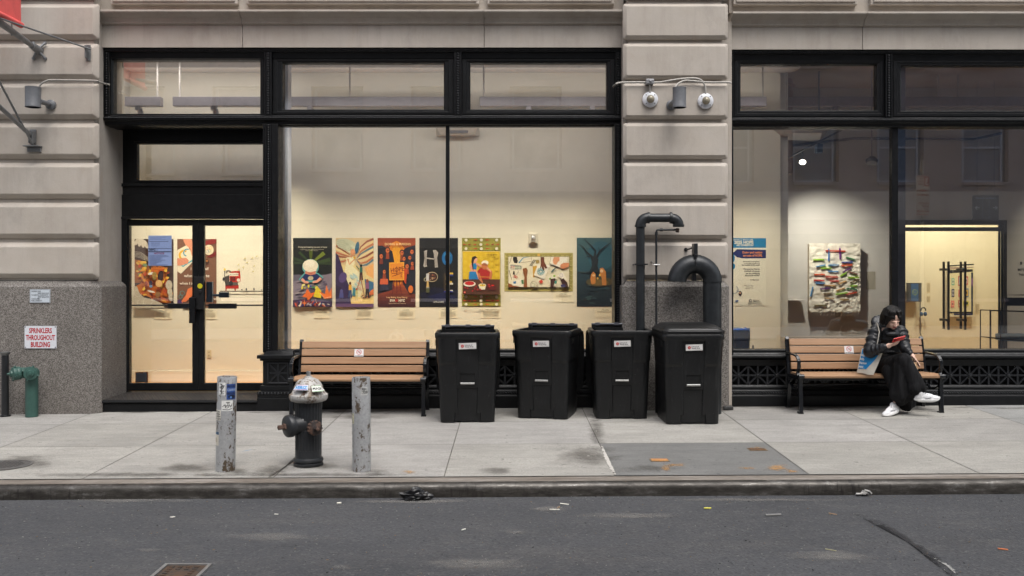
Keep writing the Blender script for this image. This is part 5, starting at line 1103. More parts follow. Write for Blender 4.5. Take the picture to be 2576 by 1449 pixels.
m = MB(); a = PR(2056, 362, 2070, 384, Yq); m.box(a[0], a[1], Yq, Yq+.12, a[2], a[3]); m.box(a[0]+.03, a[0]+.05, Yq+.04, Yq+.06, a[3], CLZ); tag(m.build('ceiling_device', plain('device_blue_grey', (.1, .13, .17), .5), loc=((a[0]+a[1])/2, Yq, a[2])), 'small blue grey box hanging beside the slanting track', 'device')
m = MB(); Yq = 15.1; pts = [(PX(1962, Yq), Yq, PZ(370, Yq)), (PX(2060, Yq), Yq, PZ(358, Yq)), (PX(2150, Yq), Yq, PZ(348, Yq)), (PX(2450, Yq), Yq, PZ(350, Yq)), (PX(2520, Yq), Yq, PZ(335, Yq))]
m.tube(pts, .02, 8); tag(m.build('ceiling_pipe', plain('pipe_dark', (.1, .1, .1), .5), loc=pts[0], smooth=60), 'thin dark pipe running along the top of the lobby wall', 'pipe')
Yq = 13.5; m = MB(); a = PR(1925, 325, 2050, 343, Yq); m.hexa([(a[0]+.2, Yq-.3, a[2]), (a[1], Yq-.3, a[2]), (a[1]+.2, Yq+.4, a[2]), (a[0], Yq+.4, a[2]), (a[0]+.1, Yq-.4, a[3]), (a[1]+.05, Yq-.4, a[3]), (a[1]+.3, Yq+.4, a[3]), (a[0]-.1, Yq+.4, a[3])])
m.tube([(a[0]+.3, Yq, a[3]), (a[0]+.3, Yq, CLZ)], .01, 6)
tag(m.build('air_vent', plain('lobby_vent_paint', (.45, .43, .4), .6), loc=((a[0]+a[1])/2, Yq, a[2]), bevel=.01), 'pale square air vent hanging at the top of the lobby window', 'air vent')

def spot(loc, tgt, e, ang, blend=1., size=.12, col=(1, .86, .64), par=None):
    d = bpy.data.lights.new('spot_lamp', 'SPOT'); d.energy = e; d.spot_size = R(ang); d.spot_blend = blend; d.shadow_soft_size = size; d.color = col
    o = bpy.data.objects.new('spot_lamp', d); C.objects.link(o); o.location = loc; o.rotation_euler = (Vector(tgt)-Vector(loc)).to_track_quat('-Z', 'Y').to_euler(); return o
WARM = (1, .885, .65); SOFT = (1, .93, .85)
def strip(x0, x1, Y, z, tgt, e, spread, w=.1, col=WARM):  # unseen area lights added to grade the brightness of the gallery wall
    d = bpy.data.lights.new('hidden_fill_strip', 'AREA'); d.shape = 'RECTANGLE'; d.size = x1-x0; d.size_y = w; d.energy = e; d.spread = R(spread); d.color = col
    o = bpy.data.objects.new('hidden_fill_strip', d); C.objects.link(o); xm = (x0+x1)/2; o.location = (xm, Y, z)
    o.rotation_euler = (math.atan2(tgt[0]-Y, z-tgt[1]), 0, 0); return o
strip(-2.7, 3.7, 12.12, 3.9, (YW, -.75), 78, 66); strip(-5.2, -2.85, 12.58, 3.82, (YW, -.4), 36, 62)
strip(-2.7, 3.7, 12.9, 4.0, (12.9, 9), 8, 170, col=SOFT); strip(-5.2, -2.95, 12.9, 4.0, (12.9, 9), 3, 170, col=SOFT)
strip(-2.7, 3.7, 12.2, 4.5, (YW, 1.6), 30, 150, col=SOFT); strip(-5.2, -2.95, 12.5, 4.5, (YW, 1.6), 9, 150, col=SOFT)
strip(-2.7, 3.7, 12.1, 3.86, (YW, 2.6), 18, 160, col=SOFT)
spot((PX(2019, 13.9), 13.9, PZ(412, 13.9)), (PX(2092, YW2), YW2, 1.75), 400, 74, 1., .04, (1, .93, .80))
spot((3.9, 12.2, 4.2), (3.35, YW, .6), 110, 44, 1., .1, (1, .91, .74))
for x in (7.2, 8.4): spot((x, 16.0, 4.3), (x, 17.6, 1.2), 300, 95, 1., .2, (1, .9, .68))
spot((9.2, 13.6, 4.2), (9.0, YW2, 1.4), 200, 60, 1., .1, (1, .9, .7))
# ================================================================== things on the pavement
def ground(px, py):
    Y = 9.5
    for _ in range(20):
        Y = (CH-gz(PX(px, Y), Y))*F/(py-CY)
    return Vector((PX(px, Y), Y, gz(PX(px, Y), Y)+.004))
def road_at(px, py):
    Y = 7
    for _ in range(20): Y = (CH-rz(PX(px, Y), Y))*F/(py-CY)
    return Vector((PX(px, Y), Y, rz(PX(px, Y), Y)+.002))

# ------------------------------------------------------------------ wheeled bins
def m_bin():
    t = NT('black_bin_plastic'); oi = t.n('ObjectInfo'); va = t.n('VectorMath', operation='ADD'); tc0 = t.tc
    t.l(tc0.outputs['Object'], va.inputs[0]); t.l(oi.outputs['Location'], va.inputs[1])
    class _T: outputs = {'Object': va.outputs[0]}
    t.tc = _T; n = t.noise(3, 5, .7); s2 = t.noise(30, 4, .8, (1, 1, .25)); sp = t.noise(70, 2, .5)
    a = t.ramp(n, [(.3, (.0028, .003, .0034)), (.7, (.0055, .006, .0066))])
    b = t.mix(t.ramp(s2, [(.56, 0.), (.8, .42)]), a, (.045, .047, .05)); b = t.mix(t.ramp(sp, [(.73, 0.), (.75, .4)]), b, (.18, .18, .18))
    t.col(b); t.rough(t.ramp(n, [(.3, .36), (.7, .5)])); t.b.inputs['Specular IOR Level'].default_value = .42; t.bump(t.noise(60, 4, .7), .12, .003); return t.m
BINP = m_bin(); BAR = plain('worn_bar', (.3, .3, .29), .45, .5, .2, 40); RUB = plain('rubber', (.012, .012, .012), .8)
def sst(a, b, x):
    t = max(0, min(1, (x-a)/(b-a))); return t*t*(3-2*t)
def boxm(x, z, x0, x1, z0, z1, e):   # soft box mask
    return sst(x0-e, x0+e, x)*(1-sst(x1-e, x1+e, x))*sst(z0-e, z0+e, z)*(1-sst(z1-e, z1+e, z))
def bin_body():
    H = .985; nz = 104; nf = 84; rings = []
    for k in range(nz+1):
        z = H*k/nz; q = z/H; hx = .305+.04*q; hyf = .33+.055*q; hyb = .30+.075*q; r = .055+.02*q; ring = []
        for i in range(nf+1):
            x = -hx+r+2*(hx-r)*i/nf; y = -hyf
            y += .02*(1-boxm(x, z, -.128, .128, -.2, 1.2, .008))*(-1)*sst(.63, .68, z)            # raised shoulders
            y -= .010*(1-abs(x)/hx)*0
            y += .075*boxm(x, z, -.076, .076, .452, .54, .006)                                   # handle pocket
            y += .022*boxm(x, z, -.13, .13, -.2, .385, .005); y += .02*boxm(x, z, -.146, -.13, -.2, .385, .004)+.02*boxm(x, z, .13, .146, -.2, .385, .004)
            y += .012*boxm(x, z, -.15, .15, .385, .45, .01)*0
            ring.append((x, y, z+(.012 if (k == 0 and abs(x) < .13) else 0)))
        def cor(cx, cy, a0):
            for j in range(1, 7): t = R(a0+90*j/7); ring.append((cx+r*math.cos(t), cy+r*math.sin(t), z))
        by = .02*sst(.63, .68, z)
        cor(hx-r, -hyf+r-by, -90)
        for i in range(7): ring.append((hx+.012*sst(.63, .68, z)*(1 if 0 < i < 6 else .6), -hyf+r-by+(hyf+hyb-2*r)*i/6, z))
        cor(hx-r, hyb-r, 0)
        for i in range(7): ring.append((hx-r-2*(hx-r)*i/6, hyb, z))
        cor(-hx+r, hyb-r, 90)
        for i in range(7): ring.append((-hx-.012*sst(.63, .68, z)*(1 if 0 < i < 6 else .6), hyb-r-(hyf+hyb-2*r)*i/6, z))
        cor(-hx+r, -hyf+r-by, 180)
        rings.append(ring)
    inner = []
    for z, s_ in ((H, .95), (.5, .9), (.1, .82)): inner.append([(x*s_, y*s_, z) for x, y, _ in rings[-1]])
    m = MB(); m.loft(rings+inner, cap=True); return m
SVA = lambda: None
def sva_label():
    c = Canvas(154, 54, (206, 204, 202)); c.text('School of', 52, 25, 17, (40, 40, 44), bold=.02, xs=1.02); c.text('Visual Arts', 52, 39, 17, (40, 40, 44), bold=.02, xs=1.0)
    for a in range(0, 360, 30): c.ell(32+11*math.cos(R(a)), 27+11*math.sin(R(a)), 4, 3, (196, 60, 56), a, 8)
    c.ring(32, 27, 8, 4, (196, 60, 56), 12); c.ell(32, 27, 3, 3, (196, 60, 56)); c.text('133 West 21st Street', 148, 49, 7, (70, 70, 70), 'r'); c.text('MADE IN', 4, 8, 5, (110, 60, 60)); return c
def make_bin(open_):
    t = thing('wheeled_bin', 'x', 'wheelie bin', (0, 0, 0))
    bin_body().build('body', BINP, t, smooth=35, local=True)
    m = MB(); o = rrect(0, 0, .366, .405, .08, 6); i = rrect(0, 0, .322, .36, .07, 6)
    m.loft([[(x*.955, y*.955, .925) for x, y in o], [(x*.97, y*.97, .93) for x, y in o], [(x, y, .955) for x, y in o], [(x, y, .998) for x, y in o], [(x*.985, y*.985, 1.008) for x, y in o], [(x, y, 1.008) for x, y in i], [(x, y, .93) for x, y in i]], cap=False)
    for sx in (-1, 1): m.box(*sorted((sx*.345, sx*.362)), -.3, -.1, .86, .93)
    m.build('rim', BINP, t, smooth=40, local=True)
    m = MB()
    for x in (-.29, .29): m.box(x-.022, x+.022, .34, .41, .995, 1.045)
    m.box(-.30, .30, .385, .395, 1.0, 1.035)
    m.build('hinge_mount', BINP, t, smooth=40, local=True)
    m = MB(); m.tube([(-.315, .375, 1.048), (.315, .375, 1.048)], .012, 10)
    for x in (-.24, 0, .24): m.box(x-.03, x+.03, .36, .395, 1.034, 1.066)
    m.build('hinge', plain('worn_grey_hinge', (.07, .072, .085), .35), t, smooth=40, local=True)
    m = MB(); m.tube([(-.078, -.366, .437), (.078, -.366, .437)], .0135, 12); m.build('lift_bar', BAR, t, smooth=40, local=True)
    for sx in (-1, 1):
        m = MB(); m.lathe([(0, 0), (.08, 0), (.125, .008), (.13, .02), (.13, .05), (.12, .06), (0, .06)], (sx*.27-.03, .31, .13), (1, 0, 0), 24); m.build('wheel', RUB, t, smooth=40, local=True)
    m = MB()
    if open_:   # lid hanging down behind
        rg = []
        for z, s_, y in ((.985, .9, .44), (.965, 1., .45), (.92, 1.02, .46), (.6, 1.03, .465), (.3, 1.0, .46), (.24, .85, .455)):
            rg.append([(-.375*s_, y-.02, z), (-.37*s_, y+.03, z), (-.3*s_, y+.055, z), (.3*s_, y+.055, z), (.37*s_, y+.03, z), (.375*s_, y-.02, z), (.3*s_, y, z), (-.3*s_, y, z)])
        m.loft(rg)
    else:
        rg = []
        for s_, z in ((1.0, 1.012), (1.005, 1.04), (.985, 1.05), (.955, 1.055), (.94, 1.065), (.92, 1.072), (.76, 1.105), (.7, 1.112)):
            rg.append([(x*s_, y*(s_ if s_ > .9 else s_*.9)+(.04 if s_ < .9 else 0), z) for x, y in o])
        m.loft(rg)
    m.build('lid', BINP, t, smooth=35, local=True)
    s_ = sva_label().build('label_sticker', .195/154, parent=t, local=True); s_.location = (0, -.40-.003, .895); s_.rotation_euler = (R(3.2), R(0), 0); s_.rotation_euler.y = R(-1.5)
    return t
b1 = make_bin(True)
specs = [((1176, 1066), 2, 0, 'black open wheelie bin beside the left bench, first of the row of four'), ((1362, 1057), -14, 0, 'black open wheelie bin turned to show its right side, second in the row'), ((1565, 1057), -1, 1, 'black open wheelie bin in front of the stone pier, just left of the closed one')]
for n_, ((px, py), yaw, k, lab) in enumerate(specs):
    b = b1 if n_ == 0 else copy_tree(b1)
    g = ground(px, py); d = .335; b.location = (g.x+math.sin(R(-yaw))*d, g.y+d, gz(g.x, g.y+d)+.006); b.rotation_euler = (0, 0, R(yaw)); b['label'] = lab; b['group'] = 'black wheelie bins in a row'; b.scale = (1.0 if n_ == 0 else .96, .90, 1.0)
b = make_bin(False); g = ground(1743, 1070); b.location = (g.x, g.y+.335, gz(g.x, g.y+.335)+.006); b.rotation_euler = (0, 0, R(1)); b.scale = (.955, .94, .985); b['label'] = 'black wheelie bin with its lid closed, last of the row, under the big curved pipe'; b['group'] = 'black wheelie bins in a row'

# ------------------------------------------------------------------ benches
WOOD = m_wood('bench_wood', (.29, .165, .086), (.42, .25, .142)); BENCHI = plain('glossy_black_iron', (.008, .009, .011), .22, 0, .2, 20, .15)
def strap(m, pts, w, th):   # flat bar of width w (x) along points in the yz plane
    n = len(pts); a = []; b = []
    for i, p in enumerate(pts):
        p = Vector(p); d = (Vector(pts[min(i+1, n-1)])-Vector(pts[max(i-1, 0)])).normalized(); q = Vector((-d.y, d.x))*th/2
        a.append(p+q); b.append(p-q)
    m.loft([[(-w/2, x.x, x.y), (w/2, x.x, x.y), (w/2, y.x, y.y), (-w/2, y.x, y.y)] for x, y in zip(a, b)])
def make_bench(L):
    t = thing('park_bench', 'x', 'bench', (0, 0, 0)); h = L/2
    prof = [(.285, .80, 17), (.262, .708, 14), (.240, .612, 12), (.222, .516, 9)]
    for y, z, a in prof:
        m = MB(); m.obox((0, y-.028, z), None, L-.03, .028, .082, Matrix.Rotation(R(-a), 3, 'X')); m.build('back_slat', WOOD, t, local=True, bevel=.006)
    for k, (y, z, a) in enumerate(((-.235, .435, 14), (-.14, .444, 2), (-.04, .440, -2), (.06, .434, -3), (.155, .43, -3))):
        m = MB(); m.obox((0, y, z), None, L-.03, .088, .03, Matrix.Rotation(R(a), 3, 'X')); m.build('seat_slat', WOOD, t, local=True, bevel=.006)
    for sx in (-1, 1):
        m = MB()
        strap(m, [(.245, .0), (.222, .12), (.205, .26), (.205, .38), (.222, .47), (.25, .60), (.278, .72), (.296, .80), (.30, .838), (.285, .85)], .045, .042)
        strap(m, [(-.245, .0), (-.232, .15), (-.222, .30), (-.225, .40)], .045, .045)
        strap(m, [(-.25, .40), (-.1, .41), (.1, .40), (.215, .395)], .04, .05)
        strap(m, [(-.2, .32), (-.1, .27), (.05, .26), (.18, .33)], .03, .022)
        strap(m, [(-.26, .0), (-.20, .0), (-.19, .012)], .06, .02); strap(m, [(.28, .0), (.22, .0)], .06, .02)
        m.tube([(-.035, -.255, .43), (.035, -.255, .43)], .028, 12)
        m.bm.normal_update()
        for v in m.bm.verts: v.co.x += sx*h
        m.build('end_frame', BENCHI, t, smooth=40, local=True, bevel=.004)
        m = MB(); strap(m, [(.26, .655), (.20, .675), (.08, .672), (-.06, .668), (-.15, .655), (-.205, .61), (-.215, .55), (-.195, .50), (-.17, .47), (-.2, .43)], .04, .022)
        for v in m.bm.verts: v.co.x += sx*(h+.012)
        m.build('armrest', BENCHI, t, smooth=40, local=True, bevel=.004)
    m = MB(); m.box(-h, h, -.05, -.02, .36, .40); m.tube([(-h, .12, .3), (h, .12, .3)], .012, 8); m.build('under_rail', BENCHI, t, local=True)
    c = Canvas(80, 66, (224, 220, 218)); c.ring(40, 26, 21, 4, (196, 40, 44), 24); c.rect(26, 24, 50, 29, (40, 36, 38)); c.rect(50, 24, 54, 29, (150, 60, 50)); c.line([(50, 22), (46, 14), (54, 8)], 2.4, (110, 110, 112)); c.line([(26, 11), (55, 41)], 4, (196, 40, 44)); c.text('NO SMOKING', 40, 62, 9.5, (30, 28, 30), 'c', bold=.03, xs=1.15)
    s_ = c.build('no_smoking_sticker', .112/80, parent=t, local=True); s_.location = (0, .224, .752); s_.rotation_euler = (R(-14), 0, 0)
    return t
bb = make_bench(1.55); g0 = ground(906, 1040); bb.location = (g0.x+.01, 11.43, gz(g0.x, 11.43)+.004); bb.rotation_euler = (0, 0, R(-.5)); bb['label'] = 'empty brown slatted bench between the hydrant and the bins'; bb['group'] = 'wooden slatted benches under the windows'
b2 = make_bench(1.66); b2.location = (PX(2172, 11.45), 11.455, gz(4.2, 11.4)+.004); b2.rotation_euler = (0, 0, R(.8)); b2['label'] = 'brown slatted bench where the person in black sits'; b2['group'] = 'wooden slatted benches under the windows'
for ch in b2.children:
    if ch.name.startswith('no_smoking'): ch.location.x = PX(2153, 11.5)-b2.location.x-.02
for ch in bb.children:
    if ch.name.startswith('no_smoking'): ch.location.x = PX(898, 11.5)-bb.location.x

# ------------------------------------------------------------------ fire hydrant
HP = m_rusty('hydrant_black_paint', (.018, .02, .023), (.05, .028, .018), .66, .45); HS = m_rusty('hydrant_silver_paint', (.46, .45, .43), (.16, .12, .085), .54, .5, .15); HR = m_rusty('rusted_cap', (.028, .02, .018), (.09, .05, .035), .5, .65)
g = ground(776, 1171); K = g.y/F; hx, hy, hz = g
t = thing('fire_hydrant', 'black fire hydrant with a worn silver bonnet between the two steel posts', 'fire hydrant', g)
def hz_(py): return (1171-py)*K
fl = lambda u, z: 1+.028*(1 if (u*26) % 1 < .5 else -1)
m = MB(); m.lathe([(36*K, 0), (37*K, 1*K), (37*K, 7*K), (34*K, 9*K)], g, n=32); m.lathe([(31*K, 8*K), (36.5*K, 11*K), (37.5*K, 15*K), (35*K, 20*K), (32*K, 21*K)], g, n=32); m.build('foot', HP, t, smooth=45)
m = MB(); m.lathe([(33*K, 18*K), (32.5*K, 26*K), (32.5*K, 40*K)], g, n=52); m.lathe([(31.8*K, 26*K), (32*K, 70*K), (32.5*K, 140*K), (34*K, 160*K), (35*K, 166*K)], g, n=104, mod=fl); m.build('barrel', HP, t, smooth=60)
m = MB(); m.lathe([(30*K, 158*K), (44*K, 163*K), (47.5*K, 168*K), (48.5*K, 173*K), (48*K, 178*K), (44*K, 181*K), (41*K, 184*K), (40*K, 188*K), (37.5*K, 190*K), (36*K, 197*K), (31*K, 207*K), (24*K, 215*K), (15*K, 219*K), (10*K, 221*K), (9*K, 224*K), (0, 224*K)], g, n=40)
m.build('bonnet', HS, t, smooth=40)
m = MB(); m.lathe([(5.5*K, 222*K), (5.5*K, 236*K), (0, 236*K)], g, n=5); m.build('top_nut', STEEL, t)
m = MB(); m.box(hx-6*K, hx+1*K, hy-48*K, hy-36*K, hz+172*K, hz+196*K)
for v in m.bm.verts:
    if v.co.z > hz+180*K: v.co.y += 9*K
m.build('hold_down_lug', HR, t, bevel=.008)
def nozzle(px, py, ax, r, ln, mat, nm, petals=0):
    d = Vector(ax).normalized(); c0 = Vector((hx, hy, hz+hz_(py)))+d*20*K
    m = MB(); m.lathe([(r*1.12, -10*K), (r*1.0, 4*K), (r*.82, 12*K), (r*.8, ln*.62)], c0, d, 24)
    m.build('nozzle', HP, t, smooth=50)
    m = MB(); c1 = c0+d*ln*.55; md = (lambda u, z: 1+.07*math.cos(u*2*math.pi*petals)) if petals else None
    m.lathe([(r*.92, 0), (r*1.06, 2*K), (r*1.08, 6*K), (r*1.06, ln*.36), (r*.98, ln*.42), (r*.5, ln*.46), (r*.34, ln*.5), (0, ln*.5)], c1, d, 48 if petals else 28, mod=md); o = m.build(nm, mat, t, smooth=45)
    m = MB(); m.lathe([(r*.36, ln*.5), (r*.32, ln*.62), (r*.2, ln*.64), (r*.22, ln*.64), (r*.24, ln*.94), (r*.1, ln*.97), (0, ln*.97)], c1, d, 5); m.build('cap_nut', HR, o, smooth=25)
nozzle(0, 1066, (-.74, -.62, -.03), 26*K, 42*K, HP, 'nozzle_cap'); nozzle(0, 1070, (.5, -.85, -.02), 17*K, 36*K, HR, 'nozzle_cap', 14)
def bonnet_map(cx_ang, zc, rr, slope):
    def f(x, z, d):
        a = R(cx_ang)+x/rr; h = zc+z*.8; r_ = rr-(h-zc)*slope+d+.0035
        return Vector((math.sin(a)*r_, -math.cos(a)*r_, h))
    return f
def bonnet_sticker(c, name, w, ang, zc, rr, lab):
    o = c.build(name, w/c.w, fn=bonnet_map(ang, zc, rr, 1.05), parent=t, strips=6, local=True); o['label'] = lab; return o
c = Canvas(100, 52, (190, 205, 220)); c.text('VERIZ', 50, 42, 40, (60, 130, 190), 'c', bold=.05, xs=.85); c.line([(4, 6), (96, 4)], 3, (200, 90, 100)); c.line([(8, 48), (92, 46)], 3, (200, 90, 100))
bonnet_sticker(c, 'tag_sticker', 29*K, -14, 206*K, 34.5*K, 'blue lettered sticker')
c = Canvas(90, 60, (220, 222, 214)); c.text('MASK', 45, 42, 34, (30, 34, 34), 'c', bold=.03, xs=.9, rot=6); c.line([(2, 3), (88, 3)], 4, (90, 160, 90)); c.line([(2, 56), (88, 56)], 4, (90, 160, 90))
bonnet_sticker(c, 'tag_sticker', 25*K, 42, 203*K, 36.5*K, 'green edged tag sticker')

# ------------------------------------------------------------------ steel posts
SP = m_rusty('silver_post_paint', (.37, .375, .38), (.085, .06, .038), .555, .45, .2); SP2 = m_rusty('silver_post_paint_two', (.37, .375, .38), (.085, .06, .038), .565, .45, .2, seed=3)
def post(px, py, top, r_px, lean, label, stickers):
    g = ground(px, py-3); k = g.y/F; H = (py-3-top)*k; r = r_px*k
    t = thing('steel_post', label, 'bollard', g, group='silver steel posts beside the hydrant')
    m = MB(); m.lathe([(r, -.02), (r, H*.5), (r, H-.004), (r*.985, H), (r*.9, H), (r*.89, H-.02), (0, H-.03)], (0, 0, 0), n=40); m.build('pipe', SP if lean > 0 else SP2, t, smooth=50, local=True)
    for (c, w, ang, zt, lab) in stickers:
        f = lambda x, z, d, a0=ang, zt_=zt: Vector((math.sin(R(a0)+x/r)*(r+d+.0012), -math.cos(R(a0)+x/r)*(r+d+.0012), zt_*H+z))
        o = c.build('sticker', w/c.w, fn=f, parent=t, strips=8, local=True); o['label'] = lab
    t.rotation_euler = (0, R(lean), 0); return t
s1 = Canvas(60, 104, (222, 222, 220)); 
for L_ in ([(10, 10), (50, 30), (14, 48)], [(8, 40), (52, 24)], [(46, 36), (16, 74), (50, 70)], [(12, 66), (48, 92), (10, 96)], [(30, 8), (28, 96)]): s1.line(L_, 6, (20, 20, 20))
s2 = Canvas(70, 112, (40, 74, 140)); s2.text('BROOKLYN', 4, 24, 22, (20, 26, 50), bold=.04, xs=.7); s2.text('CANVAS', 4, 50, 24, (150, 170, 205), bold=.04, xs=.72); s2.text('BROOKLYN', 4, 76, 22, (16, 22, 46), bold=.04, xs=.7); s2.ell(38, 92, 28, 14, (10, 16, 40)); s2.ell(30, 96, 8, 8, (90, 130, 190))
s3 = Canvas(92, 84, (226, 226, 222)); 
for L_ in ([(8, 50), (30, 30), (34, 60)], [(30, 56), (52, 28), (56, 56), (40, 60)], [(60, 30), (72, 54), (84, 26)], [(10, 70), (50, 74), (84, 64)], [(36, 16), (60, 12), (66, 18), (44, 22)], [(20, 40), (84, 44)]): s3.line(L_, 4.5, (22, 22, 24))
s4 = Canvas(70, 76, (222, 218, 206)); 
for i, q in enumerate(('ZION', 'SEVEN', 'ZI-VEN', 'SEV-ON')): s4.text(q, 35, 20+i*17, 18, (28, 28, 28), 'c', bold=.03, xs=1.1)
s5 = Canvas(54, 100, (206, 200, 186)); s5.rect(0, 0, 54, 20, (60, 90, 120)); s5.ell(20, 60, 14, 20, (170, 160, 140))
post(567, 1187, 948, 24, 1.1, 'leaning silver steel post with four stickers left of the hydrant', [(s1, .064, -14, .945, 'black brush tag sticker'), (s2, .085, 44, .93, 'blue and white lettered sticker'), (s3, .1, 20, .755, 'white tag sticker'), (s4, .085, -46, .655, 'white sticker lettered ZION SEVEN'), (s5, .065, -52, .42, 'torn sticker remains')])
q1 = Canvas(60, 66, (196, 196, 192)); q1.line([(6, 6), (30, 6), (30, 30), (8, 30)], 5, (26, 26, 28)); q1.text('PUT', 8, 24, 20, (26, 26, 28), bold=.03, xs=1.1); q1.text('ON', 20, 48, 24, (26, 26, 28), bold=.03); q1.ring(30, 33, 28, 3, (26, 26, 28), 4, 45, 405)
q2 = Canvas(40, 100, (212, 208, 180)); q2.text('MICRO', 20, 20, 13, (30, 30, 28), 'c', bold=.02, xs=.8); q2.line([(12, 34), (26, 50), (12, 62), (28, 84)], 6, (26, 26, 26)); q2.line([(8, 84), (32, 90)], 5, (26, 26, 26))
q3 = Canvas(30, 110, (226, 226, 226)); q3.line([(15, 6), (12, 50), (18, 104)], 7, (40, 40, 44)); q3.line([(6, 60), (26, 70)], 5, (60, 60, 60))
post(910, 1187, 950, 23, -.4, 'upright silver steel post with a PUT ON sticker right of the hydrant', [(q1, .062, 28, .90, 'square PUT ON sticker'), (q2, .036, -55, .62, 'small cream MICRO sticker'), (q3, .03, -62, .84, 'narrow white tag sticker')])

# ------------------------------------------------------------------ black pipe post and green standpipe
g = ground(13, 1044); g.y = 11.36; g.x = PX(13, 11.36); k = g.y/F; H = (1044-882)*k
t = thing('pipe_post', 'slim black pipe post with a flared cap at the left edge', 'bollard', g); BLK = plain('black_gloss_pipe', (.012, .013, .015), .35)
m = MB(); m.lathe([(13*k, 0), (13*k, .012), (9*k, .02), (8.6*k, H-.03), (8.4*k, H-.03)], g, n=20); m.build('pipe', BLK, t, smooth=40)
m = MB(); m.lathe([(8*k, H-.05), (9*k, H-.035), (12*k, H-.015), (12.5*k, H-.004), (9*k, H), (0, H+.004)], g, n=20); m.build('cap', plain('worn_cap', (.16, .16, .16), .4, .5), t, smooth=40)
g = ground(80, 1045); g.y = 11.32; g.x = PX(80, 11.32); k = g.y/F; t = thing('standpipe', 'green two mouthed standpipe below the sprinklers sign', 'standpipe', g); GRN = plain('green_paint', (.034, .088, .073), .45, 0, .15, 12, .1)
m = MB(); m.lathe([(15*k, 0), (15*k, 100*k), (17*k, 101*k), (18*k, 108*k), (17*k, 116*k), (12*k, 122*k), (0, 124*k)], g, n=28); m.build('riser_pipe', GRN, t, smooth=45)
zc = g.z+(1045-933)*k
for dx, dirv, px_ in ((-1, (-.72, -.7, -.02), 0), (1, (.35, -.93, -.02), 0)):
    d = Vector(dirv).normalized(); c0 = Vector((g.x, g.y, zc)); ln = 46*k if dx < 0 else 30*k
    m = MB(); m.lathe([(13*k, 0), (13.5*k, ln*.55), (16*k, ln*.6), (16.5*k, ln*.75), (15*k, ln*.8)], c0, d, 24); o = m.build('inlet', GRN, t, smooth=45)
    m = MB(); m.lathe([(16*k, ln*.78), (17*k, ln*.84), (16*k, ln*.98), (9*k, ln*1.02), (8*k, ln*1.1), (3*k, ln*1.12), (3*k, ln*1.25), (0, ln*1.26)], c0, d, 24)
    for a in range(0, 360, 90):
        qv = d.cross(Vector((0, 0, 1))).normalized(); rv = qv*math.cos(R(a+20))+Vector((0, 0, 1))*math.sin(R(a+20)); p = c0+d*ln*.9; m.tube([p+rv*14*k, p+rv*20*k], 2.6*k, 8)
    m.build('plug', GRN, o, smooth=45)

# ------------------------------------------------------------------ vent pipes on the pier
def m_pipe():
    t = NT('black_vent_pipe'); n = t.noise(10, 5, .7); t.col(t.ramp(n, [(.35, (.011, .013, .015)), (.62, (.02, .023, .026)), (.85, (.075, .078, .08))])); t.rough(.4); t.b.inputs['Metallic'].default_value = .1; t.bump(t.noise(50, 5, .7), .3, .004); return t.m
VP = m_pipe(); Yp = 11.34; k = Yp/F
g = Vector((PX(1611, Yp), Yp, gz(1.5, Yp))); t = thing('vent_pipe', 'black vent pipe with square elbows rising behind the third bin', 'vent pipe', g)
x0 = PX(1611, Yp); zt = PZ(548, Yp); x1 = PX(1707, Yp); r = 11*k
m = MB(); m.tube([(x0, Yp, g.z), (x0, Yp, PZ(570, Yp))], r, 20); m.build('upright', VP, t, smooth=50)
def elbow(cx, cz, rad, a0, a1): return [Vector((cx+rad*math.cos(R(a)), Yp, cz+rad*math.sin(R(a)))) for a in [a0+(a1-a0)*i/8 for i in range(9)]]
m = MB(); m.tube(elbow(x0+19*k, zt-19*k, 19*k, 180, 90), 13*k, 20); m.lathe([(14.5*k, 0), (14.5*k, 5*k)], (x0, Yp, PZ(571, Yp)), n=20); m.lathe([(14.5*k, 0), (14.5*k, 5*k)], (x0+18*k, Yp, zt), (1, 0, 0), 20); m.build('elbow', VP, t, smooth=50)
m = MB(); m.tube([(x0+20*k, Yp, zt), (x1-20*k, Yp, zt)], r, 20); m.build('cross_pipe', VP, t, smooth=50)
m = MB(); m.tube(elbow(x1-17*k, zt-19*k, 17*k, 90, 0), 13*k, 20, cap=True); m.lathe([(14.5*k, 0), (14.5*k, 5*k)], (x1-22*k, Yp, zt), (1, 0, 0), 20); m.lathe([(14*k, 0), (14.5*k, 1*k), (14.5*k, 6*k)], (x1, Yp, PZ(571, Yp)), n=20); m.build('elbow', VP, t, smooth=50)
m = MB(); z = PZ(665, Yp); m.box(x0-15*k, x0+17*k, Yp-r-.008, Yp-r, z-.008, z+.008); m.box(x0-15*k, x0-12*k, Yp-r, YB, z-.008, z+.008); m.box(x0+14*k, x0+17*k, Yp-r, YB, z-.008, z+.008); m.build('clamp', BLK, t)
g = Vector((PX(1651, Yp), Yp, gz(1.7, Yp))); t = thing('thin_pipe', 'thin black pipe with a rusty end cap between the two vent pipes', 'pipe', g)
x0 = PX(1651, Yp); zt = PZ(578, Yp); m = MB(); m.tube([(x0, Yp, g.z)]+[(x0, Yp, zt-8*k)]+[Vector((x0+6*k+6*k*math.cos(R(a)), Yp, zt-6*k+6*k*math.sin(R(a)))) for a in (160, 135, 110, 90)]+[(PX(1700, Yp), Yp, zt)], 2.7*k, 10); m.lathe([(4*k, 0), (4*k, 8*k)], (x0, Yp, zt-14*k), n=12); m.lathe([(4*k, 0), (4*k, 7*k)], (x0+9*k, Yp, zt), (1, 0, 0), 12); m.build('pipe', VP, t, smooth=50)
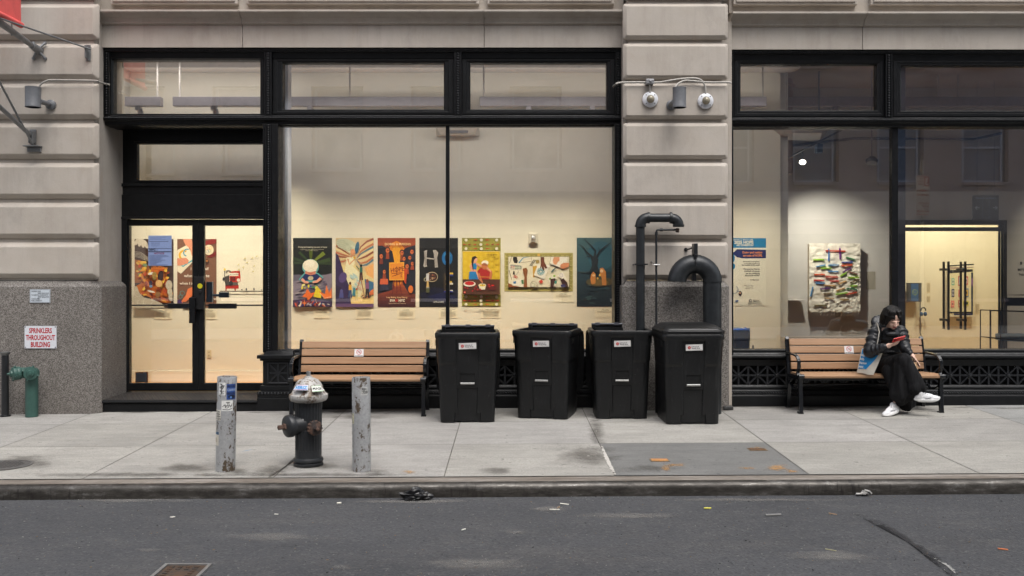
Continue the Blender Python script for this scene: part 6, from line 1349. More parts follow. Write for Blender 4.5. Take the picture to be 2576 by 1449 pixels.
m = MB(); m.lathe([(5*k, 0), (5.5*k, 1*k), (5.5*k, 8*k), (0, 8*k)], (PX(1700, Yp), Yp, zt-.005), (1, 0, -.1), 12); m.build('end_cap', HR, t, smooth=40)
m = MB(); z = PZ(666, Yp); m.tube([(x0-7*k, Yp-.02, z), (x0+8*k, Yp-.02, z)], 1.6*k, 8); m.tube([(x0-8*k, Yp-.02, z+.02), (x0-8*k, YB, z+.04)], 1.5*k, 8); m.build('clamp', STEEL, t)
Yl = 11.28; k = Yl/F; g = Vector((PX(1791, Yl), Yl, gz(2.4, Yl))); t = thing('curved_vent_pipe', 'thick black vent pipe bent over like a walking stick above the closed bin', 'vent pipe', g)
xc = PX(1747.5, Yl); zc = PZ(708, Yl); rc = 44*k; m = MB(); m.tube([(xc+rc, Yl, g.z), (xc+rc, Yl, zc)], 23*k, 28); m.build('upright', VP, t, smooth=50)
m = MB(); m.tube([(xc+rc*math.cos(R(a)), Yl, zc+rc*math.sin(R(a))) for a in [180*i/16 for i in range(17)]], 24*k, 28, cap=False); m.tube([(xc+rc*math.cos(R(a)), Yl, zc+rc*math.sin(R(a))) for a in [180-180*i/16 for i in range(17)]], 21*k, 28, cap=False); m.tube([(xc+rc, Yl, zc-1*k), (xc+rc, Yl, zc+1*k)], 24.6*k, 28); m.tube([(xc-rc, Yl, zc-.5*k), (xc-rc, Yl, zc+.6*k)], 24.6*k, 28, cap=False); m.build('bend', VP, t, smooth=50)
m = MB(); x = PX(1746, Yl); m.box(x-4.5*k, x+4.5*k, Yl-.12, Yl+.03, PZ(640, Yl), PZ(613, Yl)); m.box(x-5*k, x+5*k, Yl-.02, Yl+.05, PZ(706, Yl), PZ(684, Yl)); m.tube([(x, Yl, PZ(622, Yl)), (x-12*k, YB, PZ(628, Yl))], 2.4*k, 8); m.lathe([(5*k, 0), (5*k, .01)], (x-12*k, YB-.012, PZ(628, YB)), (0, 1, 0), 12)
m.tube([(x+.0, Yl-.11, PZ(640, Yl)), (x, Yl-.105, PZ(648, Yl))], 5*k, 10); m.tube([(x+rc*0, Yl+26*k*math.sin(R(a)), zc+rc+26*k*math.cos(R(a))) for a in range(-100, 101, 20)], 2.2*k, 8); m.build('bracket', BLK, t, bevel=.003)

# ------------------------------------------------------------------ hose tap and rubber block at the pier foot
Yt = 11.36; t = thing('hose_tap', 'small dark hose tap at the pier foot between the last two bins', 'tap', (PX(1664, Yt), Yt, gz(1.8, Yt)+.01)); k = Yt/F
m = MB(); c_ = Vector((PX(1664, Yt), Yt, PZ(1026, Yt))); m.tube([c_+Vector((0, .14, 0)), c_, c_+Vector((.012, -.03, -.03)), c_+Vector((.012, -.04, -.06))], 3.2*k, 10); m.tube([c_+Vector((0, 0, 0)), c_+Vector((0, -.01, .045))], 2*k, 8); m.build('spout', plain('tap_metal', (.05, .05, .045), .4, .6), t, smooth=50)
m = MB(); m.lathe([(5*k, 0), (5.5*k, .004), (5*k, .01)], c_+Vector((0, -.01, .045)), (0, -.3, 1), 10); m.build('handle', plain('tap_handle', (.03, .03, .03), .5), t)
m = MB(); m.lathe([(4*k, 0), (4*k, .012)], Vector((c_.x, c_.y, gz(1.8, Yt)+.003)), n=10); m.tube([c_+Vector((0, .06, 0)), (c_.x, Yt+.06, gz(1.8, Yt))], 2.4*k, 8); m.build('base_pipe', HR, t)
g = ground(1832, 1033); m = MB(); m.obox((g.x, g.y+.04, g.z+.025), None, .125, .09, .05, Matrix.Rotation(R(6), 3, 'Z'))
tag(m.build('rubber_block', plain('scuffed_rubber', (.03, .03, .03), .5, 0, .8, 40, .2), loc=g, bevel=.012), 'small scuffed black block on the ground at the right foot of the pier', 'block')

# ------------------------------------------------------------------ wall lamps, sensors, conduits
Yw = YB; CD = plain('painted_conduit', (.36, .34, .31), .5, .1, .15, 30)
def can(px, py, label, arm):
    k = 11.25/F; Yc = 11.25; t = thing('wall_lamp', label, 'wall lamp', (PX(px, Yc), Yc, PZ(py+26, Yc)), group='grey cylinder wall lamps')
    c0 = (PX(px, Yc), Yc, PZ(py+25, Yc)); r = (19 if px < 1000 else 17)*k; h = 51*k
    m = MB(); m.lathe([(r*.9, .03), (r*.9, 0), (r, 0), (r, 4*k), (r*.985, 4.5*k), (r*.985, h-4*k), (r, h-4*k), (r, h), (0, h)], c0, n=32, cap=True); m.build('cylinder', GREYPAINT, t, smooth=40)
    m = MB(); m.lathe([(0, .004), (r*.88, .004)], c0, n=24); m.build('lens', DARK, t)
    m = MB(); m.tube([(c0[0]+(.9*r if px < 1000 else -.8*r), Yc, c0[2]+h*.3), (c0[0]+(1.1*r if px < 1000 else -.9*r), YB, c0[2]+h*.3)], .03, 12); m.lathe([(.06, 0), (.06, .03), (.03, .05)], (c0[0]+(1.1*r if px < 1000 else -.7*r), YB, c0[2]+h*.3), (0, -1, 0), 16); m.build('wall_mount', GREYPAINT, t, smooth=40)
    return t
can(83, 245, 'grey cylinder wall lamp on the left pier below the flagpole', None); can(1709, 246, 'grey cylinder wall lamp between two white dome sensors', None)
def conduit(pts, label, r=.012):
    m = MB(); P_ = [PT(*p) for p in pts]
    # smooth with Catmull-Rom
    out = []
    for i in range(len(P_)-1):
        a, b, c, d = P_[max(0, i-1)], P_[i], P_[i+1], P_[min(len(P_)-1, i+2)]
        for j in range(5):
            u = j/5; out.append(.5*((2*b)+(c-a)*u+(2*a-5*b+4*c-d)*u*u+(3*b-a-3*c+d)*u**3))
    out.append(P_[-1]); m.tube(out, r, 10); return tag(m.build('conduit', CD, loc=P_[0], smooth=60), label, 'conduit')
q = YB-.03
conduit([(98, 240, q), (97, 225, q), (104, 211, q), (118, 203.5, q), (135, 201.5, q), (235, 203, q), (247, 206, q), (262, 210, YF-.04), (276, 213, YF-.02)], 'curved grey conduit from the left wall lamp to the window frame')
conduit([(1543, 218, YF-.04), (1549, 212, q), (1560, 208, q), (1600, 207, q), (1640, 207, q)], 'short grey conduit left of the first dome sensor')
conduit([(1640, 207, q), (1660, 207, q), (1690, 202, q), (1720, 198, q), (1748, 197, q), (1765, 203, q), (1774, 218, q), (1775, 236, q)], 'looping grey conduit to the right dome sensor')
conduit([(1698, 222, q-.1), (1705, 211, q-.06), (1722, 203, q-.01), (1745, 204, q), (1780, 207, q), (1832, 207, q), (1839, 210, q)], 'grey conduit from the middle wall lamp to the right window')
conduit([(1635, 207, q-.02), (1635, 222, q), (1635, 234, q)], 'short straight conduit above the left dome sensor', .014)
m = MB(); a = PR(1625, 199, 1645, 211, q-.04); m.box(a[0], a[1], q-.06, YB+.02, a[2], a[3]); m.ball((PX(1635, q), q-.06, PZ(206, q)), .018, 10, 6)
tag(m.build('junction_box', plain('box_grey', (.3, .3, .31), .4, .5), loc=((a[0]+a[1])/2, YB, a[2]), bevel=.005), 'small grey junction box in the pier groove', 'junction box')
for px, py, lab in ((1635, 251, 'white dome sensor on the left of the middle wall lamp'), (1774, 255, 'white dome sensor on the right of the middle wall lamp')):
    k = YB/F; t = thing('dome_sensor', lab, 'sensor', (PX(px, YB), YB, PZ(py+20, YB)), group='white dome sensors')
    c_ = (PX(px, YB), YB, PZ(py, YB)); m = MB(); m.lathe([(19*k, 0), (20*k, .008), (19.5*k, .03), (18*k, .036), (11*k, .05), (10*k, .05)], c_, (0, -1, 0), 32)
    for a_ in (45, 135, 225, 315): m.mi = 1; m.lathe([(0, 0), (1.3*k, 0), (1.3*k, .002), (0, .002)], (c_[0]+15*k*math.cos(R(a_)), YB-.0445, c_[2]+15*k*math.sin(R(a_))), (0, -1, 0), 8); m.mi = 0
    m.build('flange', [WHITEP, DARK], t, smooth=40)
    m = MB(); m.ball((c_[0], YB-.055, c_[2]), 10*k, 20, 12, (1, 1.1, 1)); m.build('dome', plain('smoked_dome', (.30, .27, .2), .12, .2, .4, 9), t, smooth=60)
# ------------------------------------------------------------------ signs on the left pier
c = Canvas(262, 184, (214, 216, 222)); RD = (176, 36, 46)
for t_, y in (('SPRINKLERS', 58), ('THROUGHOUT', 115), ('BUILDING', 172)): c.text(t_, 131, y, 58, RD, 'c', bold=.035, xs={'SPRINKLERS': .61, 'THROUGHOUT': .585, 'BUILDING': .61}[t_])
for x, y in ((8, 8), (254, 8), (8, 176), (254, 176)): c.ell(x, y, 5, 5, (110, 110, 116))
tag(c.build('sprinkler_sign', 80*(YB-.012)/F/262, loc=(PX(103, YB), YB-.012, PZ(820, YB)), base=.01, mat=PRINTG), 'white sign with red SPRINKLERS THROUGHOUT BUILDING lettering', 'sign')
c = Canvas(168, 110, (196, 204, 212)); BKK = (40, 44, 52)
for x0_, y0_, x1_, y1_ in ((3, 3, 165, 5), (3, 105, 165, 107), (3, 5, 5, 105), (163, 5, 165, 105)): c.rect(x0_, y0_, x1_, y1_, (90, 96, 106))
for i, (s_, al) in enumerate((('DESIGN SIZE', 0), ('5800 GALLONS', 1), ('WORKING CAPACITY', 0), ('4500 GALLONS', 1), ('TANK #882', 0), ('FUEL GRADE 4', 0))): c.text(s_, 158 if al else 14, 21+i*15.4, 15, BKK, 'r' if al else 'l', xs=.92)
tag(c.build('tank_sign', 51*(YB-.01)/F/168, loc=(PX(101.5, YB), YB-.01, PZ(728, YB)), base=.008), 'small grey tank capacity plate above the sprinklers sign', 'sign')
# ------------------------------------------------------------------ flag and poles
fx = PX(100, YB)
t = thing('flagpole', 'grey flagpole jutting from the left pier with a four armed base', 'flagpole', (fx, YB, PZ(130, YB)))
PG = plain('pole_grey', (.2, .205, .21), .4, .4, .15, 30)
zb = PZ(128, YB); m = MB(); m.tube([(fx, YB, zb), (fx, YB-.1, zb+.01), (fx, 10.5, zb+.115), (fx, 8.6, zb+.36)], [.028, .03, .04, .04], 16); m.build('pole', PG, t, smooth=50)
m = MB()
for a_ in (45, 135, 225, 315): m.tube([(fx, YB-.06, zb), (fx+.1*math.cos(R(a_)), YB-.012, zb+.13*math.sin(R(a_)))], .016, 8); m.lathe([(.02, 0), (.02, .02), (0, .02)], (fx+.1*math.cos(R(a_)), YB, zb+.13*math.sin(R(a_))), (0, -1, 0), 8)
m.lathe([(.05, 0), (.045, .12), (.04, .2)], (fx, YB, zb), (0, -1, .1), 14); m.build('base', PG, t, smooth=50)
m = MB(); m.tube([(fx, 10.85, zb+.2), (fx, 10.85, zb+.02)], .008, 8); m.build('eye_bolt', PG, t)
t = thing('banner', 'red cloth banner corner at the top left of the photograph', 'banner', (fx+.02, 10.9, PZ(60, 10.98)))
RED = plain('red_cloth', (.82, .13, .12), .7, 0, .12, 5, .05); zb2 = 4.54; bm_ = MB(); rows = []
for j in range(13):
    z = zb2+j*.25; rows.append([(fx+.03+.02*math.sin(y_*6+j*.4)*(.3+j*.05), y_, z) for y_ in [10.99-i*.1 for i in range(20)]])
v = [p for r_ in rows for p in r_]; v2 = [(x+.006, y, z) for x, y, z in v]; n_ = 20; fcs = [(j*n_+i, j*n_+i+1, (j+1)*n_+i+1, (j+1)*n_+i) for j in range(12) for i in range(n_-1)]
bm_.add(v, fcs); bm_.add(v2, fcs); bm_.build('cloth', RED, t, smooth=60)
m = MB(); m.tube([(fx+.035, 11.0, zb2), (fx+.035, 9.1, zb2)], .034, 12); m.build('hem', RED, t, smooth=50)
t = thing('guy_rod', 'thin steel guy rod running from the flagpole to its wall bracket', 'guy rod', PT(222, 130, YB))
m = MB(); m.tube([PT(228, 124, YB-.05), Vector((PX(228, YB)-.33, 11.0, PZ(124, YB)+.07)), Vector((-5.66, 10.4, 4.50)), Vector((-5.68, 8.8, 4.8))], .011, 8); m.build('rod', PG, t, smooth=50)
m = MB(); a = PR(215, 112, 227, 152, YB-.02); m.box(a[0], a[1], YB-.015, YB, a[2], a[3]); m.box(a[0]+.018, a[0]+.032, YB-.09, YB-.015, a[2]+.02, a[3]-.02); m.build('wall_bracket', PG, t, bevel=.003)
fx2 = PX(86, YB); t = thing('lower_pole', 'grey pole and rod rising leftward from the lower wall bracket', 'pole', (fx2, YB, PZ(380, YB))); zz = PZ(345, YB)
m = MB(); m.tube([(fx2, YB-.05, zz), (fx2, 10.67, zz+.245), (fx2, 9.0, zz+.74)], .026, 12); m.build('pole', PG, t, smooth=50)
m = MB(); m.tube([(fx2+.02, YB-.06, PZ(368, YB)), (fx2+.01, 10.67, 3.85), (fx2, 9.2, 4.9)], .013, 8); m.build('rod', PG, t, smooth=50)
m = MB(); a = PR(76, 326, 92, 362, YB); m.box(a[0], a[1], YB-.02, YB, a[2], a[3]); a2 = PR(67, 366, 107, 372, YB); m.box(a2[0], a2[1], YB-.1, YB, a2[2]+.008, a2[3]-.008); m.box(a2[0]+.02, a2[1]-.01, YB-.03, YB-.001, a2[2]-.05, a2[2]+.004)
m.box(fx2-.02, fx2-.008, YB-.11, YB-.02, a[2], a[3]-.03); m.box(fx2+.02, fx2+.032, YB-.11, YB-.02, a[2], a[3]-.03)
for dz in (.02, .07, .14): m.lathe([(.01, 0), (.01, .012)], (a[0]+.014, YB-.02, a[2]+dz), (0, -1, 0), 8); m.lathe([(.01, 0), (.01, .012)], (a[1]-.014, YB-.02, a[2]+dz), (0, -1, 0), 8)
m.build('wall_bracket', PG, t, bevel=.003)

# ------------------------------------------------------------------ iron covers, litter, stains
def flat_sheet(name, pts, mat, label, cat, kind=None, lift=.004, fz=gz):
    m = MB(); v = [(x, y, fz(x, y)+lift) for x, y in pts]; m.add(v, [tuple(range(len(v)))]); o = m.build(name, mat); return o
RUST = m_rusty('rusty_iron', (.10, .075, .06), (.16, .08, .035), .5, .7, .3); ORG_ = plain('orange_spray', (.55, .25, .05), .8, 0, .3, 20)
g = ground(12, 1172); t = thing('manhole_cover', 'round iron cover set in the pavement at the left edge', 'manhole cover', g)
m = MB(); R0 = .205; m.lathe([(R0+.03, .0), (R0+.03, .008), (R0+.004, .008), (R0+.004, .002)], g, n=40); m.build('ring', plain('worn_iron', (.16, .155, .15), .5, .5, .2, 40), t, smooth=30)
m = MB(); m.lathe([(R0, 0), (R0, .007), (0, .0071)], g, n=40); 
for i in range(-5, 6):
    for j in range(-5, 6):
        if i*i+j*j < 24: m.box(g.x+i*.034-.01, g.x+i*.034+.01, g.y+j*.034-.01, g.y+j*.034+.01, g.z+.007, g.z+.0105)
m.build('lid', plain('iron_lid', (.13, .125, .12), .55, .5, .25, 40), t)
g = road_at(450, 1440); t = thing('utility_cover', 'rusty square utility cover in a pale steel frame in the road', 'utility cover', g)
fr = [road_at(*p) for p in ((416, 1423), (533, 1424), (470, 1484), (335, 1484))]; fr[3] = Vector((fr[0].x-.0, fr[3].y, fr[3].z)); fr[2] = Vector((fr[1].x, fr[2].y, fr[2].z))
x0, x1, y1, y0 = fr[0].x, fr[1].x, fr[0].y, fr[0].y-.52; z = g.z+.004
m = MB(); w = .022
for a_ in ((x0, x1, y1-w, y1), (x0, x1, y0, y0+w), (x0, x0+w, y0+w, y1-w), (x1-w, x1, y0+w, y1-w)): m.box(*a_, z-.01, z+.008)
m.build('frame', plain('worn_steel_frame', (.28, .28, .28), .45, .6), t)
m = MB(); m.box(x0+w+.004, x1-w-.004, y0+w+.004, y1-w-.004, z-.012, z+.001)
npx = int((x1-x0-.09)/.051)
for i in range(npx):
    for j in range(11):
        if not (0 < i < npx-1 and 5 < j < 9): m.box(x0+.05+i*.051, x0+.078+i*.051, y0+.04+j*.041, y0+.062+j*.041, z-.006, z+.005)
m.build('lid', m_rusty('dark_rusty_iron', (.055, .047, .042), (.085, .052, .034), .5, .7, .3), t)
c = Canvas(100, 40, None); c.text('ECS', 50, 30, 34, (150, 130, 110), 'c', bold=.03); o = c.build('lettering', .0019, fn=lambda x, zz_, d: Vector((x, zz_, d)), parent=t, local=True, mat=RUST); o.location = ((x0+x1)/2-g.x, (y0+y1)/2-g.y+.04, z-g.z+.004)
for i, (px, py, w_, lab) in enumerate(((1659, 1159, .15, 'orange painted valve cover in the dark pavement patch'), (1905, 1132, .15, 'rusty brown valve cover near the right edge of the dark patch'))):
    g = ground(px, py); t = thing('valve_cover', lab, 'valve cover', g, group='small valve covers in the pavement')
    m = MB(); m.box(g.x-w_/2-.012, g.x+w_/2+.012, g.y-.062, g.y+.062, g.z-.01, g.z+.003); m.build('frame', plain('cover_frame', (.16, .12, .08), .7), t)
    m = MB(); m.box(g.x-w_/2, g.x+w_/2, g.y-.05, g.y+.05, g.z+.0031, g.z+.007); m.build('lid', [plain('orange_cover', (.42, .2, .07), .7, 0, .3, 30), RUST][i], t, bevel=.002)
# crumpled black bag in the gutter
g = road_at(1047, 1258); rng = random.Random(4)
bm = bmesh.new(); bmesh.ops.create_icosphere(bm, subdivisions=4, radius=.12)
for v in bm.verts:
    n = abs(noise.noise(v.co*13+Vector((3, 1, 2))))*.06-.02+abs(noise.noise(v.co*27))*.02; d = v.co.normalized()
    v.co = Vector((v.co.x*1.0, v.co.y*.6, max(-.03, v.co.z*.42)))+d*n
    v.co.x += .02*(v.co.z > .02)*(-1)
bmesh.ops.translate(bm, verts=bm.verts, vec=g+Vector((0, .02, .03))); m = MB(); m.bm.free(); m.bm = bm
tag(m.build('plastic_bag', plain('black_film', (.006, .006, .007), .33, 0, .2, 30), loc=g, smooth=25), 'crumpled shiny black plastic bag in the gutter', 'plastic bag')
LIT = [(158, 1249, 'orange cigarette end close to the kerb at the left', (210, 130, 50), .06, .014, 5), (178, 1253, None, None, 0, 0, 0), (853, 1268, 'white cigarette end in the gutter left of the plastic bag', (224, 220, 206), .035, .018, 20), (434, 1302, 'white paper scrap on the road below the left post', (220, 216, 206), .035, .02, 60),
       (277, 1254, 'tiny white scrap by the kerb left of the posts', (220, 220, 214), .025, .018, 30), (1395, 1283, 'white stick lying nearest the orange stain', (224, 222, 210), .08, .012, 10), (1420, 1269, 'pair of white paper bits by the gutter right of the bag', (224, 222, 210), .07, .014, -12), (1388, 1336, None, None, 0, 0, 0),
       (1780, 1281, 'yellow cigarette end under the dark pavement patch', (214, 206, 90), .055, .016, 0), (2172, 1248, 'crumpled grey paper against the kerb at the right', (170, 168, 164), .1, .06, 20), (1945, 1298, 'flat torn pale scrap on the road right of the yellow end', (120, 120, 118), .12, .025, 8), (2523, 1383, 'orange peel strip on the road at the far right', (190, 110, 70), .06, .02, -15),
       (1166, 1335, 'small white stub on the road below the gutter bag', (206, 206, 196), .035, .014, 45), (2095, 1294, 'thin tan twig on the road left of the road crack', (160, 130, 100), .06, .008, -30), (2090, 1385, 'pale thin straw in the middle of the right road', (170, 166, 130), .07, .006, -25), (1750, 1378, None, None, 0, 0, 0), (1213, 1255, None, None, 0, 0, 0), (695, 1295, 'pale speck of paper right of the left manhole', (190, 188, 180), .03, .02, 0)]
for px, py, lab, col, L_, w_, an in LIT:
    if not lab: continue
    g = road_at(px, py); m = MB()
    if 'crumpled' in lab:
        for k_ in range(5): m.obox((g.x+.02*k_-.04, g.y+.01*(k_ % 2), g.z+.01+.006*k_), None, .05, .04, .012, Matrix.Rotation(R(30*k_), 3, 'Z') @ Matrix.Rotation(R(20*k_-40), 3, 'X'))
    elif 'end' in lab or 'stub' in lab: d = Vector((math.cos(R(an)), math.sin(R(an)), 0)); m.tube([g+Vector((0, 0, .006))-d*L_/2, g+Vector((0, 0, .006))+d*L_/2], w_*.38, 8)
    else: m.obox((g.x, g.y, g.z+.003), None, L_, w_, .004, Matrix.Rotation(R(an), 3, 'Z') @ Matrix.Rotation(R(4), 3, 'Y'))
    nm = 'cigarette_end' if ('end' in lab or 'stub' in lab) else ('twig' if 'twig' in lab or 'straw' in lab or 'stick' in lab else 'paper_scrap')
    tag(m.build(nm, plain('litter_scrap', lin(col), .7), loc=g), lab, nm.replace('_', ' '), 'small scraps dropped on the road')
# scattered fine grit: uncountable
rng = random.Random(9); m = MB()
for i in range(900):
    px = rng.uniform(-100, 2680); py = 1249+rng.random()**1.6*230; g = road_at(px, py); s_ = rng.uniform(.002, .006); m.mi = rng.choice((0, 0, 1, 2)); m.obox((g.x, g.y, g.z+s_*.2), None, s_*rng.uniform(1, 3), s_, s_*.6, Matrix.Rotation(rng.uniform(0, 3), 3, 'Z'))
o = m.build('road_grit', [plain('grit_pale', (.22, .215, .2), .8), plain('grit_brown', (.2, .14, .09), .8), plain('grit_dark', (.02, .02, .02), .8)]); tag(o, 'fine grit and crumbs scattered over the road', None, kind='stuff'); o['category'] = 'grit'

# ------------------------------------------------------------------ stains and cracks (shapes of their own, thin films on the ground)
def stain_mat(name, col, lo=.5, hi=.62, scale=7, alpha=.8, st=(1, 1, 1)):
    t = NT(name); t.col(col); t.rough(.8); n = t.noise(scale, 5, .7, st); at = t.n('Attribute'); at.attribute_name = 'Col'
    sep = t.n('SeparateColor'); t.l(at.outputs['Color'], sep.inputs[0])
    f = t.math('MULTIPLY', t.ramp(t.math('ADD', n, t.math('MULTIPLY', sep.outputs[0], .55)), [(lo+.28, 0.), (hi+.28, 1.)]), alpha)
    t.l(f, t.b.inputs['Alpha']); return t.m
def stain(pts, mat, fz=gz, lift=.0075, name='stain', ring=3):
    """soft edged film: centre value 1, rim value 0"""
    cx = sum(p[0] for p in pts)/len(pts); cy = sum(p[1] for p in pts)/len(pts); bm = bmesh.new(); lay = bm.loops.layers.float_color.new('Col'); n = len(pts); rr = []
    for k in range(ring+1):
        s_ = 1-k/ring*.97; rr.append([bm.verts.new((cx+(p[0]-cx)*s_, cy+(p[1]-cy)*s_, fz(cx+(p[0]-cx)*s_, cy+(p[1]-cy)*s_)+lift)) for p in pts])
    for k in range(ring):
        for i in range(n):
            f = bm.faces.new([rr[k][i], rr[k][(i+1) % n], rr[k+1][(i+1) % n], rr[k+1][i]])
            for l, q in zip(f.loops, (k, k, k+1, k+1)): v = q/ring; l[lay] = (v, v, v, 1)
    me = bpy.data.meshes.new(name); bm.to_mesh(me); bm.free(); me.materials.append(mat); o = bpy.data.objects.new(name, me); C.objects.link(o); o['kind'] = 'structure'; return o
def ell_pts(px, py, rx, ry, n=20, rd=False):
    fn = road_at if rd else ground; out = []
    for i in range(n):
        t_ = 2*math.pi*i/n; p = fn(px+rx*math.cos(t_), py+ry*math.sin(t_)); out.append((p.x, p.y))
    return out
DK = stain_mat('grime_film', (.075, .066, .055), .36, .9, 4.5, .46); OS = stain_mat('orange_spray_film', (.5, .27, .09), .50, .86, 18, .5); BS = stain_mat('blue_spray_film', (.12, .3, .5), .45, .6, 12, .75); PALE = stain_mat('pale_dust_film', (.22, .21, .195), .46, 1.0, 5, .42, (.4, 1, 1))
for px, py, rx, ry in ((800, 1174, 90, 14), (690, 1188, 80, 20), (590, 1188, 60, 10), (930, 1188, 70, 12), (60, 1172, 130, 26), (470, 1180, 100, 16), (1480, 1150, 110, 36), (1250, 1185, 60, 16), (760, 1196, 400, 8), (1640, 1180, 120, 12), (900, 1050, 130, 10), (1500, 1090, 30, 60), (2050, 1025, 260, 8), (320, 1196, 330, 8)):
    if px == 60: py = 1165
    stain(ell_pts(px, py, rx, ry), DK)
for px, py, rx, ry in ((1675, 1180, 26, 22), (1700, 1172, 50, 8), (1955, 1178, 50, 16), (1990, 1188, 36, 8), (1880, 1180, 40, 6), (1905, 1131, 34, 10), (1659, 1160, 34, 9), (1030, 1190, 30, 8)): stain(ell_pts(px, py, rx, ry, 14), OS, lift=.0085)
def streak(pts, w, mat, rd=False, lift=.0085):
    fn = road_at if rd else ground; P_ = [fn(*p) for p in pts]; L_ = []; R_ = []
    for i, p in enumerate(P_):
        d = (P_[min(i+1, len(P_)-1)]-P_[max(i-1, 0)]); d = Vector((d.x, d.y)).normalized(); ww = w*(.4 if i in (0, len(P_)-1) else 1); L_.append((p.x-d.y*ww, p.y+d.x*ww)); R_.append((p.x+d.y*ww, p.y-d.x*ww))
    stain(L_+R_[::-1], mat, rz if rd else gz, lift, ring=2)
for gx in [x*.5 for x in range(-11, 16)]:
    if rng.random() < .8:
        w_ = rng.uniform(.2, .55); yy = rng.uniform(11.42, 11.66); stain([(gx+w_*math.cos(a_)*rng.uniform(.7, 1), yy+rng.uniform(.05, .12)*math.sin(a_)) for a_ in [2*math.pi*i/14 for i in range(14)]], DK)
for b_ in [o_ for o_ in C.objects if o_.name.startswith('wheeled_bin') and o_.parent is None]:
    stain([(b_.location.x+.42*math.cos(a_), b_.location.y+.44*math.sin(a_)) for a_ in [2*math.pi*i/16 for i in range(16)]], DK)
streak([(592, 1140), (615, 1137), (650, 1130)], .014, BS); streak([(790, 1113), (815, 1111)], .01, BS)
CRK = stain_mat('crack_film', (.05, .045, .04), .2, .4, 14, .95); LCR = stain_mat('pale_mortar', (.5, .48, .44), .2, .4, 20, .9)
streak([(672, 1206), (700, 1188), (735, 1165), (770, 1135)], .010, CRK)
streak([(672, 1206), (690, 1192), (712, 1180)], .04, DK)
streak([(1512, 1120), (1524, 1150), (1535, 1175), (1549, 1198)], .022, LCR)
# road: tar seam with pale edge, dusty patches
TAR = stain_mat('tar_seam_film', (.02, .02, .022), .25, .6, 9, .8)
streak([(2145, 1290), (2190, 1305), (2230, 1322), (2270, 1350), (2310, 1375), (2350, 1400), (2400, 1440), (2420, 1470)], .032, TAR, True, .004)
streak([(2330, 1395), (2370, 1412), (2400, 1432), (2425, 1462)], .02, stain_mat('pale_crack', (.4, .4, .38), .45, .6, 25, .7), True, .005)
for px, py, rx, ry in ((1560, 1300, 240, 14), (1380, 1282, 90, 14), (1050, 1262, 300, 9), (360, 1260, 260, 10), (1900, 1258, 500, 8), (700, 1350, 260, 22), (380, 1385, 90, 12), (1200, 1420, 260, 30), (2100, 1400, 200, 30), (1300, 1340, 60, 7), (860, 1428, 60, 14)): stain(ell_pts(px, py, rx, ry, 20, True), PALE, rz, .0035)
streak([(1398, 1285), (1405, 1277), (1412, 1271)], .02, OS, True, .006)
# dust line where the road meets the kerb
streak([(-80, 1250), (400, 1250), (1100, 1251.5), (1800, 1246), (2650, 1236)], .03, PALE, True, .004)
# ================================================================== the person on the right bench
def capsule(m, a, b, ra, rb, n=12):
    a, b = Vector(a), Vector(b); d = b-a; L = d.length; d = d.normalized() if L > 1e-6 else Vector((0, 0, 1)); prof = []
    for i in range(5): t = R(-90+90*i/4); prof.append((max(.0004, ra*math.cos(t)), ra*math.sin(t)))
    for i in range(5): t = R(90*i/4); prof.append((max(.0004, rb*math.cos(t)), L+rb*math.sin(t)))
    m.lathe(prof, a, d, n)
def ellipsoid(m, c, r, rot=None, n=16, k=10):
    c = Vector(c); M = rot or Matrix.Identity(3); rings = []
    for j in range(k+1):
        t = math.pi*(.02+.96*j/k); rings.append([c+M @ Vector((r[0]*math.sin(t)*math.cos(2*math.pi*i/n), r[1]*math.sin(t)*math.sin(2*math.pi*i/n), -r[2]*math.cos(t))) for i in range(n)])
    m.loft(rings)
def fuse(m, voxel, smooth=2):
    me = bpy.data.meshes.new('tmp'); bmesh.ops.recalc_face_normals(m.bm, faces=m.bm.faces); m.bm.to_mesh(me); m.bm.free(); o = bpy.data.objects.new('tmp', me); C.objects.link(o)
    r = o.modifiers.new('r', 'REMESH'); r.mode = 'VOXEL'; r.voxel_size = voxel
    if smooth: s = o.modifiers.new('s', 'SMOOTH'); s.iterations = smooth; s.factor = .5
    dg = bpy.context.evaluated_depsgraph_get(); ev = o.evaluated_get(dg); out = MB(); out.bm.free(); out.bm = bmesh.new(); t = bpy.data.meshes.new_from_object(ev); out.bm.from_mesh(t)
    bpy.data.objects.remove(o); bpy.data.meshes.remove(me); bpy.data.meshes.remove(t); return out
SKIN = NT('skin'); SKIN.col((.64, .42, .33)); SKIN.rough(.5); SKIN.b.inputs['Subsurface Weight'].default_value = .0; SKIN = SKIN.m
LIPS = plain('lips', (.32, .09, .085), .4); BROW = plain('brow_lash', (.02, .014, .012), .7)
NYL = NT('black_quilted_nylon'); nn = NYL.noise(22, 4, .6); NYL.col(NYL.ramp(nn, [(.3, (.006, .0065, .008)), (.7, (.014, .015, .018))])); NYL.rough(.38); NYL.b.inputs['Specular IOR Level'].default_value = .42; NYL.bump(NYL.noise(16, 3, .55), .55, .014); NYL = NYL.m
KNIT = NT('black_trouser_cloth'); nn = KNIT.noise(7, 4, .6, (2.5, 2.5, .5)); KNIT.col(KNIT.ramp(nn, [(.3, (.005, .005, .0056)), (.7, (.016, .016, .0175))])); KNIT.rough(.85); KNIT.b.inputs['Specular IOR Level'].default_value = .15; KNIT.bump(KNIT.noise(7, 3, .6, (2.5, 2.5, .3)), .9, .04); KNIT = KNIT.m
HAIR = NT('black_hair'); nn = HAIR.noise(60, 3, .6, (2, 2, .22)); HAIR.col(HAIR.ramp(nn, [(.3, (.0025, .002, .002)), (.75, (.011, .009, .008))])); HAIR.rough(.48); HAIR.b.inputs['Specular IOR Level'].default_value = .22; HAIR.bump(nn, .6, .005); HAIR = HAIR.m
DY = .06
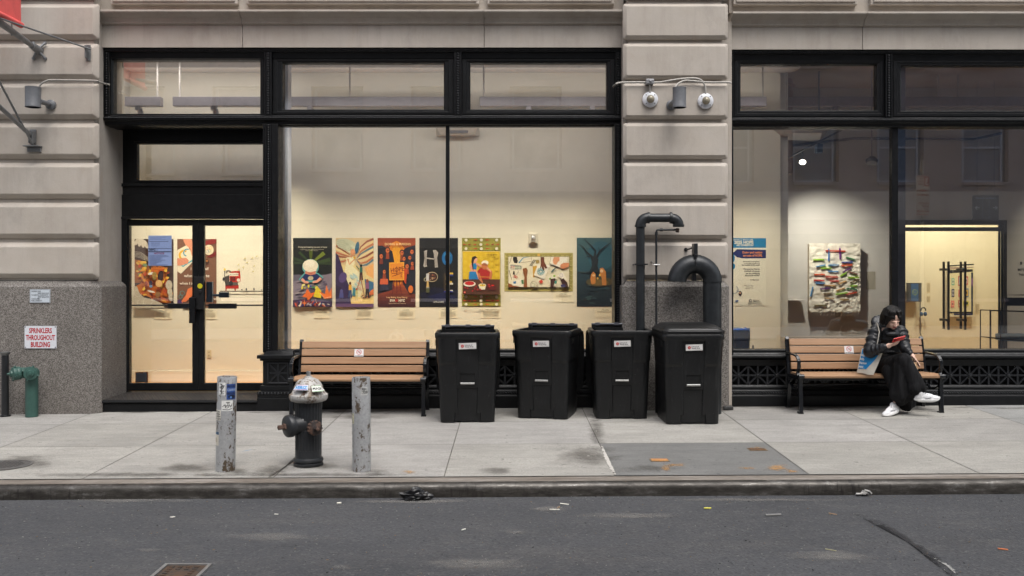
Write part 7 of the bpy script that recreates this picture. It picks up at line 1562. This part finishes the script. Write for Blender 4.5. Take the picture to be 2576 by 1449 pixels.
def P3(px, py, Y): return PT(px, py, Y+DY)
base = Vector((PX(2240, 11.3), 11.36, gz(4.5, 11.3)))
per = thing('person', 'person in a black puffer jacket and wide black trousers looking down at a phone', 'person', base)
H = P3(2246, 801, 11.06); fwd = Vector((.10, -.86, -.50)).normalized(); side = Vector((1, .06, .02)); side = (side-fwd*side.dot(fwd)).normalized(); upv = side.cross(fwd).normalized()
if upv.z < 0: upv = -upv
HM = Matrix((side, -fwd, upv)).transposed()
def hp(x, f, u): return H+side*x+fwd*f+upv*u
pel = P3(2234, 924, 11.36); che = P3(2240, 868, 11.27); nek = P3(2243, 832, 11.17)
RS, RE, RW = P3(2197, 838, 11.22), P3(2189, 884, 11.08), P3(2228, 872, 10.90)
LS, LE, LW = P3(2270, 838, 11.2), P3(2277, 876, 11.06), P3(2290, 890, 10.98)
RH_, RK, RA = P3(2216, 926, 11.34), P3(2274, 906, 10.93), P3(2312, 982, 10.90)
LH_, LK, LA = P3(2250, 926, 11.34), P3(2266, 922, 10.97), P3(2254, 1008, 11.02)
def hand(m, W, dirv, palmn, pts, thumb):
    d = (dirv).normalized(); capsule(m, W, W+d*.035, .024, .03, 10)
    lat = d.cross(palmn).normalized()
    ellipsoid(m, W+d*.055, (.04, .05, .016), Matrix((lat, d, palmn.normalized())).transposed(), 12, 8)
    for (o, l1, l2, l3, curl) in pts:
        p = W+d*.092+lat*o; dd = d.copy(); r = .0095
        for k, L in enumerate((l1, l2, l3)):
            dd = (dd*math.cos(R(curl*(1 if k else .5)))+palmn.normalized()*math.sin(R(curl*(1 if k else .5)))).normalized(); q = p+dd*L
            capsule(m, p, q, r, r*.93, 8); p, r = q, r*.93
    t0 = W+d*.03+lat*thumb[0]*.5; t1 = W+d*.065+lat*thumb[0]*1.25+palmn.normalized()*.012; t2 = t1+(d*.8+palmn.normalized()*.5).normalized()*.035
    capsule(m, t0, t1, .013, .0115, 8); capsule(m, t1, t2, .0115, .009, 8)
m = MB()
ellipsoid(m, hp(0, -.022, .02), (.076, .094, .088), HM); ellipsoid(m, hp(0, .022, -.035), (.060, .064, .078), HM); ellipsoid(m, hp(0, .048, -.092), (.030, .030, .024), HM)
capsule(m, hp(0, .082, .0), hp(0, .106, -.038), .008, .0125, 10); capsule(m, hp(-.012, .092, -.040), hp(.012, .092, -.040), .0085, .0085, 8)
ellipsoid(m, hp(-.032, .066, -.045), (.022, .016, .022), HM); ellipsoid(m, hp(.032, .066, -.045), (.022, .016, .022), HM)
capsule(m, hp(-.015, .082, -.068), hp(.015, .082, -.068), .0065, .0065, 8); capsule(m, hp(-.013, .079, -.078), hp(.013, .079, -.078), .0075, .0075, 8)
for s_ in (-1, 1): capsule(m, hp(s_*.018, .080, .004), hp(s_*.046, .066, .002), .0085, .007, 8); ellipsoid(m, hp(s_*.077, -.01, -.02), (.012, .02, .032), HM)
capsule(m, hp(0, -.04, -.06), nek, .05, .055); capsule(m, nek, che, .06, .11); capsule(m, che, pel, .12, .13)
capsule(m, nek, RS, .05, .05); capsule(m, RS, RE, .048, .038); capsule(m, RE, RW, .036, .024); capsule(m, nek, LS, .05, .05); capsule(m, LS, LE, .048, .038); capsule(m, LE, LW, .036, .024)
for a_, b_, c_ in ((RH_, RK, RA), (LH_, LK, LA)): capsule(m, pel, a_, .12, .09); capsule(m, a_, b_, .085, .055); capsule(m, b_, c_, .052, .034)
PH = P3(2261, 853, 10.83); pl = Vector((.95, .12, .22)).normalized(); pn = Vector((-.1, .62, .78)); pn = (pn-pl*pn.dot(pl)).normalized(); pw = pn.cross(pl).normalized()
hand(m, RW, Vector((.86, -.22, .30)), Vector((.05, .45, .85)).normalized(), [(-.03, .03, .02, .014, 18), (-.010, .034, .023, .016, 18), (.010, .032, .022, .015, 20), (.028, .025, .018, .013, 24)], (-.03, 0))
hand(m, LW, Vector((.50, -.22, -.62)), Vector((-.55, .2, -.5)).normalized(), [(-.03, .036, .022, .018, 8), (-.010, .04, .026, .019, 12), (.010, .038, .024, .018, 16), (.028, .030, .018, .015, 20)], (.032, 0))
body = fuse(m, .0042, 1)
for f in body.bm.faces:
    c_ = f.calc_center_median()-H; x, fo, u = c_.dot(side), c_.dot(fwd), c_.dot(upv)
    if fo > .06 and abs(x) < .021 and -.086 < u < -.061 and (fo > .079): f.material_index = 1
    elif fo > .04 and .016 < abs(x) < .044 and (-.016 < u < -.009 or .0125 < u < .0165): f.material_index = 2
body.build('body', [SKIN, LIPS, BROW], per, smooth=80)
# hair: bob with parted fringe
m = MB()
ellipsoid(m, hp(0, -.045, .030), (.106, .108, .098), HM, 20, 14)
ellipsoid(m, hp(0, -.075, -.02), (.112, .086, .105), HM)
for s_ in (-1, 1):
    for k_ in range(5): capsule(m, hp(s_*.055, .02-.03*k_, .095-.01*k_), hp(s_*(.088+.006*(k_ % 2)), .035-.034*k_, -.062-.008*((k_*7) % 3)), .032, .014, 10)
    capsule(m, hp(s_*.02, .030, .100), hp(s_*.070, .062, .010), .016, .008, 10); capsule(m, hp(s_*.05, .035, .08), hp(s_*.084, .045, -.04), .02, .010, 10)
rh = random.Random(8)
for k_ in range(84):
    a_ = R(-165+330*k_/83+rh.uniform(-3, 3)); sx, sf = math.sin(a_), -math.cos(a_); rr = rh.uniform(.97, 1.05); e_ = rh.uniform(-.022, .012)
    fr = sf > .35
    p0 = hp(.012, -.02, .128); p1 = hp(.07*sx, -.03+.075*sf, .108); p2 = hp(.112*sx*rr, -.032+.105*sf*rr, .045); p3 = hp(.116*sx*rr, -.034+.108*sf*rr, -.03) if not fr else hp(.094*sx, -.026+.102*sf, .062); p4 = hp(.110*sx*rr+.008*math.sin(k_), -.03+.098*sf, -.098+e_) if not fr else hp(.100*sx, .0+.086*sf, (-.03 if abs(sx) > .7 else .044)+e_)
    m.tube([p0, p1, p2, p3, p4], [.007, .010, .010, .009, .003], 7)
fuse(m, .0045, 3).build('hair', HAIR, per, smooth=80)
# puffer jacket
m = MB()
tor = [(P3(2236, 914, 11.33), .175, .145), (P3(2237, 899, 11.31), .178, .15), (P3(2238, 883, 11.29), .172, .15), (P3(2239, 867, 11.27), .170, .148), (P3(2240, 852, 11.24), .172, .142), (P3(2241, 839, 11.22), .150, .125)]
for c_, a_, b_ in tor: ellipsoid(m, c_, (a_, b_, .047))
for c0, c1 in zip(tor[:-1], tor[1:]): ellipsoid(m, (c0[0]+c1[0])/2, (c0[1]*.93, c0[2]*.92, .05))
def puffs(A, B, r0, r1, n_):
    A, B = Vector(A), Vector(B); d = (B-A).normalized(); q = Vector((0, 0, 1)).rotation_difference(d).to_matrix(); capsule(m, A, B, r0*.8, r1*.8, 14)
    for i in range(n_):
        t_ = (i+.5)/n_; r_ = r0+(r1-r0)*t_; ellipsoid(m, A.lerp(B, t_), (r_, r_, (B-A).length/n_*.62), q, 18, 10)
puffs(P3(2204, 831, 11.22), RE, .092, .088, 3); ellipsoid(m, RE, (.082, .082, .08)); puffs(RE, RW+(RE-RW)*.06, .080, .05, 4)
puffs(P3(2266, 832, 11.2), LE, .086, .072, 4); ellipsoid(m, LE, (.068, .068, .066)); puffs(LE, LW+(LE-LW)*.05, .064, .043, 2)
ellipsoid(m, P3(2243, 833, 11.15), (.105, .095, .05)); ellipsoid(m, P3(2244, 840, 11.08), (.09, .06, .04))
for k_ in range(9):   # hood roll behind the head
    a_ = R(-20+k_*27); capsule(m, P3(2212, 812, 11.34)+Vector((.065*math.cos(a_), .03*math.sin(a_), .055*math.sin(a_))), P3(2222, 826, 11.28), .036, .05, 10)
capsule(m, P3(2206, 822, 11.3), P3(2262, 828, 11.32), .055, .05)
fuse(m, .0075, 5).build('puffer_jacket', NYL, per, smooth=80)
# wide trousers
m = MB()
capsule(m, RH_, LH_, .135, .13); capsule(m, P3(2222, 934, 11.38), P3(2246, 936, 11.3), .10, .10)
capsule(m, RH_, RK, .115, .088, 16); capsule(m, LH_, LK, .11, .09, 16)
capsule(m, RK, P3(2303, 968, 10.92), .086, .10, 16); capsule(m, P3(2296, 952, 10.94), P3(2302, 972, 10.92), .10, .11, 16); capsule(m, P3(2286, 960, 10.98), P3(2284, 988, 10.98), .10, .10, 16)
capsule(m, LK, P3(2262, 990, 11.0), .095, .115, 16); capsule(m, P3(2240, 935, 11.1), P3(2262, 985, 11.02), .10, .09, 16); capsule(m, P3(2262, 985, 11.0), P3(2264, 1003, 11.02), .105, .09, 14)
capsule(m, P3(2276, 985, 11.06), P3(2280, 1020, 11.12), .095, .07, 14); capsule(m, P3(2284, 1000, 11.1), P3(2290, 1018, 11.12), .075, .055, 14)
tr = fuse(m, .010, 4)
for v in tr.bm.verts:   # folds falling from the knees
    k_ = max(0, min(1, (.62-v.co.z)/.4)); v.co.x += .012*k_*math.sin(v.co.x*55+v.co.z*9+v.co.y*30)*.8; v.co.y += .014*k_*math.sin(v.co.x*48+v.co.z*6)
    v.co.z = max(v.co.z, gz(v.co.x, v.co.y)+.008)
tr.build('trousers', KNIT, per, smooth=80)
# trainers
WHT = plain('white_trainer', (.66, .66, .67), .55, 0, .08, 40, .25, bscale=90); SOL = plain('white_sole', (.7, .7, .69), .5)
def shoe(heel, toe, upd):
    heel, toe = Vector(heel), Vector(toe); d = (toe-heel).normalized(); L = .275; s_ = d.cross(upd).normalized(); u = s_.cross(d).normalized(); M = Matrix((s_, d, u)).transposed()
    q = lambda x, f, z: heel+s_*x+d*f*L+u*z
    m = MB(); rings = []
    for z, sc, off in ((0, .86, .02), (.008, 1., 0), (.026, 1.03, 0), (.036, .98, 0)):
        ring = []
        for i in range(28):
            a_ = 2*math.pi*i/28; f = .5-.5*math.cos(a_); w = (.040+.010*math.sin(min(1, f*1.25)*math.pi*.62))*(1 if .08 < f < .92 else .9); lift = .022*max(0, (f-.75)/.25)**2+.012*max(0, (.12-f)/.12)
            ring.append(q(math.sin(a_)*w*sc, .5+(f-.5)*sc*1.04, z+lift))
        rings.append(ring)
    m.loft(rings); so = m
    m = MB(); ellipsoid(m, q(0, .78, .040), (.040, .062, .032), M); ellipsoid(m, q(0, .5, .052), (.040, .085, .044), M); ellipsoid(m, q(0, .2, .056), (.036, .058, .052), M); capsule(m, q(0, .2, .06), q(0, .22, .098), .036, .037, 14); capsule(m, q(0, .36, .082), q(0, .66, .058), .026, .02, 12)
    lc = MB()
    for k_ in range(4): capsule(lc, q(-.024, .40+.07*k_, .098-.011*k_), q(.024, .42+.07*k_, .098-.011*k_), .005, .005, 6)
    for s3 in (-1, 1): capsule(lc, q(s3*.043, .42, .045), q(s3*.040, .62, .055), .006, .004, 6)
    up = fuse(m, .0045, 1).build('shoe', WHT, per, smooth=80); so.build('sole', SOL, up, smooth=50); lc.build('laces', plain('grey_laces', (.3, .3, .32), .6), up, smooth=60)
s2 = P3(2300, 1010, 10.90); shoe(s2, s2+Vector((.97, -.12, .02)), Vector((-.02, -.12, 1)))
g1 = Vector((PX(2262, 11.1), 11.10, gz(4.5, 11.1)+.006)); shoe(g1+Vector((0, 0, .03)), g1+Vector((-.84, -.52, -.16)), Vector((-.30, .15, 1)))
# ankle skin under the trouser hem is part of the body; phone, tote bag and paper bag are things of their own
t = thing('phone', 'phone in a red case held in the person\'s raised hand', 'phone', PH)
PM = Matrix((pl, pw, pn)).transposed(); m = MB(); m.obox(PH, None, .148, .072, .010, PM); m.build('case', plain('red_phone_case', (.62, .035, .035), .35), t, bevel=.004)
m = MB(); m.obox(PH+pn*.0055, None, .138, .064, .0015, PM); m.build('screen', plain('phone_screen', (.02, .02, .025), .1), t)
for dx, dy_ in ((-.055, -.018), (-.055, .004), (-.035, -.008)): m = MB(); m.lathe([(.009, 0), (.009, .003), (0, .003)], PH+pl*dx+pw*dy_-pn*.005, -pn, 14); m.build('camera_lens', plain('lens_black', (.01, .01, .012), .1), t)
# tote bag
A, B_, C_, D_ = P3(2170, 876, 11.22), P3(2220, 889, 11.0), P3(2197, 944, 11.04), P3(2157, 937, 11.2)
t = thing('tote_bag', 'cream tote bag with a blue lettered print leaning on the bench beside the person', 'tote bag', D_.copy())
def bl(u, v, off=0): 
    p = A.lerp(B_, u).lerp(D_.lerp(C_, u), v); nrm = ((B_-A).cross(D_-A)).normalized(); nrm = nrm if nrm.y < 0 else -nrm
    b_ = math.sin(math.pi*min(1, max(0, u)))*math.sin(math.pi*min(1, v*.9+.05)); return p+nrm*(.028*b_+off)+Vector((.0, 0, .004*math.sin(u*9+v*5)))
N = 14; CAN = plain('cream_canvas_cloth', (.62, .58, .50), .85, 0, .08, 14, .3, bscale=60)
m = MB(); F_ = [[bl(i/N, j/N) for i in range(N+1)] for j in range(N+1)]; Bk = [[bl(i/N, j/N)+Vector((.0, .045*(1-abs(i/N-.5)), 0)) for i in range(N+1)] for j in range(N+1)]
v = [p for r_ in F_ for p in r_]+[p for r_ in Bk for p in r_]; o_ = (N+1)**2; fc = []
for j in range(N):
    for i in range(N): a_ = j*(N+1)+i; fc.append((a_, a_+1, a_+N+2, a_+N+1)); fc.append((o_+a_+N+1, o_+a_+N+2, o_+a_+1, o_+a_))
for i in range(N): fc += [(N*(N+1)+i, N*(N+1)+i+1, o_+N*(N+1)+i+1, o_+N*(N+1)+i)]
for j in range(N): fc += [(j*(N+1), (j+1)*(N+1), o_+(j+1)*(N+1), o_+j*(N+1)), (j*(N+1)+N, o_+j*(N+1)+N, o_+(j+1)*(N+1)+N, (j+1)*(N+1)+N)]
m.add(v, fc); m.build('bag_body', CAN, t, smooth=70)
c = Canvas(100, 110, None, step=.0004)
for j in range(46):
    y0_ = j*2; x1_ = 88-.012*y0_-.0042*y0_*y0_
    for i in range(9): c.rect(x1_*i/9, y0_, x1_*(i+1)/9, y0_+2.03, (24, 140, 206), 1)
c.L = 3
for i, q in enumerate(('Asian', 'Pacific', 'American', 'Center')): c.text(q, -6, 34+i*17.5, 16.5, (226, 236, 240), bold=.04, xs=.86)
c.line([(6, 86), (42, 88)], 2.2, (170, 210, 230))
c.build('blue_print', 1.0, fn=lambda x, z, d: bl((x+50)/100*.98+.01, -z/110*.96+.02, .003+d*2)-D_, parent=t, local=True)
m = MB()
sp_ = [P3(2176, 878, 11.14), P3(2190, 850, 11.02), P3(2201, 822, 11.10), P3(2206, 813, 11.22), P3(2209, 822, 11.06), P3(2212, 836, 11.0), P3(2209, 852, 10.98), P3(2206, 868, 10.98), P3(2212, 886, 11.0)]
sp_[1] = P3(2192, 856, 11.30); sp_[0] = P3(2178, 880, 11.26); sp_[2] = P3(2200, 824, 11.32)
m.tube(sp_, .013, 8, flat=.35); m.build('strap', CAN, t, smooth=60)
# paper bag on the seat
m = MB(); rg = []
for k_, (z, w) in enumerate(((0, .06), (.05, .065), (.11, .05), (.15, .03), (.18, .036))):
    c0 = P3(2296, 940, 11.12)+Vector((-.01*k_, 0, z)); rg.append([(c0.x+math.cos(a_)*w*(1+.12*math.sin(3*a_+k_)), c0.y+math.sin(a_)*w*.6, c0.z) for a_ in [2*math.pi*i/12 for i in range(12)]])
m.loft(rg); tag(m.build('paper_bag', plain('kraft_paper', (.50, .36, .22), .75, 0, .2, 20, .4), loc=P3(2296, 940, 11.12), smooth=30), 'crumpled brown paper bag on the bench right of the person', 'paper bag')
